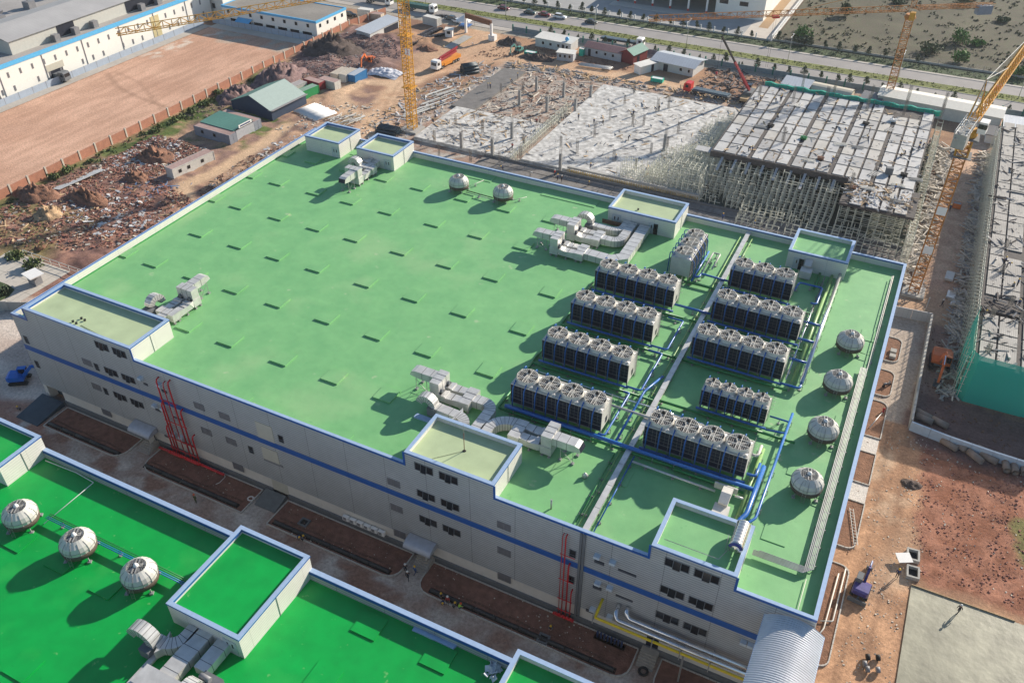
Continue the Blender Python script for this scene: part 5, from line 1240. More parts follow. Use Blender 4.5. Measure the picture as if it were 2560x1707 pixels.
for i, (a, b) in enumerate(zip(P_[:-1], P_[1:])):
    zt0, zt1 = (Z4+1.5 if i < 6 else Z4+1.2), (Z4+1.5 if i < 5 else Z4+3.2)
    for j in range(6):
        f0, f1 = j/6, (j+1)/6; bl = lambda f: .35*math.sin(f*math.pi)*(1 if i > 3 else .4)
        nm.quad((a[0]-bl(f0)*(i>3), a[1]-bl(f0)*(i<4), zt0*f0), (b[0]-bl(f0)*(i>3), b[1]-bl(f0)*(i<4), zt1*f0), (b[0]-bl(f1)*(i>3), b[1]-bl(f1)*(i<4), zt1*f1), (a[0]-bl(f1)*(i>3), a[1]-bl(f1)*(i<4), zt0*f1))
m_net4 = bpy.data.materials.new('net_mesh'); m_net4.use_nodes = True
b_ = m_net4.node_tree.nodes['Principled BSDF']; b_.inputs['Base Color'].default_value = (.015,.50,.37,1); b_.inputs['Roughness'].default_value = .8; b_.inputs['Alpha'].default_value = .82
nm.build('safety_net', m_net4, d4)
sb2 = MB()
for k in range(80):
    y = 66.8+k*1.25
    sb2.bar((133.3,y,0),(133.3,y,Z4+1.2),.09)
    for z in (1.5,3,4.5,6,7.5): sb2.bar((132.4,y,z),(134.0,y,z),.06)
    if k % 2 == 0: sb2.bar((132.5,y,0),(132.5,y,Z4+.8),.08)
for z in (1.5,4.5,7.5,8.9): sb2.bar((133.3,66.8,z),(133.3,168,z),.07)
o = sb2.build('scaffold_poles', m_scaf, d4); o['kind'] = 'stuff'
rd4 = []
for i, (tx, ty) in enumerate(((2130,610),(2200,300),(2260,520),(2100,850),(2330,620),(2230,130))):
    q = T(6,tx,ty,Z4); rd4.append(((q.x,q.y,Z4-.1), random.random(), 'rebar cage on the right-hand unfinished building, %s of six' % ORD[i]))
c_ = dup(rc, None, 0, 'x'); c_.scale = (1,1,.5); copies(c_, [(a, b, c, (1,1,.55)) for a, b, c in rd4], 'rebar cages on the right-hand building')

# tower cranes -------------------------------------------------------
def truss(mb, a, b, w, h, bays, tri=False, th=.11, thd=.07, up=None):
    a, b = Vector(a), Vector(b); d = (b-a).normalized(); U = Vector(up) if up else (Vector((0,0,1)) if abs(d.z) < .8 else Vector((1,0,0)))
    x = d.cross(U).normalized(); y = x.cross(d).normalized()
    cs_ = [x*(-w/2)-y*(h/2), x*(w/2)-y*(h/2), y*(h/2)] if tri else [x*(-w/2)-y*(h/2), x*(w/2)-y*(h/2), x*(w/2)+y*(h/2), x*(-w/2)+y*(h/2)]
    n = len(cs_)
    for c in cs_: mb.bar(a+c, b+c, th)
    for k in range(bays):
        p, q = a.lerp(b, k/bays), a.lerp(b, (k+1)/bays)
        for i in range(n):
            c0, c1 = cs_[i], cs_[(i+1) % n]
            mb.bar(p+c0, p+c1, thd); mb.bar(p+(c0 if (k+i) % 2 else c1), q+(c1 if (k+i) % 2 else c0), thd)
def mast(par, x, y, z0, z1, w, m, name='mast_section', sec=2.8):
    n = int((z1-z0)/sec); first = None
    mb = MB(); truss(mb, (0,0,0), (0,0,(z1-z0)/n), w, w, 3, th=.17, thd=.09); mb.box(-w/2-.1,-w/2-.1,-.05,w/2+.1,-w/2,.12).box(-w/2-.1,w/2,-.05,w/2+.1,w/2+.1,.12)
    for k in range(n):
        if first is None: first = mb.build(name, m, par); first.location = (x, y, z0)
        else: share(first, par, (x, y, z0+k*(z1-z0)/n), name)
C1 = thing('tower_crane', 'yellow tower crane standing left of the fresh slabs, its jib reaching far left', 'crane')
c1x, c1y = -2.1, 116.6; Z1 = 36.5
mast(C1, c1x, c1y, 0, Z1-2, 1.9, m_crane)
mb = MB(); mb.box(c1x-2.4, c1y-2.4, -.02, c1x+2.4, c1y+2.4, .5); mb.build('crane_base', m_conc, C1)
for z in (11.5, 24.5):
    MB().box(c1x-1.5,c1y-1.5,z,c1x+1.5,c1y+1.5,z+.12).build('mast_platform', m_crane, C1)
MB().lathe((c1x,c1y,Z1-2.2), [(1.4,0),(1.5,.3),(1.2,.9)], 12).build('slewing_ring', m_craneo, C1)
MB().box(c1x+1.0,c1y-1.2,Z1-1.2,c1x+2.4,c1y+.2,Z1+.6).build('operator_cab', m_white, C1)
tip = G(290,80,Z1); tipd = (tip-Vector((c1x,c1y,Z1))).normalized(); root = Vector((c1x,c1y,Z1))
jb = MB(); truss(jb, root+tipd*1.2, tip, 1.3, 1.3, 34, True, .13, .08); jb.build('jib', m_crane, C1)
jb = MB(); truss(jb, root-tipd*1.2, root-tipd*13, 1.3, .9, 8, False, .12, .08); jb.build('counter_jib', m_crane, C1)
jb = MB(); truss(jb, root, root+Vector((0,0,7)), 1.2, 1.2, 5, False, .12, .08); jb.bar(root+Vector((0,0,7)), root+tipd*28+Vector((0,0,.7)), .1).bar(root+Vector((0,0,7)), root-tipd*12, .1); jb.build('tower_head', m_crane, C1)
q = root-tipd*12; MB().obox((q.x,q.y,q.z-1), (2,1.4,2.2), math.atan2(tipd.y,tipd.x)).build('counterweight', m_conc, C1)
b = MB().box(0,-.05,-.75,1.5,.0,.75); b = b.build('number_board', m_white, C1); b.location = (c1x+.2, c1y-1.05, 20.8); b.rotation_euler = (0,0,-.15)
cu = bpy.data.curves.new('two', 'FONT'); cu.body = '2'; cu.size = 1.6; cu.align_x = 'CENTER'; cu.align_y = 'CENTER'; cu.extrude = .01
cu.materials.append(m_red); tx0 = bpy.data.objects.new('number', cu); COL.objects.link(tx0); me_ = bpy.data.meshes.new_from_object(tx0.evaluated_get(bpy.context.evaluated_depsgraph_get())); bpy.data.objects.remove(tx0); tx = bpy.data.objects.new('number', me_); COL.objects.link(tx); tx.parent = b; tx.location = (.75,-.07,0); tx.rotation_euler = (math.pi/2,0,0)
C2 = thing('tower_crane', 'orange tower crane far back beside the road, jib to the left', 'crane')
c2x, c2y, Z2 = 105.9, 192.0, 25.5
mast(C2, c2x, c2y, 0, Z2-2.5, 1.9, m_craneo)
MB().lathe((c2x,c2y,Z2-2.8), [(1.3,0),(1.5,.3),(1.2,1.2)], 12).build('slewing_ring', m_craneo, C2); MB().box(c2x-.2,c2y-2.4,Z2-2.6,c2x+1.2,c2y-1,Z2-.6).build('operator_cab', m_crane, C2)
root = Vector((c2x,c2y,Z2)); tl = G(1622,46,Z2); dl = (tl-root).normalized(); tr = G(2485,12,Z2); dr = -dl
jb = MB(); truss(jb, root+dl*1.2, tl, 1.3, 1.3, 36, True, .14, .085); jb.build('jib', m_craneo, C2)
L2 = (tr-root).length; jb = MB(); truss(jb, root+dr*1.2, root+dr*L2, 1.3, .8, 12, False, .13, .08); jb.build('counter_jib', m_craneo, C2)
q = root+dr*(L2-2.5); MB().obox((q.x,q.y,q.z-1.2), (4,1.6,2.2), math.atan2(dr.y,dr.x)).build('counterweight', M('counterweight_grey', (.20,.24,.30), .8), C2)
jb = MB(); truss(jb, root, root+Vector((0,0,6.5)), 1.2, 1.2, 5, False, .13, .08); jb.bar(root+Vector((0,0,6.5)), root+dl*30+Vector((0,0,.7)), .1).bar(root+Vector((0,0,6.5)), root+dr*(L2-3), .1); jb.build('tower_head', m_craneo, C2)
q = root+dl*37; MB().obox((q.x,q.y,q.z-.9), (1.8,1.2,.5), math.atan2(dl.y,dl.x)).build('trolley', m_red, C2)
jb = MB()
for s in (-.25,.25): jb.bar((q.x+s,q.y,q.z-1),(q.x+s,q.y,q.z-14), .04)
jb.build('hoist_cable', m_black, C2)
C3 = thing('tower_crane', 'rust-orange tower crane on the haul road at right, jib pointing up and right', 'crane')
c3x, c3y, Z3 = 123.4, 95.8, 35.2
mast(C3, c3x, c3y, 0, 31.5, 1.75, m_craneo)
MB().box(c3x-2,c3y-2,0,c3x+2,c3y+2,.5).build('crane_base', m_conc, C3)
MB().box(c3x-1.7,c3y-1.7,28.6,c3x+1.7,c3y+1.7,28.75).box(c3x-1.9,c3y-1.9,32.0,c3x+1.9,c3y+1.9,32.2).build('mast_platform', m_plinth, C3)
mb = MB(); truss(mb, (c3x,c3y,28.8), (c3x,c3y,32), 2.1, 2.1, 3, th=.16, thd=.1); mb.build('climbing_cage', m_crane, C3)
MB().lathe((c3x,c3y,32.2), [(1.4,0),(1.5,.3),(1.2,1.4)], 12).build('slewing_ring', m_crane, C3)
root = Vector((c3x,c3y,Z3)); tq = Vector((130.6,140.5,Z3+.4)); d3 = (tq-root).normalized(); s3 = Vector((d3.y,-d3.x,0))
jb = MB(); truss(jb, root+d3*1.0, root+d3*58, 1.5, 1.5, 42, True, .17, .10); jb.build('jib', m_crane, C3)
cj = MB(); truss(cj, root-d3*1.0, root-d3*9.0, 1.7, .9, 6, False, .15, .1)
for s in (-1, 1):
    cj.bar(root-d3*1+s3*s*1.0+Vector((0,0,1)), root-d3*9.2+s3*s*1.0+Vector((0,0,1)), .07)
    for k in range(7): cj.bar(root-d3*(1+k*1.35)+s3*s*1.0, root-d3*(1+k*1.35)+s3*s*1.0+Vector((0,0,1)), .06)
cj.build('counter_jib', m_galv, C3)
for k in range(3):
    q = root-d3*(6.2+k*1.0)-Vector((0,0,.9)); MB().obox(q, (.85,2.0,2.4), math.atan2(d3.y,d3.x)).build('counterweight', m_conc, C3)
jb = MB(); ap = root-d3*.3+Vector((0,0,6.8)); 
for s in (-.8,.8): jb.bar(root+d3*1+s3*s, ap, .16).bar(root-d3*1.6+s3*s, ap, .16)
for k in range(4): f = (k+.5)/5; jb.bar((root+d3*1+s3*.8).lerp(ap,f), (root+d3*1-s3*.8).lerp(ap,f), .09).bar((root+d3*1+s3*.8).lerp(ap,f), (root-d3*1.6+s3*.8).lerp(ap,f+.1), .09)
jb.build('tower_head', m_crane, C3)
jb = MB(); jb.bar(ap, root+d3*26+Vector((0,0,.7)), .1).bar(ap, root+d3*50+Vector((0,0,.7)), .09).bar(ap, root-d3*8.5, .09).bar(ap+s3*.3, root-d3*8.5+s3*.6, .06); jb.build('tie_bar', m_galv, C3)
cb = MB(); q = root+s3*1.9-Vector((0,0,.9)); cb.obox(q, (2.0,1.3,2.0), math.atan2(d3.y,d3.x)); cb.mat(1).obox(q+Vector((0,0,.25)), (2.04,1.34,.8), math.atan2(d3.y,d3.x)); cb.build('operator_cab', [m_white, m_glass], C3)
q = root+d3*19-Vector((0,0,.9)); MB().obox(q, (1.9,1.3,.5), math.atan2(d3.y,d3.x)).build('trolley', m_redp, C3)
for z in (9.3, 17.4):
    MB().box(c3x-.8,c3y-.98,z,c3x+.8,c3y-.93,z+1.6).build('notice_board', m_white, C3)
# ================================================================ fences, mills, sheds, site cabins
def panel_fence(name, label, pts, h, seg, mp, mpost, pw=.25, ph=None, th=.12, cat='fence', ribs=0):
    f = thing(name, label, cat); proto = {}; pp = None
    for a, b in zip(pts[:-1], pts[1:]):
        a, b = Vector((*a, 0)), Vector((*b, 0)); L = (b-a).length; n = max(1, round(L/seg)); ang = math.atan2(b.y-a.y, b.x-a.x); sl = L/n; key = round(sl, 2)
        for k in range(n):
            c = a.lerp(b, k/n)
            if key not in proto:
                mb = MB().box(pw/2, -th/2, 0, sl-pw/2, th/2, h)
                for r in range(ribs): x = pw/2+(sl-pw)*(r+.5)/ribs; mb.box(x-.05, -th/2-.04, .05, x+.05, th/2+.04, h-.03)
                o = mb.build('wall_panel', mp, f); proto[key] = o; o.location = c; o.rotation_euler = (0,0,ang)
            else: share(proto[key], f, c, None, ang)
            if mpost:
                if pp is None: pp = MB().box(-pw/2, -pw/2, 0, pw/2, pw/2, ph or h+.15).build('post', mpost, f); pp.location = c; pp.rotation_euler = (0,0,ang)
                else: share(pp, f, c, None, ang)
    return f
m_brick = lines(M('fence_brick', (.42,.19,.12), .85, var=.15, scale=1, var2=.15), 'Z', .12, .14, .75, .3)
panel_fence('brick_fence', 'long red brick fence with pale posts beside the empty red earth lot', [(-65,16),(-65,178),(-62,196)], 2.1, 4.9, m_brick, M('fence_post_pale', (.52,.46,.38), .8), .42, 2.45, .2)
m_cfence = M('blue_grey_sheet', (.34,.40,.48), .5, var=.08, scale=1)
panel_fence('sheet_fence', 'blue-grey sheet fence between the white mill and the empty lot', [(-110.6,30),(-110.6,158)], 1.9, 4.6, m_cfence, m_frame, .12, 1.95, .08, ribs=0)
panel_fence('sheet_fence', 'blue-grey sheet fence along the front of the white office', [(-109,160.6),(-66.6,160.6)], 1.9, 2.9, m_cfence, m_frame, .12, 1.95, .08)
# white mill with sky-blue trim
ML = thing('mill_building', 'long white mill with sky-blue parapet and grey roofs, upper left corner', 'factory')
m_mw = M('mill_white', (.80,.78,.72), .7, var=.03, var2=.05); m_sky = M('sky_blue_trim', (.10,.42,.72), .5, var=.08)
m_groof = lines(M('grey_metal_roof', (.42,.41,.40), .55, .15, var=.06, scale=.3, var2=.10), 'Y', 1.1, .06, .85, .2)
MZ = 9.4; mx0, mx1, my0, my1 = -190, -112.8, -20, 165
MB().box(mx0, my0, 0, mx1, my1, MZ).build('wall', m_mw, ML)
MB().box(mx1-.02, my0, MZ-1.0, mx1+.18, my1, MZ+.15).box(mx0, my1-.2, MZ-1, mx1, my1+.18, MZ+.15).build('parapet_trim', m_sky, ML)
MB().box(mx0+.3, my0+.3, MZ-.2, mx1-.3, my1-.3, MZ+.04).build('roof', M('mill_roof', (.36,.34,.32), .85, var=.1, var2=.15), ML)
mo = MB(); e0, e1, rx = -135, -116.5, -125; ez, rz_ = 13.2, 15.4
for seg0, seg1 in ((91, 165),):
    mo.box(e0, seg0, MZ, e1, seg1, ez)
    mo.v += []
mo.build('roof_monitor', M('monitor_wall', (.50,.50,.46), .6, .1, var=.06), ML)
rm = MB()
for ya, yb in ((90.5,165.5),):
    rm.quad((e1+.6,ya,ez),(e1+.6,yb,ez),(rx,yb,rz_),(rx,ya,rz_)); rm.quad((e0-.6,yb,ez),(e0-.6,ya,ez),(rx,ya,rz_),(rx,yb,rz_)); rm.quad((e1+.5,ya+.5,ez-.01),(rx,ya+.5,rz_-.02),(e0-.5,ya+.5,ez-.01),(e0,ya+.5,ez-.3))
rm.build('monitor_roof', m_groof, ML)
for y0, y1 in ((107,113),(133,150)): MB().box(e1-.1, y0, MZ+.3, e1+.12, y1, ez-.3).build('louvre_opening', m_dark, ML)
for k in range(5):
    y = 104+k*7+(12 if k > 2 else 0); MB().box(e1+.5, y, MZ, e1+2.2, y+1.8, MZ+2.0).build('roof_unit', m_frame, ML)
for i, (y, xx) in enumerate(((100,-142),(108,-146),(122,-150),(136,-152),(70,-122),(76,-119))):
    g = MB(); g.box(xx, y, MZ, xx+3, y+2.5, MZ+2.2); g.rectsweep([(xx+1.5,y+1,MZ+2.2),(xx+1.5,y+1,MZ+3.4),(xx+2.6,y+1,MZ+4),(xx+3.8,y+1,MZ+3.4)], 1.2, 1); g.build('roof_unit', m_frame, ML)
wn = MB().box(-.01, -.3, -.75, .06, .3, .75); wn.mat(1).box(.06, -.2, -.65, .07, .2, .65); wn = wn.build('window', [m_frame, m_glassg], ML); first = True
for k in range(34):
    y = 30+k*3.95
    if first: wn.location = (mx1, y, 6.3); first = False
    else: share(wn, ML, (mx1, y, 6.3))
    if k % 4 != 3: share(wn, ML, (mx1, y+.6, 2.4))
for k in range(9): MB().box(mx1, 40+k*14.2, .1, mx1+.14, 40.16+k*14.2, MZ-1).build('downpipe', m_frame, ML)
MB().box(mx1-.5, 97.6, .05, mx1+.03, 102.4, 3.2).build('loading_door', m_dark, ML); MB().box(mx1+.0, 97, 3.2, mx1+.12, 103, 5.0).build('door_surround', mpan, ML)
MB().box(mx1, 138, .1, mx1+.1, 141.5, 7.5).build('blanking_panel', M('ochre_panel', (.55,.47,.26), .7), ML)
m2 = thing('mill_annex', 'tall white annex of the mill beyond the long facade, top edge', 'building')
MB().box(-134, 166, 0, -108, 184, 12).build('wall', m_mw, m2)
for k in range(5):
    for z in (3, 7.5): MB().box(-133+k*5, 165.9, z, -131.8+k*5, 165.99, z+1.6).build('window', m_glass, m2)
# white office block
OB = thing('office_building', 'two-storey white office with flat grey roof and sky-blue edge, upper left', 'building')
ox0, ox1, oy0, oy1, oz = -104.5, -65.7, 158.4+3.2, 178, 6.1
MB().box(ox0, oy0, 0, ox1, oy1, oz).build('wall', m_mw, OB)
MB().box(ox0+.3, oy0+.3, oz-.3, ox1-.3, oy1-.3, oz+.02).build('roof', M('office_roof', (.27,.25,.22), .9, var=.12, var2=.2), OB)
MB().box(ox0-.15, oy0-.15, oz-.5, ox1+.15, oy0+.25, oz+.2).box(ox0-.15, oy1-.25, oz-.5, ox1+.15, oy1+.15, oz+.2).box(ox1-.25, oy0+.25, oz-.5, ox1+.15, oy1-.25, oz+.2).box(ox0-.15, oy0+.25, oz-.5, ox0+.25, oy1-.25, oz+.2).build('parapet_trim', m_sky, OB)
for k in range(8): MB().box(ox0+2+k*4.7, oy0-.06, 3.9, ox0+3+k*4.7, oy0-.01, 5.0).build('window', m_glass, OB)
for k in range(7): MB().box(ox0+3+k*5, oy0-.06, 1.3, ox0+6.6+k*5, oy0-.01, 2.4).build('window', m_glass, OB)
for k in range(4): MB().box(ox1+.01, oy0+1.5+k*4, 3.9, ox1+.06, oy0+2.5+k*4, 5.0).build('window', m_glass, OB)
aw = MB().quad((-98,oy0-.05,3.2),(-92,oy0-.05,3.2),(-92,oy0-2.2,2.3),(-98,oy0-2.2,2.3)).build('awning', m_sky, OB)
# top-middle shed with blue-green roof
TM = thing('warehouse', 'warehouse with blue-green canopy roof and red-and-white posts, top middle', 'building')
MB().box(4, 246, 5.5, 41, 320, 6.2).build('canopy_roof', M('teal_roof', (.03,.26,.33), .5, var=.12, scale=.2, var2=.2), TM)
for k in range(6):
    mb = MB().box(5+k*6.6, 246, 0, 5.6+k*6.6, 246.6, 1.0); mb.mat(1).box(5+k*6.6, 246, 1.0, 5.6+k*6.6, 246.6, 5.5); mb.build('post', [m_redp, m_white], TM)
MB().box(4, 241, -.02, 41, 246, .18).build('apron', m_kerb, TM)
W2 = thing('warehouse', 'white warehouse beside the brown driveway, top edge right of the blue-green roof', 'building')
MB().box(41, 247.5, 0, 58, 330, 8).build('wall', m_mw, W2)
for k in range(5): MB().box(42.2+k*7 if k < 2 else 58.01, 247.4 if k < 2 else 252+k*7, 4, 45.2+k*7 if k < 2 else 58.08, 247.49 if k < 2 else 254+k*7, 5.4).build('window', m_glass, W2)
sheet('driveway', 58.3, 240, 61.5, 330, .05, M('brown_drive', (.38,.24,.12), .9, var=.15))
wl = thing('boundary_wall', 'white boundary wall with regular openings running away along the dry field', 'wall')
MB().box(65.2,228,0,65.5,300,.5).build('wall_base', m_white, wl); MB().box(65.2,228,1.7,65.5,300,1.9).build('wall_cap', m_white, wl)
bp0 = MB().box(65.25,228.3,.5,65.45,229.5,1.7).build('wall_panel', m_white, wl)
for k in range(1, 36): share(bp0, wl, (0, k*2.0, 0))
# far fences
panel_fence('post_fence', 'low grey wall with white posts along the far side of the road, left half', [(-75,228.4),(65,228.0)], .55, 4.7, m_kerb, m_white, .35, 2.0, .2)
panel_fence('wire_fence', 'low concrete wall with wire fence posts along the dry field', [(65.5,229.2),(200,229.2)], .6, 4.2, m_kerb, m_frame, .12, 1.7, .15)
mb = MB()
for z in (1.0,1.35,1.7): mb.bar((65.5,229.2,z),(200,229.2,z),.03)
tag(mb.build('fence_wire', m_frame), 'thin wires strung along the fence of the dry field', 'wires')
m_gsheet = M('green_hoarding', (.03,.16,.12), .7, var=.2, scale=1)
panel_fence('hoarding', 'dark hoarding with posts along the near side of the road behind the cabins', [(-14,199.2),(52,198.6),(145,197.6)], 1.5, 5.2, M('grey_hoarding', (.20,.25,.27), .7, var=.15), m_gsheet, .4, 2.2, .15)
# grey barriers on the lane at the right
m_bar = lines(M('barrier_sheet', (.50,.50,.50), .5, .1, var=.06), 'xy', .9, .06, .75, .4)
panel_fence('barrier', 'pale grey sheet barrier across the sandy lane beside the factory corner', [(120.6,86.3),(127.2,86.9)], 2.1, 3.3, m_bar, None, .04)
panel_fence('barrier', 'pale concrete wall separating the lane from the muddy haul road', [(127.2,86.9),(127.2,55.4)], 2.0, 4, m_conc, None, .06, None, .35)
panel_fence('barrier', 'bluish white sheet barrier between the mud and the red soil field', [(127.2,55.3),(133,54.4),(139,53.9),(152,53.3)], 1.7, 3.1, M('blue_white_sheet', (.50,.58,.66), .5, var=.08), None, .04, None, .35)
panel_fence('concrete_wall', 'grey concrete panel wall left of the factory, running to the lower left', [(-34,11),(-24,15),(-13.5,21.5)], 2.0, 3.0, m_conc, m_conc, .3, 2.1, .15)
panel_fence('concrete_wall', 'tall pale panel wall along the left side of the factory', [(-13.3,22),(-12.6,47)], 2.2, 2.6, M('pale_panel', (.58,.56,.52), .8, var=.06), None, .05, None, .3)
for y0, y1, l in ((55,72,'middle'),(80,93,'rear')):
    panel_fence('concrete_wall', 'pale panel wall at the left side of the factory, %s stretch' % l, [(-7.5,y0),(-7.0,y1)], 4.2, 4, M('pale_panel', (.58,.56,.52), .8), None, .05, None, .3)
mbx = thing('rail_fence', 'pale rail fence beside the paved drive at the far left', 'fence')
for k in range(8): MB().box(-40.5+k*2.6,28.6,0,-40.4+k*2.6,28.7,1.3).build('post', m_frp, mbx)
MB().box(-40.5,28.6,1.2,-20,28.68,1.3).box(-40.5,28.6,.4,-20,28.68,.48).build('rail', m_frp, mbx)
ks = thing('kiosk', 'small white-roofed guard kiosk at the left end of the grey wall', 'kiosk'); q = T(4,250,380,0)
MB().box(q.x-1,q.y-.8,0,q.x+1,q.y+.8,2.1).build('wall', m_frame, ks); MB().obox((q.x,q.y,2.25), (3.4,2.8,.18), -.2).build('roof', m_white, ks)

# small buildings ---------------------------------------------------
def house(name, label, cx, cy, L, W, h, rise, rz, wallm, roofm, over=.3, doors=(), wins=(), mono=False, cat='cabin', back=True):
    'gable along local x; doors and windows on the front (-y) face: (x, w)'
    t_ = thing(name, label, cat, (cx, cy, 0), rz)
    w_ = MB(); w_.box(-L/2, -W/2, 0, L/2, W/2, h)
    if rise and not mono:
        i = len(w_.v); w_.v += [(-L/2,-W/2,h),(-L/2,W/2,h),(-L/2,0,h+rise),(L/2,-W/2,h),(L/2,W/2,h),(L/2,0,h+rise)]; w_.face((i,i+2,i+1)); w_.face((i+3,i+4,i+5))
    w_.build('wall', wallm, t_)
    r = MB(); th = .1; O = over
    if mono: 
        r.v += [(-L/2-O,-W/2-O,h+.05),(L/2+O,-W/2-O,h+.05),(L/2+O,W/2+O,h+rise+.05),(-L/2-O,W/2+O,h+rise+.05)]; r.v += [(x,y,z+th) for x,y,z in r.v[:4]]
        for q in ((0,3,2,1),(4,5,6,7),(0,1,5,4),(1,2,6,5),(2,3,7,6),(3,0,4,7)): r.face(q)
        r.build('roof', roofm, t_)
    elif rise:
        for s in (-1, 1):
            r = MB(); a = -(W/2+O); e_ = h-rise*O/(W/2)
            p = [(-L/2-O, s*a, e_), (L/2+O, s*a, e_), (L/2+O, 0, h+rise), (-L/2-O, 0, h+rise)]
            r.v += [(x,y,z+.02) for x,y,z in p]+[(x,y,z+th+.02) for x,y,z in p]
            for q in ((0,3,2,1),(4,5,6,7),(0,1,5,4),(1,2,6,5),(2,3,7,6),(3,0,4,7)): r.face(q if s > 0 else q[::-1])
            r.build('roof', roofm if not isinstance(roofm, list) else roofm[(s+1)//2], t_)
    else: MB().box(-L/2-O, -W/2-O, h, L/2+O, W/2+O, h+.14).build('roof', roofm, t_)
    for x, w2 in doors: MB().box(x-w2/2, -W/2-.06, 0, x+w2/2, -W/2-.01, min(2.1, h-.2)).build('door', m_dark, t_)
    for x, w2 in wins:
        o = MB().box(x-w2/2-.06, -W/2-.07, 1.0, x+w2/2+.06, -W/2-.01, 2.0).build('window', m_white, t_); MB().box(x-w2/2, -W/2-.09, 1.06, x+w2/2, -W/2-.072, 1.94).build('pane', m_glass, o)
    return t_
m_cab = M('cabin_wall', (.55,.55,.53), .7, var=.05); m_cabr = M('cabin_roof_white', (.70,.68,.62), .6, var=.08, var2=.15)
m_rfs = lines(M('grey_sheet_roof', (.50,.53,.56), .45, .2, var=.06, var2=.1), 'X', .8, .08, .8, .3)
m_maroon = lines(M('maroon_roof', (.30,.17,.16), .6, var=.12, var2=.2), 'X', .7, .1, .8, .3); m_grn = lines(M('green_roof_sheet', (.10,.24,.19), .5, var=.08, var2=.12), 'Y', .8, .07, .8, .3)
house('site_cabin', 'long white cabin with pale blue-grey roof and dark doors, left of the yellow crane', -52.6, 177.5, 17.5, 5.4, 2.5, .5, math.radians(88), m_cab, m_rfs, doors=((3,8),), wins=(), mono=True)
house('site_cabin', 'white-roofed site cabin with a blue tank on its roof, left of the maroon roofs', 5.4, 191.5, 12.6, 5.2, 2.7, .35, -.06, m_cab, m_cabr, doors=((3.6,.9),), wins=((-3.5,.8),(-.8,.8),(2,.8),(5,.7)), mono=True)
bt = thing('water_ball', 'round blue water tank on the white-roofed cabin', 'tank', (9.6,190.0,3.0)); MB().lathe((0,0,0), [(.2,0),(.55,.2),(.7,.6),(.55,1.0),(.2,1.2)], 12).build('tank_shell', m_sky, bt)
house('site_cabin', 'small two-window cabin in front of the white-roofed one', 12.7, 182.6, 5.2, 3.3, 2.4, 0, .12, M('cabin_grey', (.42,.43,.45), .7), m_cabr, wins=((-1.5,.7),(0,.7),(1.5,.7)))
house('site_cabin', 'long grey cabin with maroon sheet roof in the row by the road', 22.5, 191.0, 12.5, 5.2, 2.6, .9, -.08, M('cabin_grey', (.42,.43,.45), .7), m_maroon, doors=((-4.5,.9),), wins=((-2,.8),(1,.8),(3.6,.8)))
house('site_shed', 'dark red shed with maroon and green roof sheets, right end of the maroon cabin', 31.3, 191.6, 7.5, 5, 2.9, 1.3, math.radians(75), M('dark_red_wall', (.20,.03,.03), .7), [m_maroon, m_grn], doors=((-1,1.2),))
tl_ = thing('toilet_cubicle', 'green cubicle at the left end of the maroon-roofed cabin', 'cubicle', (15.6,188.0,0)); MB().box(-.7,-.7,0,.7,.7,2.2).build('wall', m_net, tl_); MB().box(-.8,-.8,2.2,.8,.8,2.32).build('roof', m_cabr, tl_)
house('site_cabin', 'wide white cabin with silver gable roof near the red truck', 46.0, 190.6, 13, 8.2, 2.8, .9, -.12, m_cab, [m_rfs, m_rfs], over=.8, doors=((-2.3,1.4),), wins=((2.6,.8),(5.2,.6)))
house('site_cabin', 'low white lean-to in front of the silver gable cabin', 38.2, 184.5, 8, 2.6, 2.3, .3, math.radians(62), m_white, m_cabr, doors=((1,1),), mono=True)
house('storage_hall', 'long low white hall with pale gable roof behind the raised deck', 119.3, 190.2, 31, 8.0, 3.3, .7, -.06, m_cabr, [M('hall_roof_pale', (.72,.69,.60), .6, var=.06), M('hall_roof_pale', (.66,.63,.55), .6)], over=.3)
house('storage_shed', 'open shed with pale mono-pitch roof behind the green net, left of three', 81.8, 187.0, 7.4, 5.0, 2.8, .7, -.08, m_gsheet, m_rfs, mono=True)
ar = thing('storage_shed', 'cream barrel-roofed shed behind the green net, middle of three', 'cabin', (91.5,188.0,0), -.10)
mb = MB(); 
for k in range(9):
    a0, a1 = math.pi*k/9, math.pi*(k+1)/9; mb.quad((-5.6,-2.9*math.cos(a0),1.2+2.2*math.sin(a0)),(-5.6,-2.9*math.cos(a1),1.2+2.2*math.sin(a1)),(5.6,-2.9*math.cos(a1),1.2+2.2*math.sin(a1)),(5.6,-2.9*math.cos(a0),1.2+2.2*math.sin(a0)))
mb.box(-5.5,-2.85,0,5.5,2.85,1.25); mb.box(5.4,-2.7,1.2,5.5,2.7,2.6); mb.build('barrel_roof', M('cream_sheet', (.60,.54,.42), .6, var=.06), ar)
house('storage_shed', 'dark grey roofed open shed behind the green net, right of three', 102.2, 187.6, 5.2, 4.6, 2.2, .5, -.1, m_rust, M('dark_sheet', (.16,.16,.17), .6), mono=True)
house('storage_shed', 'small grey corrugated shelter right of the orange crane jib', 137.6, 186.0, 4.6, 6.5, 2.2, .6, .05, m_gsheet, m_rfs, mono=True)
hut = house('storage_shed', 'two stacked white-framed open bins right of the orange crane head', 133.2, 178.5, 3, 6, 2.2, 0, .0, m_white, m_dark)
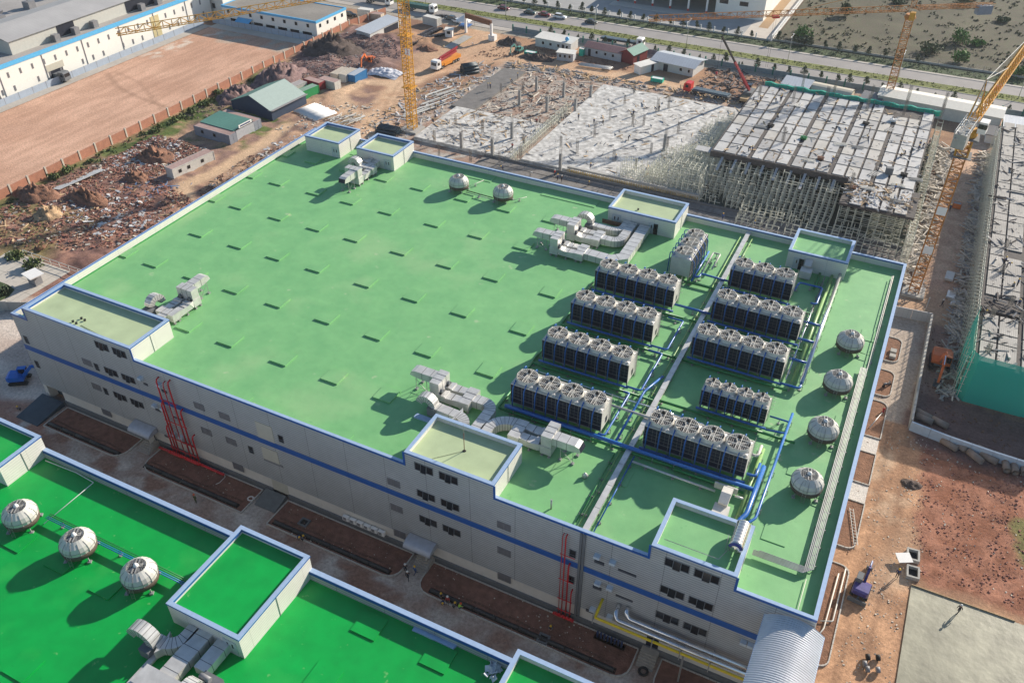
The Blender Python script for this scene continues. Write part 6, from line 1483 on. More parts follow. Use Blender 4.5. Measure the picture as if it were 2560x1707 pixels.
# left yard: workshops made of containers
gs = house('workshop', 'workshop with green gable roof over dark walls left of the rubble', -44.9, 111.5, 13.5, 14.5, 2.6, 2.9, 0.0, M('dark_workshop_wall', (.03,.05,.09), .7), [m_grn, M('pale_green_roof', (.36,.44,.40), .5, var=.06)], over=.2)
gs.rotation_euler = (0,0,math.radians(86)); gs.location = (-45.0, 112.0, 0)
MB().obox((0,-7.0,2.7), (13.8,1.9,.12), 0, -.12).build('side_roof', M('lean_roof_grey', (.28,.26,.26), .7), gs)
sgn = MB().obox((6.9, 0, 3.4), (.1, 5.5, .9), 0); sgn.mat(1).obox((6.96,0,3.4), (.02,4.6,.4), 0); sgn.build('sign_board', [m_white, m_navy], gs)
for k in range(6): MB().box(6.8, -6.8+k*2.1+(1.5 if k > 1 else 0), 0, 6.9, -5.0+k*2.1+(1.5 if k > 1 else 0), 2.3).build('wall_panel', M('grey_ply', (.38,.39,.41), .7), gs)
m_cont = {k: lines(M('container_'+k, c, .6, .1, var=.10, var2=.15), 'xy', .32, .3, .78, .6) for k, c in (('grey', (.27,.29,.34)), ('white', (.60,.59,.55)), ('red', (.26,.03,.04)), ('green', (.03,.33,.10)), ('blue', (.02,.16,.38)), ('cream', (.58,.50,.40)))}
def container(label, x, y, rz, colour, L=6.06, roofm=None, h=2.6, wins=(), group='shipping containers', name='shipping_container', z=0):
    t_ = thing(name, label, 'container', (x, y, z), rz, group)
    MB().box(-L/2, -1.22, .08, L/2, 1.22, h-.06).build('container_body', m_cont[colour], t_)
    fr = MB()
    for sx_ in (-L/2, L/2):
        for sy_ in (-1.22, 1.22): fr.bar((sx_, sy_, 0), (sx_, sy_, h), .14)
    for sy_ in (-1.22, 1.22): fr.bar((-L/2, sy_, h-.04), (L/2, sy_, h-.04), .12).bar((-L/2, sy_, .06), (L/2, sy_, .06), .12)
    fr.build('corner_frame', m_cont[colour], t_)
    MB().box(-L/2+.08, -1.14, h-.055, L/2-.08, 1.14, h).build('roof', roofm or m_cont[colour], t_)
    for q in (-.6, .6): MB().box(L/2+.01, q-.56, .15, L/2+.05, q+.56, h-.15).build('door', m_cont[colour], t_)
    for x_ in wins: MB().box(x_-.4, -1.28, 1.1, x_+.4, -1.225, 1.9).build('window', m_glass, t_)
    return t_
rr = M('rusty_pink_roof', (.38,.26,.23), .8, var=.15, var2=.2)
container('grey container with pink-rust roof on the near side of the lower workshop', -44.0, 89.6, math.radians(-3), 'grey', 12.1, rr, wins=(-3.4, .8))
container('grey container with pink-rust roof on the far side of the lower workshop', -44.0, 99.0, math.radians(-3), 'grey', 12.1, rr)
ws = thing('workshop_roof', 'dark green sheet roof spanning two containers, lower left workshop', 'roof')
MB().obox((-44.2,94.3,2.9), (11.6,7.2,.12), math.radians(-3), .05).build('roof_sheet', m_grn, ws); MB().obox((-38.2,94.3,1.3), (.1,6.6,2.5), math.radians(-3)).build('wall_panel', M('grey_ply', (.38,.39,.41), .7), ws)
sg = MB().obox((-38.0,94.3,3.3), (.1,4.6,.8), math.radians(-3)); sg.mat(1).obox((-37.93,94.3,3.3), (.03,3.6,.35), math.radians(-3)); sg.build('sign_board', [m_white, m_navy], ws)
container('long white container office with pinkish roof beside the sandy track', -37.4, 73.6, math.radians(82), 'white', 12.1, rr, wins=(-4,-1.5,2.5))
container('dark red container beside the purple rubble bank', -42.0, 128.3, math.radians(-8), 'red', 6.06, rr)
container('white container with pink roof just right of the dark red one', -38.4, 130.6, math.radians(-6), 'white', 6.06, rr)
container('bright green container near the green-roofed workshop', -40.0, 122.6, math.radians(80), 'green', 6.06, M('weathered_green', (.22,.33,.26), .7))
container('grey container behind the bright green one', -44.8, 123.4, math.radians(80), 'white', 6.06, M('pinkish_grey_roof', (.36,.33,.32), .8))
container('cream container, left one of three near the excavator', -39.8, 137.6, math.radians(90), 'cream', 6.06)
container('cream container with blue base, middle one of three near the excavator', -37.2, 138.2, math.radians(90), 'white', 6.06, m_cont['cream'])
container('blue container with pale roof, right one of three near the excavator', -34.6, 139.0, math.radians(90), 'blue', 6.06, m_rfs)
container('pale container roof beside the motorbike park near the road', -41.5, 193.0, math.radians(-8), 'white', 6.06, m_cabr)
container('low white cabin at the corner of the lot by the black car', -66.5, 190, .1, 'white', 5.0, m_cabr); container('second low cabin right of the one by the black car', -61.8, 189.4, .1, 'cream', 5.0, rr, 2.0)
for lab, q, c in (('open green skip full of rubble near the white-roofed cabin', T(2,1302,380,0), m_net), ('green open bin with white cover near the lean-to', T(2,2168,560,0), m_net), ('orange skip on the haul road at right', T(3,1888,1420,0), m_orange)):
    t_ = thing('skip', lab, 'skip', (q.x, q.y, 0)); mb = MB(); L_, W_2 = (3.6, 1.8) if c is m_net else (1.7, 1.4)
    mb.box(-L_/2,-W_2/2,.1,L_/2,W_2/2,.2).box(-L_/2,-W_2/2,.2,L_/2,-W_2/2+.08,1.2).box(-L_/2,W_2/2-.08,.2,L_/2,W_2/2,1.2).box(-L_/2,-W_2/2,.2,-L_/2+.08,W_2/2,1.2).box(L_/2-.08,-W_2/2,.2,L_/2,W_2/2,1.2)
    mb.build('skip_body', c, t_); MB().obox((0,0,.95), (L_*.9,W_2*.85,.3), .02, .05).build('skip_load', m_white if 'white' in lab else m_conc, t_)
# gate of the site
ga = thing('site_gate', 'site gate with rust-brown beam on two white posts beside the road', 'gate'); g0, g1_ = Vector((-27.2,190.8,0)), Vector((-15.9,187.4,0))
for q in (g0, g1_): MB().box(q.x-.35,q.y-.35,0,q.x+.35,q.y+.35,5.4).build('post', m_white, ga)
MB().bar(g0+Vector((0,0,5.6)), g1_+Vector((0,0,5.6)), .7, 1.6).build('gate_beam', m_rust, ga); MB().box(-17,187.3,0,-14.8,189.2,1.7).build('gate_pier', m_white, ga)
bo = house('guard_booth', 'small white guard booth between the motorbikes and the gate', -30.3, 185.2, 2.4, 2.4, 2.3, 0, .3, m_white, m_cabr, wins=((0,1.2),)); bo['category'] = 'booth'
tn = thing('canopy_tent', 'peaked white canopy tent beside the gate, blue tables below', 'tent', (-30.5,196.0,0), .1)
mb = MB(); mb.v += [(-2.6,-2.6,2.3),(2.6,-2.6,2.3),(2.6,2.6,2.3),(-2.6,2.6,2.3),(0,0,3.9)]
for q in ((0,1,4),(1,2,4),(2,3,4),(3,0,4)): mb.face(q)
mb.build('tent_roof', m_white, tn)
for s in (-1,1):
    for u in (-1,1): MB().bar((2.5*s,2.5*u,0),(2.5*s,2.5*u,2.3),.08).build('tent_pole', m_steel, tn)
MB().box(-1.6,-1.8,.6,2.2,1.4,.72).build('table', m_pblue, tn)
# concrete pads with timber kerbs at the gate
tp = thing('weigh_pad', 'grey concrete pad framed by ochre timber kerbs inside the gate', 'pad'); a, b = T(2,740,330,0), T(2,880,250,0)
MB().bar(a, b, 3.4, .3).build('pad_slab', m_conc, tp)
for s in (-1.9, 1.9): MB().bar(a+Vector((s,0,.1)), b+Vector((s,0,.1)), .3, .4).build('timber_kerb', m_wood, tp)
# ================================================================ alley beside the factory
m_pipeb = M('black_pipe', (.05,.05,.05), .5, var=.2)
for x0, x1, l in ((5.6,20.6,'leftmost bed'),(26.0,43.6,'second bed from the left'),(50.2,69.2,'middle bed'),(75.5,100.8,'longest bed')):
    tag(MB().box(x0-.2,-4.75,.06,x1+.2,-3.95,.112).build('trench', M('trench_soil', (.02,.015,.012), .95)), kind='structure')
    t_ = thing('drain_pipe', 'dark drain pipe lying in the trench of the '+l, 'pipe', group=None)
    n = int((x1-x0)/3); 
    for k in range(n):
        a = x0+(x1-x0)*k/n; b = x0+(x1-x0)*(k+.97)/n; MB().tube([(a,-4.35,.22),(b,-4.35,.22)], .24, 9).build('pipe_length', m_pipeb, t_)
    if True:
        mb = MB()
        for k in range(int((x1-x0)/.55)): mb.obox((x0+.5+k*.55, -3.45+.1*math.sin(k*.7), .12), (.42,.28,.1), random.uniform(-.1,.1))
        tag(mb.build('brick_edging', M('dull_brick', (.13,.07,.05), .9, var=.3)), 'line of loose bricks beside the trench of the '+l, 'bricks', kind='stuff')
for (x, y, l) in ((54.0,-2.6,'middle bed'),(91.5,-4.3,'longest bed, over the pipe')):
    t_ = thing('manhole', 'small square brick manhole in the '+l, 'manhole', (x,y,0)); mb = MB()
    for s in (-1,1): mb.box(-.7,s*.55-.1,.05,.7,s*.55+.1,.35).box(s*.6-.1,-.45,.05,s*.6+.1,.45,.35)
    mb.build('manhole_wall', m_plinth, t_); MB().box(-.5,-.45,.1,.5,.45,.13).build('manhole_pit', m_black, t_)
tw = thing('tyre', 'black tyre lying flat on the ground beside the right-hand steps', 'tyre'); q = T(8,2073,1478,.15)
MB().tube([(q.x+.5*math.cos(a*math.pi/8), q.y+.5*math.sin(a*math.pi/8), .16) for a in range(17)], .16, 8, False).build('tyre_ring', m_black, tw)
# red fire-pump risers on the facade
RT_ = thing('fire_risers', 'tall bright red riser pipes climbing the grey facade near its left end', 'pipes')
for x, zt in ((29.45,15.2),(30.6,14.9),(31.7,15.5),(28.9,10.5),(32.5,10.4),(28.3,5.7),(33.3,5.7)):
    dx = -1.0*(zt-1)/14*0
    MB().tube([(x,-.02,zt+.25),(x,-.45,zt+.15),(x,-.6,zt-.25),(x,-.6,.9)], .115 if x != 30.6 else .07, 8).build('riser_pipe', m_red, RT_)
for z, a, b in ((11.8,29.2,32.3),(7.6,28.7,33.0),(4.0,28.1,33.2),(1.8,28.0,33.6)): MB().tube([(a,-.72,z),(b,-.72,z)], .07, 6).build('cross_rail', m_red, RT_)
for x, l_ in ((28.5,3),(31.8,3)): MB().tube([(x-l_*.3,-1.0,.75),(x+l_*.6,-1.0,.75)], .2, 8).build('valve_header', m_red, RT_)
MB().tube([(25.6,-.9,.7),(28.0,-.9,.8),(33.5,-.9,.8),(38.2,-.9,.7)], .2, 8).build('ground_main', m_red, RT_)
for k in range(16):
    x = 28.0+k*.42; MB().lathe((x,-.95,.75), [(.1,0),(.17,.18),(.17,.24),(.05,.5)], 8).build('valve', m_red, RT_)
R2_ = thing('fire_risers', 'narrow group of dark red riser pipes left of the facade joint', 'pipes')
for x, zt, r in ((91.8,15.4,.05),(92.2,15.4,.09),(92.75,10.5,.11),(93.3,5.8,.09)): MB().tube([(x,-.02,zt+.15),(x,-.4,zt+.1),(x,-.5,zt-.2),(x,-.5,.7)], r, 8).build('riser_pipe', m_red, R2_)
for z in (12.4,7.8,4.0,1.8): MB().tube([(91.6,-.6,z),(93.5,-.6,z)], .06, 6).build('cross_rail', m_red, R2_)
MB().tube([(91.2,-.8,.9),(94.0,-.8,.9)], .2, 8).build('valve_header', m_red, R2_)
for k in range(5): MB().lathe((91.6+k*.5,-.85,.85), [(.1,0),(.17,.18),(.17,.24),(.05,.5)], 8).build('valve', m_red, R2_)
pipe([(97.2,-.1,6.6),(97.2,-2.0,5.9),(97.2,-2.4,5.8),(115.2,-2.4,5.8)], .17, m_yel, 'bright yellow pipe running along the facade base at its right end')
pipe([(99.3,-.1,6.8),(99.3,-1.3,6.6),(99.6,-1.8,6.1),(117,-1.8,6.0)], .29, m_chrome, 'thick silver pipe above the yellow one, outer of two', n=12)
pipe([(100.4,-.1,6.9),(100.4,-.8,6.8),(100.8,-1.05,6.2),(117,-1.05,6.1)], .29, m_chrome, 'thick silver pipe above the yellow one, inner of two', n=12)
pst = thing('pipe_rack', 'steel brackets carrying the yellow and silver pipes', 'rack')
for x in (97.0,104.3,107.6,111.0): mb = MB(); mb.bar((x,-2.7,5.5),(x,0,5.5),.14).bar((x,-2.7,4.9),(x,-2.7,6.6),.1); mb.build('bracket', m_steel, pst)
MB().box(107.9,-2.35,0,108.1,-2.15,5.4).build('rack_post', m_steel, pst)
gs_ = thing('gas_rack', 'dark equipment frame at the foot of the facade below the yellow pipe', 'equipment', (98.9,-1.0,0)); mb = MB()
for k in range(8): mb.lathe((-1.6+k*.45,0,.1), [(.15,0),(.15,1.0),(.05,1.2)], 8)
mb.build('gas_cylinder_row', m_navy, gs_); MB().box(-2,-.4,0,2,.4,.1).build('rack_base', m_black, gs_)
hs = thing('hose', 'pale hose snaking over the wet soil by the grey ramp', 'hose'); pts = [T(7,1520,90,.1), T(7,1540,150,.1), T(7,1500,190,.1), T(7,1475,200,.1)]
MB().tube([tuple(p) for p in pts], .05, 5).build('hose_run', m_white, hs)
hs = thing('hose', 'coiled pale hose left of the grey ramp', 'hose'); c_ = T(7,1715,300,.1)
MB().tube([(c_.x+.6*math.cos(k*.6)*(1-k*.02), c_.y+.5*math.sin(k*.6)*(1-k*.02), .15) for k in range(24)], .04, 5).build('hose_run', m_white, hs)

# ================================================================ loose matter
SCL = .8
def scatter(name, label, polys, n, smin, smax, mat, flat=.5, zf=None, long=1., cat='rubble', seed=1, zb=0., kind='stuff', pz=0.):
    r = random.Random(seed); mb = MB(); polys = [p if isinstance(p[0], (tuple, list, Vector)) else p for p in polys]
    tot = 0
    for poly in polys:
        xs_ = [p[0] for p in poly]; ys_ = [p[1] for p in poly]; k = 0; tries = 0; m_ = n//len(polys)
        while k < m_ and tries < m_*12:
            tries += 1; x, y = r.uniform(min(xs_), max(xs_)), r.uniform(min(ys_), max(ys_)); ins = False
            for i in range(len(poly)):
                (ax, ay), (bx, by) = poly[i][:2], poly[(i+1) % len(poly)][:2]
                if (ay > y) != (by > y) and x < (bx-ax)*(y-ay)/(by-ay)+ax: ins = not ins
            if not ins: continue
            if noise.noise((x*.35+seed, y*.35, 0)) < -.12: continue
            s = (smin+(smax-smin)*r.random()**2.6)*SCL; k += 1; wf = r.uniform(.5,1) if long < 1.55 else r.uniform(.10,.34)
            z = zb+(zf(x, y) if zf else gheight(x, y))+s*flat*.3
            mb.obox((x, y, z+pz*r.random()), (s*long*r.uniform(.6,1.2), s*wf, s*flat*r.uniform(.4,1)), r.uniform(0,6.3), r.uniform(-.4,.4), r.uniform(-.3,.3))
    o = mb.build(name, mat)
    return tag(o, label, cat, kind=kind)
def gheight(x, y):
    i = int((x+126)/GS); j = int((y+24)/GS)
    return float(hz[j, i]) if 0 <= i < W_ and 0 <= j < H_ else 0.
m_rub = {k: M('rubble_'+k, c, .9, var=.3, scale=2) for k, c in (('brown', (.20,.11,.075)), ('red', (.27,.12,.09)), ('pale', (.52,.47,.40)), ('white', (.50,.50,.50)), ('blue', (.18,.25,.38)), ('dark', (.06,.05,.05)), ('wood', (.45,.32,.19)), ('purple', (.21,.14,.13)), ('grey', (.33,.32,.31)))}
L1 = [(-63,24),(-42,30),(-22,40),(-16,52),(-18,60),(-34,64),(-44,66),(-60,62)]
L2 = [(-60,62),(-42,66),(-42,84),(-58,84)]; L3 = [(-28,66),(-10,52),(-4,80),(-10,100),(-24,98),(-30,84)]
scatter('rubble', 'scattered brown brick rubble west of the factory', [L1, L2, L3], 8500, .12, .8, m_rub['brown'], seed=2)
scatter('rubble', 'reddish broken earth lumps west of the factory', [L1, L2], 5500, .15, .8, m_rub['red'], seed=3)
scatter('rubble', 'pale broken concrete pieces west of the factory', [L1, L2, L3, [(-34,100),(-12,100),(-8,110),(-20,128),(-34,120)]], 2200, .15, .8, m_rub['pale'], seed=4, long=1.4)
scatter('scrap', 'white scrap sheets and plastic littering the yard west of the factory', [[(-56,62),(-46,66),(-40,76),(-50,80),(-58,74)], [(-28,84),(-12,82),(-8,96),(-22,104),(-30,96)], [(-50,44),(-30,40),(-24,52),(-44,58)], [(-58,70),(-50,70),(-48,84),(-58,82)]], 1300, .2, 1.3, m_rub['white'], flat=.15, seed=5, long=1.5, cat='scrap')
scatter('scrap', 'blue and grey scrap metal west of the factory', [[(-46,56),(-34,58),(-32,68),(-46,68)], [(-26,86),(-14,84),(-12,96),(-24,100)]], 200, .3, 1.6, m_rub['blue'], flat=.15, seed=6, long=2, cat='scrap')
scatter('scrap', 'timber scraps and broken pallets west of the factory', [L1, L3], 700, .3, 1.8, m_rub['wood'], flat=.15, seed=7, long=2.4, cat='scrap')
scatter('rubble', 'dark clods west of the factory', [L1, L2], 1800, .15, .6, m_rub['dark'], seed=8)
scatter('rubble', 'purple-brown clods on the long spoil bank by the brick fence', [[(-62,96),(-46,96),(-44,122),(-36,140),(-34,168),(-56,176),(-63,150)]], 5200, .15, .8, m_rub['purple'], seed=9)
scatter('rubble', 'grey clods on the long spoil bank by the brick fence', [[(-62,110),(-48,120),(-38,150),(-40,170),(-62,170)]], 1500, .15, .6, m_rub['grey'], seed=10)
ALLB = [[(7,134),(31,134),(31,168),(7,168)]]
scatter('scrap', 'pale formwork scraps strewn on the brown earth between the slabs', ALLB, 700, .25, 2.2, m_rub['pale'], flat=.12, seed=11, long=2.6, cat='scrap')
scatter('rubble', 'brown clods on the earth between the slabs', ALLB, 1100, .15, .6, m_rub['brown'], seed=12)
ED = [[(-14,112),(-1,112),(-1,166),(-10,168),(-16,140)], [(-2,168),(34,170),(34,175),(-2,174)], [(36,168),(76,170),(76,176),(36,175)]]
scatter('scrap', 'grey and white clutter around the edge of the slabs', ED, 1500, .25, 1.6, m_rub['grey'], flat=.3, seed=13, long=1.8, cat='scrap'); scatter('scrap', 'timber clutter around the edge of the slabs', ED, 700, .3, 2.2, m_rub['wood'], flat=.15, seed=14, long=2.5, cat='scrap')
scatter('scrap', 'white clutter left of the damp slab strip', ED[:1], 500, .3, 2.0, m_rub['white'], flat=.15, seed=15, long=2.2, cat='scrap')
YD = [[(56,172),(78,172),(80,196),(54,196)]]
scatter('scrap', 'dark steel bundles in the yard by the red mobile crane', YD, 380, .4, 1.9, m_rub['dark'], flat=.35, seed=16, long=3, cat='scrap'); scatter('rubble', 'grey clutter in the yard by the red mobile crane', YD, 700, .2, 1.2, m_rub['grey'], flat=.3, seed=17, long=1.6)
SLB = [[(32,113),(75,113),(75,166),(32,166)], [(2,112),(28,112),(28,133),(2,133)]]
scatter('scrap', 'timber and steel offcuts lying on the ground slabs', SLB, 700, .25, 2.0, m_rub['grey'], flat=.12, seed=18, long=2.6, cat='scrap', zf=lambda x, y: SZ); scatter('scrap', 'pale timber offcuts lying on the ground slabs', SLB, 420, .3, 2.0, m_rub['wood'], flat=.12, seed=19, long=2.6, cat='scrap', zf=lambda x, y: SZ)
DKP = [[(76,124),(119,124),(119,168),(76,168)], [(106,112),(119,112),(119,123),(106,123)]]
scatter('scrap', 'timber offcuts lying on the raised plywood deck', DKP, 420, .3, 1.5, m_rub['wood'], flat=.12, seed=20, long=2.4, cat='scrap', zf=lambda x, y: D3); scatter('scrap', 'dark tools and steel lying on the raised plywood deck', DKP, 260, .2, .9, m_rub['dark'], flat=.3, seed=21, long=1.8, cat='scrap', zf=lambda x, y: D3)
scatter('scrap', 'white boards lying on the raised plywood deck', DKP, 260, .4, 1.8, m_rub['white'], flat=.1, seed=22, long=2.6, cat='scrap', zf=lambda x, y: D3)
LN = [[(119.8,98),(124.5,98),(125,168),(119.8,168)]]; LR = [[(130.5,66),(133,66),(133.2,168),(131.4,168)], [(130.5,84),(134,84),(134,168),(131.5,168)]]
scatter('scrap', 'stacked pale timber and poles between the deck and the haul road', LN, 1500, .3, 2.0, m_rub['pale'], flat=.25, seed=23, long=2.8, cat='scrap', pz=.6); scatter('scrap', 'dark clutter between the deck and the haul road', LN, 700, .2, 1.0, m_rub['dark'], flat=.4, seed=24, cat='scrap')
scatter('scrap', 'heaped scaffold boards on the right side of the haul road', LR, 1500, .3, 1.9, m_rub['pale'], flat=.25, seed=25, long=2.8, cat='scrap', pz=.8); scatter('scrap', 'steel poles and tubes on the right side of the haul road', LR, 800, .3, 1.8, m_rub['grey'], flat=.2, seed=26, long=3, cat='scrap', pz=.5)
scatter('rubble', 'dark clods in the mud before the netted building', [[(127.6,56),(152,56),(152,66),(127.6,86)]], 700, .1, .5, m_rub['brown'], seed=27)
scatter('rubble', 'small clods over the red soil field at right', [[(130,27),(152,27),(152,53),(130,53)]], 2600, .08, .38, m_rub['red'], seed=28); scatter('rubble', 'pale stones over the red soil field at right', [[(130,27),(152,27),(152,53),(130,53)]], 350, .08, .3, m_rub['pale'], seed=29)
scatter('rubble', 'gravel and mortar lumps along the sandy lane', [[(124,-10),(130.5,-10),(130.5,54),(124,54)]], 900, .05, .3, m_rub['pale'], seed=30); scatter('rubble', 'brown bricks and stones in the planting beds of the sandy lane', [[(120.6,8),(123.3,8),(123.3,78),(120.6,78)]], 500, .08, .35, m_rub['brown'], seed=31)
scatter('rubble', 'small stones in the planting beds of the alley', [[(5,-5),(21,-5),(21,-.5),(5,-.5)], [(26,-5),(45,-5),(45,-.5),(26,-.5)], [(50,-5),(70,-5),(70,-.5),(50,-.5)], [(74,-5),(102,-5),(102,-.5),(74,-.5)]], 1500, .05, .25, m_rub['brown'], seed=32, zf=lambda x, y: .1); scatter('rubble', 'pale stones in the planting beds of the alley', [[(74,-5),(102,-5),(102,-.5),(74,-.5)], [(26,-5),(70,-5),(70,-.5),(26,-.5)]], 260, .05, .25, m_rub['pale'], seed=33, zf=lambda x, y: .1)
scatter('rubble', 'earth lumps around the site cabins', [[(-14,172),(12,180),(34,182),(34,186),(0,190),(-14,184)]], 900, .15, .7, m_rub['brown'], seed=34)
# spoil heaps
def heap(label, x, y, rx, ry, h, m, seed, name='spoil_heap', rough=.9):
    n, k = 26, 12; mb = MB(); r = random.Random(seed)
    mb.v.append((x, y, h))
    for j in range(1, k+1):
        f = j/k
        for i in range(n):
            a = 2*math.pi*i/n; rr_ = f*(1+.22*noise.noise((math.cos(a)*1.3+seed, math.sin(a)*1.3, 0)))
            z = h*(1-f)**.8*(1+1.1*noise.noise((x+rr_*rx*math.cos(a)*1.2, y+rr_*ry*math.sin(a)*1.2, seed)))+rough*h*.4*(noise.noise((math.cos(a)*f*7+seed, math.sin(a)*f*7, 3))+.1)*(1 if j < k else 0)
            mb.v.append((x+rr_*rx*math.cos(a), y+rr_*ry*math.sin(a), gheight(x+rr_*rx*math.cos(a), y+rr_*ry*math.sin(a))+(z if j < k else -.15)))
    for i in range(n): mb.face((0, 1+i, 1+(i+1) % n), True)
    for j in range(k-1):
        for i in range(n): a = 1+j*n+i; b = 1+j*n+(i+1) % n; mb.face((a, a+n, b+n, b), True)
    return tag(mb.build(name, m), label, 'heap')
m_hp = {k: M('heap_'+k, c, .95, var=.35, scale=1.2, var2=.35, scale2=.4, bump=.9, bscale=4) for k, c in (('brown', (.25,.13,.085)), ('purple', (.23,.15,.14)), ('dark', (.10,.075,.065)), ('sand', (.50,.34,.20)))}
q = T(1,1070,1080); heap('brown earth heap between scrap piles west of the factory', q.x, q.y, 5, 4, 2.2, m_hp['brown'], 1)
q = T(1,930,1230); heap('reddish rubble heap left of the white container office', q.x, q.y, 3.2, 2.4, 1.6, m_hp['brown'], 2)
q = T(1,600,1370); heap('long reddish bank near the brick fence, lower part of the rubble field', q.x, q.y, 7, 2.5, 1.8, m_hp['brown'], 3)
q = T(1,330,1480); heap('sand-coloured heap at the lower end of the rubble field', q.x, q.y, 3, 3, 1.8, m_hp['sand'], 4)
q = T(1,250,1340); heap('broad red-brown heap at the lower left of the rubble field', q.x, q.y, 6, 4, 2.0, m_hp['brown'], 5)
q = T(1,2270,350); heap('dark purple spoil mound by the excavator', q.x, q.y, 10, 8, 3.6, m_hp['dark'], 6)
q = T(1,1900,560); heap('long purple-grey spoil mound behind the green-roofed workshop', q.x, q.y, 7, 11, 3.4, m_hp['purple'], 7)
q = T(1,1620,660); heap('purple-grey spoil mound left of the green-roofed workshop', q.x, q.y, 5, 7, 2.6, m_hp['purple'], 8)
q = T(2,1160,300); heap('dark earth heap beside the gate hoarding', q.x, q.y, 4.5, 3, 1.6, m_hp['dark'], 9)
q = T(2,600,340); heap('low brown heap near the motorbike park', q.x, q.y, 3.5, 2.2, 1.0, m_hp['brown'], 10)
q = T(2,1350,400); heap('dark earth heap beside the green skip', q.x, q.y, 6, 2.8, 1.3, m_hp['dark'], 11)
q = T(9,1580,200); heap('small grey heap at the edge of the red soil field', q.x, q.y, 1.6, 1.0, .5, m_hp['dark'], 12)
# weeds and bushes along the brick fence
def leafball(mb, cx, cy, cz, rx, ry, rz, n, s, r):
    for _ in range(n):
        while True:
            u = Vector((r.uniform(-1,1), r.uniform(-1,1), r.uniform(-1,1)))
            if .25 < u.length < 1: break
        c = Vector((cx+u.x*rx, cy+u.y*ry, cz+u.z*rz)); a = Vector((r.uniform(-1,1), r.uniform(-1,1), r.uniform(-1,1))).normalized()*s*r.uniform(.6,1.3)
        b = a.cross(Vector((r.uniform(-1,1), r.uniform(-1,1), r.uniform(-1,1)))).normalized()*s*r.uniform(.4,.9); mb.m = r.randrange(3) if True else 0
        i = len(mb.v); mb.v += [tuple(c-a), tuple(c+b), tuple(c+a), tuple(c-b)]; mb.face((i,i+1,i+2,i+3))
def leafm(name, c):
    return [M(name+'_leaf_'+k, tuple(x*f for x in c), .75, var=.25, scale=3) for k, f in (('light', 1.35), ('mid', 1.0), ('deep', .62))]
lw_ = leafm('weed', (.085,.12,.035)); lt_ = leafm('street_tree', (.050,.078,.036)); lb_ = leafm('bush', (.085,.19,.03)); ld_ = leafm('field', (.07,.10,.035))
wb = MB(); r5 = random.Random(5)
for k in range(150):
    y = r5.uniform(22,128); x = -63.2+abs(r5.gauss(0,1))*(2.5 if (y > 60) else 3.5)
    s_ = r5.uniform(.3,1.0)*(1.3 if 78 < y < 112 else .8); leafball(wb, x, y, .3*s_, 1.2*s_, 1.2*s_, .7*s_, int(26*s_)+8, .28, r5)
tag(wb.build('weeds', lw_), 'low green weeds growing along the brick fence', 'weeds', kind='stuff')
def shrub(label, x, y, r_, h, leaves, seed, n=240, cat='bush', name='bush', s=.3, z=0):
    rr = random.Random(seed); t_ = thing(name, label, cat, (x, y, z)); mb = MB()
    for k in range(6): a = rr.uniform(0,6.3); d = rr.uniform(.2,.6)*r_; leafball(mb, d*math.cos(a), d*math.sin(a), h*rr.uniform(.35,.6), r_*.6, r_*.6, h*.42, n//6, s, rr)
    mb.build('crown', leaves, t_); tr = MB()
    for k in range(4): a = k*1.6; tr.tube([(0,0,0),(.25*r_*math.cos(a),.25*r_*math.sin(a),h*.3),(.5*r_*math.cos(a),.5*r_*math.sin(a),h*.6)], [.08,.05,.02], 5)
    tr.build('trunk', m_wood, t_); return t_
q = T(4,230,280); shrub('round green bush beside the rubble at the far left', q.x, q.y, 2.2, 2.0, lw_, 1, 380)
q = T(4,120,190); shrub('low olive bush left of the round one near the pale drive', q.x, q.y, 2.4, 1.4, lw_, 2, 300)
q = T(4,25,440,.2); shrub('dark green bush on the small lawn at the left edge', q.x, q.y, 1.6, 1.4, lt_, 3, 240)
for i, (tx, ty, l) in enumerate(((1490,640,'left of the purple spoil'),(1400,730,'second above the workshop'),(1330,770,'near the lower workshop'),(1190,840,'beside the fence, middle'),(1060,910,'left of the blue-white scrap'),(460,1180,'beside the sheet stack'),(380,1220,'left of the sheet stack'))):
    q = T(1,tx,ty); shrub('dark green bush by the brick fence, '+l, q.x, q.y, 1.8, 1.5, lw_, 20+i, 200)
# field bushes
for i, (tx, ty, r_, h, l, m_) in enumerate(((850,270,3.2,4.4,'bright green, nearest to the white boundary wall',lb_),(1915,300,3.8,5.2,'bright green, largest, upper right',lb_),(1900,430,3.0,4.0,'bright green, right beside the wire fence',lb_),(1710,360,3.8,3.4,'wide and dull green, left of the bright ones',ld_),(1130,110,2.6,4.4,'dark green, behind the crane jib',ld_),(2310,520,3.6,3.6,'green, at the right edge by the crane jib',lb_),(840,300,2.6,2.4,'low and dark, in front of the bright one',lt_),(2040,310,2.4,1.8,'low and yellowish, right of the largest',lb_),(1950,30,4.2,3.2,'dark and broad, near the far crane counterweight',ld_),(1480,30,3.0,2.0,'low and dull, under the crane jib',ld_),(2200,150,2.8,1.8,'low and dull, upper right corner',ld_))):
    q = T(3,tx,ty); shrub('field bush, '+l, q.x, q.y, r_, h, m_, 40+i, 420, s=.42)
gm = MB(); r6 = random.Random(9)
for k in range(1500):
    x = r6.uniform(67,190); y = 231+180*r6.random()**1.3; s_ = r6.uniform(.3,1.1)
    if noise.noise((x*.05,y*.05,0)) < -.15 and r6.random() < .7: continue
    leafball(gm, x, y, .15, 1.2*s_, 1.2*s_, .5*s_, 7, .4, r6)
tag(gm.build('field_scrub', [M('scrub_straw', (.17,.135,.085), .9, var=.3), M('scrub_olive', (.11,.12,.045), .9, var=.3), M('scrub_dark', (.06,.07,.035), .9, var=.3)]), 'dry scrub covering the field beyond the road', 'scrub', kind='stuff')
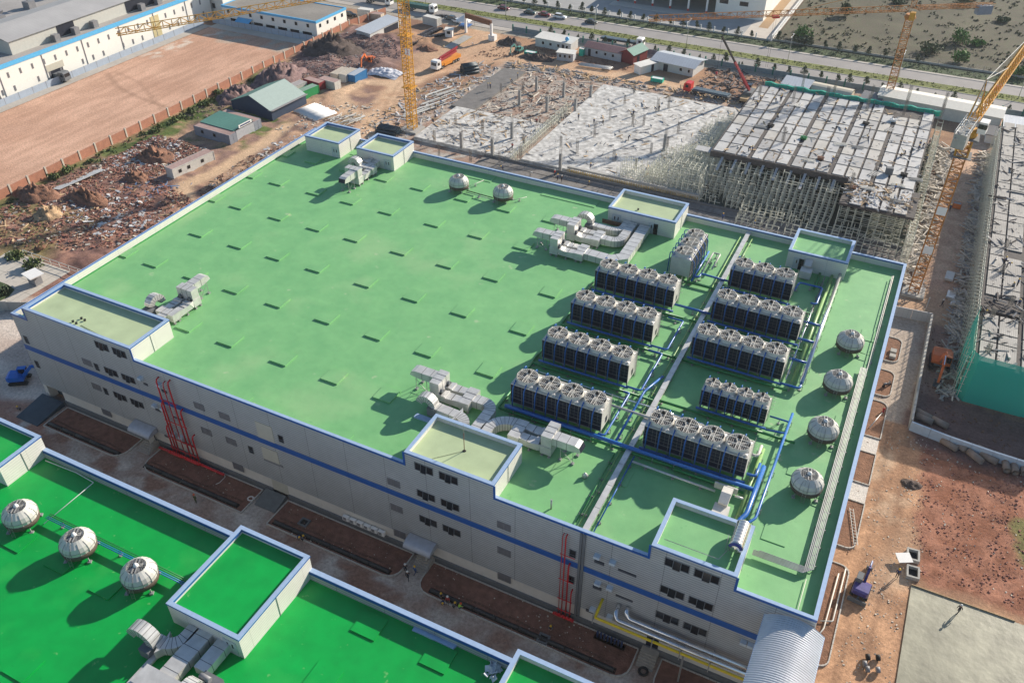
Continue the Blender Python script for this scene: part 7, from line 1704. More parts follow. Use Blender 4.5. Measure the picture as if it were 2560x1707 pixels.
vg = MB()
for k in range(700): leafball(vg, r6.uniform(-60,150), r6.uniform(222.3,227.4), .1, .7, .7, .3, 5, .25, r6)
tag(vg.build('verge_plants', lt_), 'low dark plants on the far road verge', 'plants', kind='stuff')
mg = MB()
for k in range(900): leafball(mg, r6.uniform(-70,150), r6.uniform(208.5,212.7), .15, .6, .6, .12, 4, .22, r6)
tag(mg.build('median_grass', [m_median, m_median, M('median_dull', (.10,.12,.04), .9)]), 'rough grass tufts on the road median', 'grass', kind='stuff')
# street trees
def tree(seed, h=3.2, r_=1.15, n=260):
    rr = random.Random(seed); t_ = thing('street_tree', '', 'tree'); mb = MB()
    for k in range(7):
        a = rr.uniform(0,6.3); f = rr.random(); d = r_*.45*(1-f*.7); leafball(mb, d*math.cos(a), d*math.sin(a), h*(.42+.45*f), r_*.55*(1.1-f*.5), r_*.55*(1.1-f*.5), h*.16, n//7, .20, rr)
    mb.build('crown', lt_, t_); tr = MB(); tr.tube([(0,0,0),(.03,0,h*.5),(0,.03,h*.85)], [.075,.05,.02], 6)
    for k in range(5): a = k*1.3; tr.tube([(0,0,h*(.3+.08*k)),(.5*r_*math.cos(a),.5*r_*math.sin(a),h*(.48+.08*k))], [.03,.012], 4)
    tr.build('trunk', M('tree_bark', (.13,.10,.08), .9), t_); return t_
TA, TB, TC = tree(1), tree(2, 3.6, 1.35, 300), tree(3, 2.6, .85, 130)
far = [-75+k*4.62 for k in range(46)]; far = [x for x in far if abs(x-63.5) > 2.4]
sa = []; sb_ = []; i0 = 0
for i, x in enumerate(far):
    lab = 'small street tree on the far verge of the road, %s from the left' % ORD[i] if i < 40 else None
    if x > 190 or lab is None: continue
    (sa if i % 2 else sb_).append(((x+random.uniform(-.5,.5), 227.1+random.uniform(-.3,.3), 0), random.random()*6, lab, random.uniform(.8,1.12)))
copies(TA, sa, 'street trees on the far side of the road'); copies(TB, sb_, 'street trees on the far side of the road')
NT = [0,4.9,9.5,14.4,19,22.6,26.9,31.5,35.6,40.3,45,50.1,54.5,58,63.3,67.8,72.9,77.2,81.7,86.5,91.5,94.6,99.3,103.8,108.5,113.2,118,122.7,132.2,137,142]
big = {13:1, 3:1, 4:1, 8:1, 9:1, 17:1, 20:1, 22:1}
TD = dup(TB, (0,0,0), 0, 'x'); TE = dup(TA, (0,0,0), 0, 'x'); sc1 = []; sc2 = []; sc3 = []
for i, x in enumerate(NT):
    e_ = ((x-(.4), 200.0+random.uniform(-.3,.3), 0), random.random()*6, 'young street tree on the near pavement, %s from the left' % ORD[i], random.uniform(.75,1.0)*(1.2 if i in big else 1))
    (sc1 if i % 3 == 0 else sc2 if i % 3 == 1 else sc3).append(e_)
copies(TD, sc1, 'street trees on the near side of the road'); copies(TE, sc2, 'street trees on the near side of the road'); copies(TC, sc3, 'street trees on the near side of the road')
# street lamps
lp = thing('street_lamp', '', 'street lamp'); MB().tube([(0,0,0),(0,0,7.5),(0,.25,8.1)], [.11,.06,.05], 6).build('lamp_pole', m_galv, lp)
for s in (-1, 1): MB().tube([(0,0,7.6),(0,1.3*s,8.2)], .045, 5).build('lamp_arm', m_galv, lp); MB().obox((0,1.6*s,8.22), (.25,.7,.12)).build('lamp_head', m_white, lp)
copies(lp, [((x, 210.6, 0), 0, 'tall double street lamp on the road median, %s from the left' % ORD[i]) for i, x in enumerate((-54.7,-22.4,10.7,42.3,74.4,106.5,138.6))], 'street lamps on the median')

D4P = [[(134,67.5),(150,67.5),(150,168),(134,168)]]
scatter('scrap', 'timber and steel offcuts on the deck of the right-hand building', D4P, 420, .3, 1.8, m_rub['grey'], flat=.15, seed=50, long=2.6, cat='scrap', zf=lambda x, y: 7.95); scatter('scrap', 'dark steel pieces on the deck of the right-hand building', D4P, 260, .3, 1.6, m_rub['dark'], flat=.2, seed=51, long=2.6, cat='scrap', zf=lambda x, y: 7.95)
# still air that pales the distance
hz_ = MB().box(-650,-280,-1.4,650,850,97); ho = hz_.build('haze', None); tag(ho, kind='stuff'); ho.data.materials.clear()
mh_ = bpy.data.materials.new('haze_air'); mh_.use_nodes = True; N_ = mh_.node_tree.nodes; N_.remove(N_['Principled BSDF'])
pv = N_.new('ShaderNodeVolumePrincipled'); pv.inputs['Density'].default_value = .00010; pv.inputs['Color'].default_value = (.86,.91,1,1); pv.inputs['Anisotropy'].default_value = .3
mh_.node_tree.links.new(pv.outputs[0], N_['Material Output'].inputs['Volume']); ho.data.materials.append(mh_)
# ================================================================ vehicles and plant
m_tyre = M('tyre_rubber', (.018,.018,.018), .85); m_rim = M('wheel_rim', (.35,.35,.36), .4, .5)
def wheel(par, x, y, r, w=.24):
    o = MB().tube([(x, y-w/2, r), (x, y+w/2, r)], r, 14).build('wheel', m_tyre, par)
    MB().tube([(x, y-w/2-.012, r), (x, y+w/2+.012, r)], r*.55, 10).build('rim', m_rim, o)
def loft(mb, secs):
    'secs: list of (x, [(y,z)...])'
    n = len(secs[0][1]); i = len(mb.v)
    for x, p in secs:
        for y, z in p: mb.v.append((x, y, z))
    for k in range(len(secs)-1):
        for j in range(n): a = i+k*n+j; b = i+k*n+(j+1) % n; mb.face((a, a+n, b+n, b), True)
    mb.face(tuple(i+j for j in range(n))); mb.face(tuple(i+(len(secs)-1)*n+n-1-j for j in range(n)))
def car(name, paint, L=4.5, W=1.8, H=1.45, suv=False):
    t_ = thing(name, '', 'car'); mb = MB(); h = L/2
    def sec(x, zb, zt, w): return (x, [(-w/2*.9,zb),(w/2*.9,zb),(w/2,zb+.2),(w/2,zt-.12),(w/2*.92,zt),(-w/2*.92,zt),(-w/2,zt-.12),(-w/2,zb+.2)])
    zt = .82 if not suv else .95
    loft(mb, [sec(-h,.35,zt-.12,W*.86),sec(-h+.25,.22,zt,W*.97),sec(-.6,.2,zt+.04,W),sec(.7,.2,zt+.02,W),sec(h-.5,.22,zt-.12,W*.97),sec(h,.35,zt-.3,W*.82)])
    mb.build('body', paint, t_)
    def sr(x, w0, w1, z0, z1): return (x, [(-w0/2,z0),(w0/2,z0),(w1/2,z1),(-w1/2,z1)])
    g = MB(); b0 = -h+.35 if suv else -h+.75
    loft(g, [sr(b0,W*.88,W*.84,zt-.02,zt+.02),sr(b0+.4,W*.9,W*.74,zt-.02,H-.05),sr(.25,W*.9,W*.76,zt-.02,H-.04),sr(1.05,W*.88,W*.84,zt-.04,zt+.02)]); g.sm.clear(); g.build('window_glass', m_glass, t_)
    MB().box(b0+.42,-W*.37,H-.05,.28,W*.37,H).build('roof', paint, t_)
    for x in (-h*.62, h*.64):
        for y in (-W/2+.1, W/2-.1): wheel(t_, x, y, .33, .22)
    for s in (-.62, .62): MB().box(h-.1, s*W/2*1.0-.14, .55, h+.01, s*W/2+.14, .68).build('headlight', m_white, t_); MB().box(-h-.01, s*W/2-.14, .6, -h+.08, s*W/2+.14, .74).build('tail_light', m_redp, t_)
    return t_
mcar = lambda n, c: M('paint_'+n, c, .25, .1, var=.03, spec=.7)
cz = [('parked_car', (.16,.01,.02), (-27.3,218.7), 0, 'dark red hatchback parked on the far carriageway, leftmost of five', False), ('parked_car', (.015,.06,.055), (-16.9,218.5), 0, 'dark teal car parked on the far carriageway, second of five', False),
      ('parked_car', (.22,.02,.02), (-11.3,218.7), 0, 'red saloon parked on the far carriageway, third of five', False), ('parked_car', (.75,.76,.77), (-5.4,218.6), 0, 'white car with dark glass roof parked on the far carriageway', True),
      ('parked_car', (.01,.025,.03), (6.3,218.5), 0, 'black car parked on the far carriageway, rightmost of five', False), ('parked_car', (.03,.06,.08), (-38.3,199.8), 3.0, 'dark blue car parked by the site gate fence', True),
      ('parked_car', (.74,.75,.76), (-34.9,198.4), 2.8, 'white car parked next to the peaked tent', False), ('parked_car', (.012,.013,.016), (-71.5,187.6), .2, 'black people carrier parked beside the small cabins, top left', True)]
for n_, c, (x, y), rz, lab, suv in cz:
    k = car(n_, mcar('%d%d%d' % tuple(int(v*99) for v in c), c), 4.5 if not suv else 4.7, H=1.45 if not suv else 1.62, suv=suv); k.location = (x, y, .03); k.rotation_euler = (0,0,rz); tag(k, lab)
def lorry(label, x, y, rz, cabc, bed, L=11.5, bedm=None, z=.02, name='lorry'):
    t_ = thing(name, label, 'truck', (x, y, z), rz); h = L/2
    c = MB(); secs = [(h-2.2,[(-1.22,.6),(1.22,.6),(1.22,2.9),(-1.22,2.9)]),(h-.5,[(-1.22,.6),(1.22,.6),(1.2,2.95),(-1.2,2.95)]),(h-.12,[(-1.2,.6),(1.2,.6),(1.12,2.6),(-1.12,2.6)]),(h,[(-1.18,.6),(1.18,.6),(1.15,1.55),(-1.15,1.55)])]
    loft(c, secs); c.sm.clear(); c.build('cab', cabc, t_)
    MB().quad((h+.01,-1.0,1.6),(h+.01,1.0,1.6),(h-.1,1.0,2.5),(h-.1,-1.0,2.5)).build('windscreen', m_glass, t_)
    for s in (-1,1): MB().box(h-1.5, s*1.225-.01, 1.6, h-.6, s*1.225+.01, 2.4).build('side_window', m_glass, t_)
    MB().box(-h,-.5,.75,h-.8,.5,1.05).build('chassis', m_black, t_)
    for xx in (h-1.3, h-2.9 if L > 11 else None, -h+1.2, -h+2.5, -h+3.8 if L > 11 else None):
        if xx is None: continue
        for s in (-1,1): wheel(t_, xx, s*1.0, .5, .32)
    if bed == 'flat':
        MB().box(-h,-1.22,1.08,h-2.5,1.22,1.3).build('flat_bed', bedm, t_)
        for k in range(3): MB().box(-h+.3+k*.1,-1.0+k*.7,1.3,h-3,-.45+k*.7,1.62).build('steel_load', M('steel_load', (.10,.15,.19), .6), t_)
    if bed == 'box': MB().box(-h,-1.22,1.08,h-2.4,1.22,2.3).build('tipper_body', bedm, t_)
    if bed == 'pump':
        MB().box(-h,-1.2,1.05,h-2.6,1.2,1.95).build('pump_body', bedm, t_)
        for i, (a, b, w_) in enumerate((((h-2.6,-.35,2.6),(-h+.2,-.35,3.4),.42),((h-2.8,.35,2.4),(-h+1.2,.35,3.0),.42),((h-3.2,0,3.1),(-h+.2,0,3.9),.34))): MB().bar(a, b, w_, .48).build('boom_section', m_redc, t_)
        MB().lathe((h-3,0,1.9), [(.6,0),(.5,.9),(.3,1.2)], 10).build('boom_turret', m_redc, t_)
        for s in (-1,1): MB().box(-1.5,s*1.2-.1,.7,2.4,s*1.2+.1,1.6).build('outrigger', bedm, t_)
    return t_
m_redc = M('boom_red', (.36,.04,.05), .4, var=.06)
lorry('concrete pump truck with white cab, orange body and folded red boom on the site road', -17.9, 161.5, math.radians(-97), m_white, 'pump', 12.2, M('pump_orange', (.68,.26,.03), .5), name='pump_truck')
lorry('flatbed lorry with bright red cab loaded with steel, near the silver gable cabin', 59.8, 173.8, math.radians(176), M('cab_red', (.62,.04,.03), .35), 'flat', 13.5, m_plinth)
lorry('long lorry with white cab driving on the near carriageway behind the maroon roof', 23.2, 203.4, 0, m_white, 'flat', 14.5, m_black)
lorry('lorry with white cab and dark green tipper body on the near carriageway, upper left', -52.8, 203.8, 0, m_white, 'box', 13, M('tipper_green', (.03,.10,.09), .6))
lorry('lorry with white cab partly behind the yellow crane, top edge', -70.5, 204.4, 0, m_white, 'box', 11, m_plinth)
lorry('small dark truck parked by the mill loading door behind the sheet fence', -112.0, 99.8, .1, m_plinth, 'box', 6.5, m_plinth); lorry('grey-green covered truck beside the mill, far left', -113.2, 76.5, math.radians(80), m_plinth, 'box', 8, M('canvas_green', (.20,.23,.18), .8), name='covered_truck')
# excavators
def excavator(label, x, y, rz, paint, s=1., arm=None, blade=False, z=0, cabc=None):
    t_ = thing('excavator', label, 'excavator', (x, y, z), rz); t_.scale = (s,)*3
    for q in (-1.15, 1.15):
        mb = MB(); pts = [(-1.6,.15),(1.6,.15),(1.9,.45),(1.6,.8),(-1.6,.8),(-1.9,.45)]; i = len(mb.v)
        for yy in (q-.28, q+.28): mb.v += [(a, yy, b) for a, b in pts]
        mb.face(tuple(i+5-k for k in range(6))); mb.face(tuple(i+6+k for k in range(6)))
        for k in range(6): j = (k+1) % 6; mb.face((i+k, i+j, i+6+j, i+6+k))
        mb.build('track', m_black, t_)
    MB().box(-1.1,-.9,.55,1.1,.9,.95).build('undercarriage', m_plinth, t_)
    b = MB(); loft(b, [(-2.0,[(-1.1,1.1),(1.1,1.1),(1.0,1.9),(-1.0,1.9)]),(-1.6,[(-1.3,1.0),(1.3,1.0),(1.25,2.05),(-1.25,2.05)]),(.3,[(-1.3,1.0),(1.3,1.0),(1.25,1.9),(-1.25,1.9)]),(1.2,[(-1.3,1.0),(1.3,1.0),(1.28,1.35),(-1.28,1.35)])]); b.sm.clear(); b.build('engine_house', paint, t_)
    c = MB().box(-.1,.3,1.2,1.5,1.25,2.85); c.mat(1).box(1.49,.38,1.7,1.53,1.18,2.7).box(.1,1.24,1.7,1.3,1.27,2.7).box(.1,.28,1.7,1.3,.31,2.7); c.build('cab', [cabc or paint, m_glass], t_)
    arm = arm or [(1.0,1.6),(3.0,4.2),(5.2,3.6),(5.9,1.2)]
    mb = MB(); P3 = [(u, -.1, v) for u, v in arm]; mb.bar(P3[0], P3[1], .42, .6).bar(P3[1], P3[2], .36, .5); mb.build('boom', paint, t_)
    MB().bar(P3[2], P3[3], .3, .42).build('stick', paint, t_); mb = MB(); mb.bar((1.2,-.1,1.3), tuple(Vector(P3[0]).lerp(Vector(P3[1]),.7)-Vector((0,0,.45))), .14).bar(tuple(Vector(P3[1]).lerp(Vector(P3[2]),.3)+Vector((0,0,.4))), tuple(Vector(P3[2])+Vector((.1,0,.35))), .13); mb.build('hydraulic_ram', m_chrome, t_)
    u, v = arm[3]; bk = MB(); bk.box(u-.75,-.6,v-.75,u-.65,.4,v).box(u-.7,-.6,v-.8,u+.15,.4,v-.7).box(u-.7,-.6,v-.75,u+.05,-.55,v-.05).box(u-.7,.35,v-.75,u+.05,.4,v-.05); bk.build('bucket', m_plinth, t_)
    if blade: MB().obox((-2.7,0,.45), (.18,3.0,.9), 0).build('dozer_blade', m_plinth, t_); MB().bar((-2.6,0,.5),(-1.2,0,.6),.3).build('blade_arm', m_plinth, t_)
    return t_
m_exo = M('excavator_orange', (.60,.14,.035), .45, var=.12)
excavator('orange excavator in front of the dark spoil mound near the cream containers', -38.9, 151.5, math.radians(-80), m_exo, 1.0)
excavator('orange-red excavator working in the mud beside the green netting', 129.9, 74.5, math.radians(-88), m_exo, 1.15)
excavator('small green excavator by the dark heap near the white-roofed cabin', -3.2, 181.6, math.radians(-100), M('excavator_teal', (.12,.32,.27), .5), .75)
excavator('small dark purple excavator with dozer blade on the sandy lane', 125.2, 20.5, math.radians(84), M('excavator_purple', (.07,.06,.20), .35, var=.2), .78, [(1.0,1.5),(2.6,3.0),(4.6,2.6),(5.6,1.0)], True, cabc=m_plinth)
excavator('bright blue excavator at the far left corner of the factory', -7.2, .8, math.radians(35), M('excavator_blue', (.01,.13,.50), .4), .85, [(1.0,1.5),(3.0,3.6),(5.2,3.2),(5.6,2.0)])
# red mobile crane
mc = thing('mobile_crane', 'mobile crane with long red and black boom raised behind the raised deck', 'crane', (70.8,177.0,0))
MB().box(-1.3,-5,.9,1.3,5,1.7).build('carrier', m_wood, mc)
for y_ in (-3.8,-2.4,2.6,4.0):
    for s in (-1,1): o = MB().tube([(s*1.0,y_,.55),(s*1.35,y_,.55)], .55, 12).build('wheel', m_tyre, mc)
MB().box(-1.2,-2.4,1.7,1.2,1.6,2.6).build('superstructure', m_plinth, mc); MB().box(-1.3,1.7,1.7,0,3.4,3.2).build('operator_cab', m_glass, mc)
foot = Vector((70.8,176.5,2.6)); tipv = G(1805,92,22.5); bv = tipv-foot
for k, (a, b, w_, mm) in enumerate(((0,.34,.6,m_redc),(.32,.56,.48,m_redc),(.54,1.0,.36,m_black))):
    o = MB().bar(foot+bv*a-Vector(mc.location), foot+bv*b-Vector(mc.location), w_, w_*1.1).build('boom_section', mm, mc)
mb = MB(); mb.bar(tipv-Vector(mc.location), tipv-Vector((0,0,9))-Vector(mc.location), .05); mb.build('hoist_rope', m_black, mc)
MB().obox(tuple(tipv-Vector((0,0,9.3))-Vector(mc.location)), (.5,.3,.7)).build('hook_block', m_redc, mc)
# motorbikes
mk = thing('motorbike', '', 'motorbike')
for x in (-.62,.62): MB().tube([(x,-.05,.3),(x,.05,.3)], .3, 10).build('wheel', m_tyre, mk)
b = MB(); loft(b, [(-.75,[(-.1,.6),(.1,.6),(.12,.8),(-.12,.8)]),(-.2,[(-.16,.4),(.16,.4),(.16,.82),(-.16,.82)]),(.2,[(-.14,.35),(.14,.35),(.1,.6),(-.1,.6)]),(.5,[(-.12,.5),(.12,.5),(.12,1.0),(-.12,1.0)])]); b.build('body', M('bike_body', (.05,.06,.09), .35, var=.5, scale=1.5, col2=(.32,.30,.30)), mk)
mb = MB(); mb.bar((.45,-.34,1.05),(.45,.34,1.05),.05).bar((.45,0,1.0),(.62,0,.35),.07); mb.build('handlebar', m_black, mk)
sp = []; rr8 = random.Random(4)
a0, a1 = T(2,470,290), T(2,655,200); b0_, b1 = T(2,475,320), T(2,600,262); c0, c1 = T(2,610,265), T(2,745,235); d0, d1 = T(2,470,255), T(2,560,215)
for (p, q, n, row) in ((a0,a1,24,'long middle row'),(a0+Vector((1.7,.6,0)),a1+Vector((1.7,.6,0)),24,'second long row'),(b0_,b1,16,'front row'),(c0,c1,14,'row by the booth'),(T(2,660,118),T(2,735,120),10,'row at the road fence')):
    for k in range(n):
        c = p.lerp(q, (k+.5)/n); sp.append(((c.x+rr8.uniform(-.15,.15), c.y+rr8.uniform(-.15,.15), .0), math.radians(15)+rr8.uniform(-.25,.25), 'parked motorbike in the %s, %s from its left end' % (row, ORD[k])))
copies(mk, sp, 'motorbikes parked beside the gate')
mk2 = dup(mk, (122.6,64.6,0), .8, 'motorbike standing on the kerb bed beside the sandy lane', 'motorbike by the lane'); mk2.pop('group', None) if hasattr(mk2, 'pop') else None
# stacks of material
def stack(name, label, a, b, n, layers, r, m, cat, part, n_side=8, spread=None):
    t_ = thing(name, label, cat); a, b = Vector(a), Vector(b); d = (b-a).normalized(); s = Vector((-d.y, d.x, 0)); w_ = (spread or r*2.1)
    for l in range(layers):
        for k in range(n-l):
            o = s*((k-(n-l-1)/2)*w_)+Vector((0,0,r*1.02+l*r*1.75)); e_ = d*random.uniform(-.25,.25); MB().tube([a+o+e_, b+o+e_], r, n_side).build(part, m, t_)
    return t_
stack('pipe_stack', 'neat fan of white plastic pipes on the ground by the rear left penthouse', T(1,2085,800,0), T(1,2230,745,0), 16, 1, .25, m_white, 'pipes', 'pipe_length', 7, .62).location
pk = thing('plank_pile', 'pile of long pale timber planks just behind the rear left penthouses', 'planks'); rr9 = random.Random(2)
for k in range(46):
    c = Vector((-21+rr9.uniform(-4,3.4), 113+rr9.uniform(-3.4,3.4), .15+.5*rr9.random())); a = math.radians(62)+rr9.gauss(0,.22); L_ = rr9.uniform(2.5,5.5)
    MB().obox(c, (L_,rr9.uniform(.15,.3),.1), a, rr9.uniform(-.1,.1)).build('plank', m_cabr if k % 3 else m_wood, pk)
dp = stack('pipe_stack', 'heap of thick dark blue-black pipes by the yellow crane foot', T(2,270,900,0), T(2,400,925,0), 6, 3, .34, M('pipe_dark_blue', (.02,.04,.055), .5), 'pipes', 'pipe_length')
stack('pipe_stack', 'dark coiled mats and pipes behind the damp slab strip', T(2,835,500,0), T(2,935,485,0), 5, 3, .45, M('pipe_dark_blue', (.02,.04,.055), .5), 'pipes', 'pipe_length')
for i, (n_, tx, ty, tx2, ty2, w_, lab) in enumerate(((1,380,1300,690,1165,.45,'long grey steel sheets lying near the brick fence'),)):
    t_ = thing('sheet_stack', lab, 'sheets'); a, b = T(n_,tx,ty,.2), T(n_,tx2,ty2,.2)
    for k in range(5): o = Vector((k*.55-1.1, 0, .1*k)); MB().bar(a+o, b+o, w_, .1).build('steel_sheet', m_galv, t_)
t_ = thing('pipe_stack', 'long steel tubes on trestles below the maroon-roofed cabin', 'pipes'); a, b = T(2,1640,440,.6), T(2,1860,470,.6)
for k in range(7): o = Vector((0,k*.3-.9,.12*(k % 3))); MB().tube([a+o, b+o], .13, 6).build('pipe_length', m_galv, t_)
for k in range(9):
    y_ = 126+k*.1; 
for i, (x, y, n, lab) in enumerate(((-7.5,141,9,'long pale planks left of the damp slab strip, rear'),(-6.5,127,10,'long pale planks left of the white slab, front'),(-5.5,134,8,'long pale planks left of the white slab, middle'))):
    t_ = thing('plank_pile', lab, 'planks')
    for k in range(n): MB().obox((x+random.uniform(-1.8,1.8), y+random.uniform(-2,2), .2+.15*random.random()), (random.uniform(6,10),.3,.12), math.radians(68)+random.gauss(0,.05)).build('plank', m_cabr if k % 2 else m_conc, t_)
tc = thing('tarpaulin', 'large crumpled white-blue tarpaulin over material near the yellow crane', 'tarpaulin'); q = T(2,315,505,0); mb = MB(); nn = 22
for j in range(nn+1):
    for i in range(nn+1):
        u, v = i/nn*2-1, j/nn*2-1; d = max(0, 1-(u*u+v*v)**.5*.85); x, y = q.x+u*5.2, q.y+v*3.2
        mb.v.append((x, y, .05+1.3*d**.6+(.35*noise.noise((x*1.1,y*1.1,0))+.2*noise.noise((x*3,y*3,1)))*(d > .1)))
for j in range(nn):
    for i in range(nn): k = j*(nn+1)+i; mb.face((k,k+1,k+nn+2,k+nn+1))
mb.build('sheet', M('tarp_white', (.55,.58,.66), .5, var=.15, scale=1.2, col2=(.66,.65,.66)), tc)
yt = thing('tarpaulin', 'flat yellow sheet on the ground in front of the pale blue-roofed cabin', 'tarpaulin'); q = T(2,180,290,.15); MB().obox((q.x,q.y,.2), (6.5,3.6,.12), .3).build('sheet', M('yellow_sheet', (.70,.62,.16), .7, var=.1), yt)
rp = thing('cable_coil', 'coil of red pipe lying on the rubble at the far left', 'coil'); q = T(4,275,135,.4); mb = MB()
for k in range(4): mb.tube([(q.x+(1.1-.15*k)*math.cos(a*.5), q.y+(1.1-.15*k)*math.sin(a*.5), .5+.1*k) for a in range(13)], .09, 6, False)
mb.build('coil_ring', m_rust, rp)
# right lane: concrete pipes, manholes, ladders, barrows
cp = thing('concrete_pipe', '', 'concrete pipe'); mb = MB(); mb.lathe((0,0,0), [(.42,0),(.42,2.6),(.52,2.6),(.52,0)], 16, cap=False)
i = len(mb.v)-16*4
for j in range(16): k2 = (j+1) % 16; mb.face((i+j, i+48+j, i+48+k2, i+k2)); mb.face((i+16+j, i+16+k2, i+32+k2, i+32+j))
o = mb.build('pipe_shell', M('pipe_concrete', (.33,.25,.20), .9, var=.15), cp); o.rotation_euler = (math.pi/2, 0, 0); o.location = (0, 1.3, .52)
CPS = [(6,1665,1320,1.35,'lying in the mud beside the grey lane wall, longest'),(6,1660,1290,1.2,'second, just behind the longest one in the mud'),(6,1835,1495,1.1,'first in front of the bluish barrier'),(6,1900,1500,1.05,'second in front of the bluish barrier'),(6,2080,1545,1.1,'third in front of the bluish barrier'),(9,2010,25,.9,'thin end piece beside the barrier, right'),(9,2105,35,1.2,'thick piece lying along the barrier'),(9,2220,85,.15,'upright-facing end, left of three at the right edge'),(9,2278,100,.15,'upright-facing end, middle of three at the right edge'),(9,2345,105,.1,'upright-facing end, right of three at the right edge'),(6,1770,1345,1.2,'dark short one in the mud near the grey wall')]
copies(cp, [((T(n,x,y,0).x, T(n,x,y,0).y, 0), rz, 'concrete pipe, '+l) for n, x, y, rz, l in CPS], 'concrete pipes by the barrier')
mh = thing('manhole', 'open concrete manhole pair with loose white lid at the edge of the red soil field', 'manhole', (130.6,29.3,0), .1)
for k, y_ in enumerate((0,-3.0)):
    b = MB()
    for s in (-1,1): b.box(-.8,y_+s*.9-.12,0,.8,y_+s*.9+.12,.6).box(s*.7-.12,y_-.8,0,s*.7+.12,y_+.8,.6)
    b.build('manhole_wall', m_conc, mh); MB().box(-.6,y_-.8,.05,.6,y_+.8,.1).build('manhole_pit', m_black, mh)
MB().obox((-1.2,-1.2,.75), (1.9,1.5,.1), .4, .1).build('manhole_lid', m_white, mh)
ld = thing('scaffold_ladder', 'long pale ladder lying beside the sandy lane', 'ladder'); a, b = T(9,1160,360,.3), T(9,1190,610,.3)
for s in (0,.5): MB().bar(a+Vector((s,0,0)), b+Vector((s,0,0)), .07).build('rail', m_frp, ld)
mb = MB()
for k in range(12): c = a.lerp(b, (k+.5)/12); mb.bar(c, c+Vector((.5,0,0)), .05)
mb.build('rung', m_frp, ld)
wbw = thing('wheelbarrow', 'steel wheelbarrow with raised handles at the bottom of the sandy lane', 'barrow', (123.9,2.6,0), .6)
MB().box(-.6,-.45,.35,.6,.45,.42).box(-.6,-.45,.42,.6,-.4,.75).box(-.6,.4,.42,.6,.45,.75).box(-.62,-.45,.42,-.56,.45,.75).build('tray', m_steel, wbw)
MB().tube([(.9,-.06,.22),(.9,.06,.22)], .22, 10).build('wheel', m_tyre, wbw)
for s in (-.35,.35): MB().bar((.9,s*.3,.25),(-1.4,s,.8),.05).build('handle', m_steel, wbw)
cd_ = thing('cable_drum', 'dark cable drums and tools lying on the sandy lane near the pad', 'drum', (127.8,10.2,0))
for k in range(5): x_, y_ = random.uniform(-.9,.9), random.uniform(-1.2,1.2); MB().tube([(x_,y_,.4),(x_+.4,y_+.15,.45)], .38, 12).build('drum', m_black if k % 2 else m_frame, cd_)
rs = thing('rebar_bundle', 'bundle of steel rods lying along the left edge of the concrete pad', 'rods')
for k in range(9): MB().tube([(129.0+k*.14,-2.0,.12+.02*(k % 2)),(129.5+k*.12,6.2,.12)], .035, 5).build('rod', m_rust, rs)
for k, (pts, l) in enumerate((([(120.9,23.5),(121.0,8.5)],'left'),([(122.2,21.8),(122.0,12.5),(121.3,10.3)],'middle, bent at its end'),([(122.9,23.0),(122.8,14),(121.4,13.4)],'right'))):
    pipe([(p[0],p[1],.35) for p in pts], .09, m_frp, 'pale conduit in the bed beside the factory corner, '+l, 'conduit', 'conduit')
mdm = thing('green_bottle', '', ''); bpy.data.objects.remove(mdm)
hp = thing('hydrant', 'red hydrant in the bed beside the sandy lane', 'hydrant', (123.0,57.6,.1)); MB().lathe((0,0,0), [(.2,0),(.14,.1),(.14,.6),(.22,.62),(.16,.8),(.03,.9)], 10).build('hydrant_body', m_redp, hp)
sl = thing('street_lamp', 'fallen lamp pole lying in the bed beside the sandy lane', 'street lamp'); MB().tube([(121.6,52.6,.3),(122.9,57.2,.3)], .07, 6).build('lamp_pole', m_galv, sl)
cc_ = thing('concrete_box', 'pair of small pale concrete boxes in the rear planting bed by the lane', 'box', (122.4,74.6,.1)); MB().box(-.5,-.5,0,.5,.5,.5).build('box_body', m_conc, cc_); MB().box(-.45,-2.0,0,.55,-1.1,.5).build('box_body', m_conc, cc_)
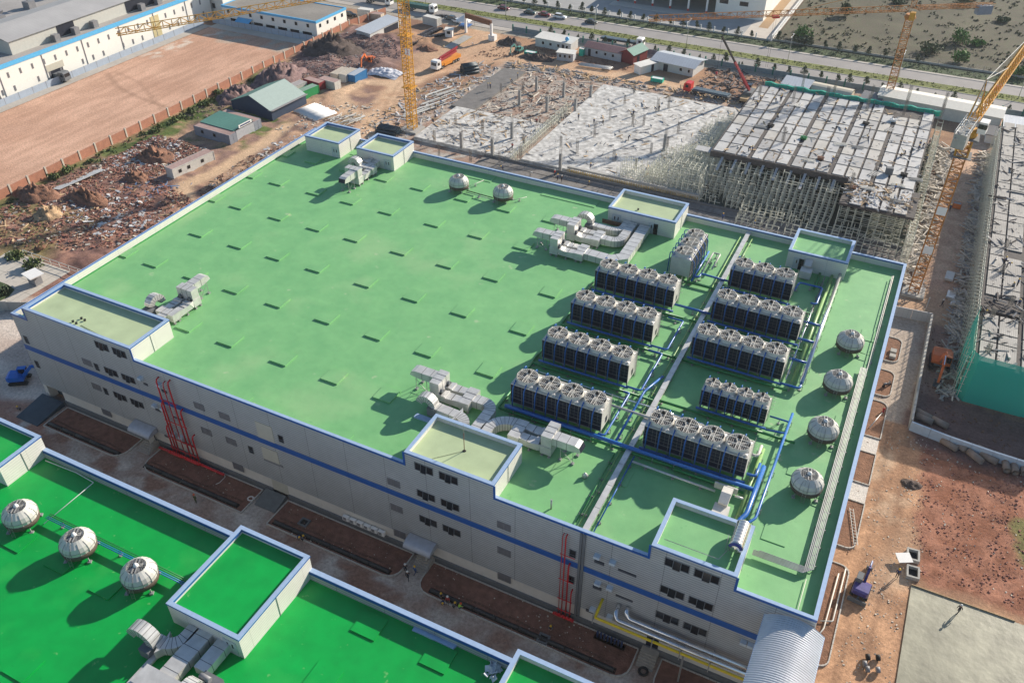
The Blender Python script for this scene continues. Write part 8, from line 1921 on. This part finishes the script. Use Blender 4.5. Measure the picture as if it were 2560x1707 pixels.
lpz = thing('site_lamp', 'slim pole with lamp base standing on the mud beyond the grey barrier', 'lamp', (126.0,88.5,0)); MB().tube([(0,0,0),(0,0,4.2)], .08, 6).build('lamp_pole', m_steel, lpz); MB().box(-.3,-.3,0,.3,.3,.5).build('lamp_base', m_conc, lpz)
tb = thing('board_stack', 'stack of corrugated pale boards on the haul road near the factory corner', 'boards')
for i, (tx, ty) in enumerate(((1840,340),(1850,470),(1875,525))):
    q = T(6,tx,ty,0)
    for k in range(4): MB().obox((q.x,q.y,.2+k*.12), (1.5,3.2-i*.7,.08), -.06+random.uniform(-.04,.04)).build('board', m_cabr if i == 0 else m_galv, tb)
# machines and bundles on the raised deck
for i, (tx, ty, l, mm) in enumerate(((1270,850,'dark block crate near the middle',m_black),(1530,1200,'dark square crate at the front right',m_black),(1425,1190,'tall dark bundle at the front right',m_plinth),(1455,830,'white stack at the far right middle',m_white),(1180,1290,'brown crate at the front notch',m_rust),(960,1090,'brown crate near the front edge',m_rust),(620,865,'small dark machine at the left',m_black),(845,950,'green cable heap left of the middle',m_pgreen))):
    q = T(3,tx,ty,D3); t_ = thing('deck_crate', l+' of the raised deck', 'crate', (q.x,q.y,D3+.02), random.uniform(-.3,.3), 'crates on the raised deck'); mb = MB(); mb.box(-.7,-.55,0,.7,.55,.5 if i != 2 else 1.5)
    mb.box(-.8,-.1,.5,.8,.1,.62).box(-.1,-.65,.5,.1,.65,.6); mb.build('crate_body', mm, t_)
for i, (tx, ty) in enumerate(((1485,1380),(1490,1270),(1320,1190),(1280,1290),(1610,1230),(1100,990),(1215,1010),(810,720),(550,870),(880,1100),(1430,890))):
    q = T(3,tx,ty,D3); t_ = thing('timber_bundle', 'bundle of timber battens on the raised deck, %s of eleven' % ORD[i], 'timber', (q.x,q.y,D3+.05), random.choice((0.05,1.3,.3)), 'timber bundles on the raised deck')
    for k in range(7): MB().obox((random.uniform(-.2,.2), k*.24-.75, .06+.12*(k % 2)), (random.uniform(2.2,3.2),.14,.1), random.uniform(-.05,.05)).build('batten', m_cabr if i % 2 else m_steel, t_)
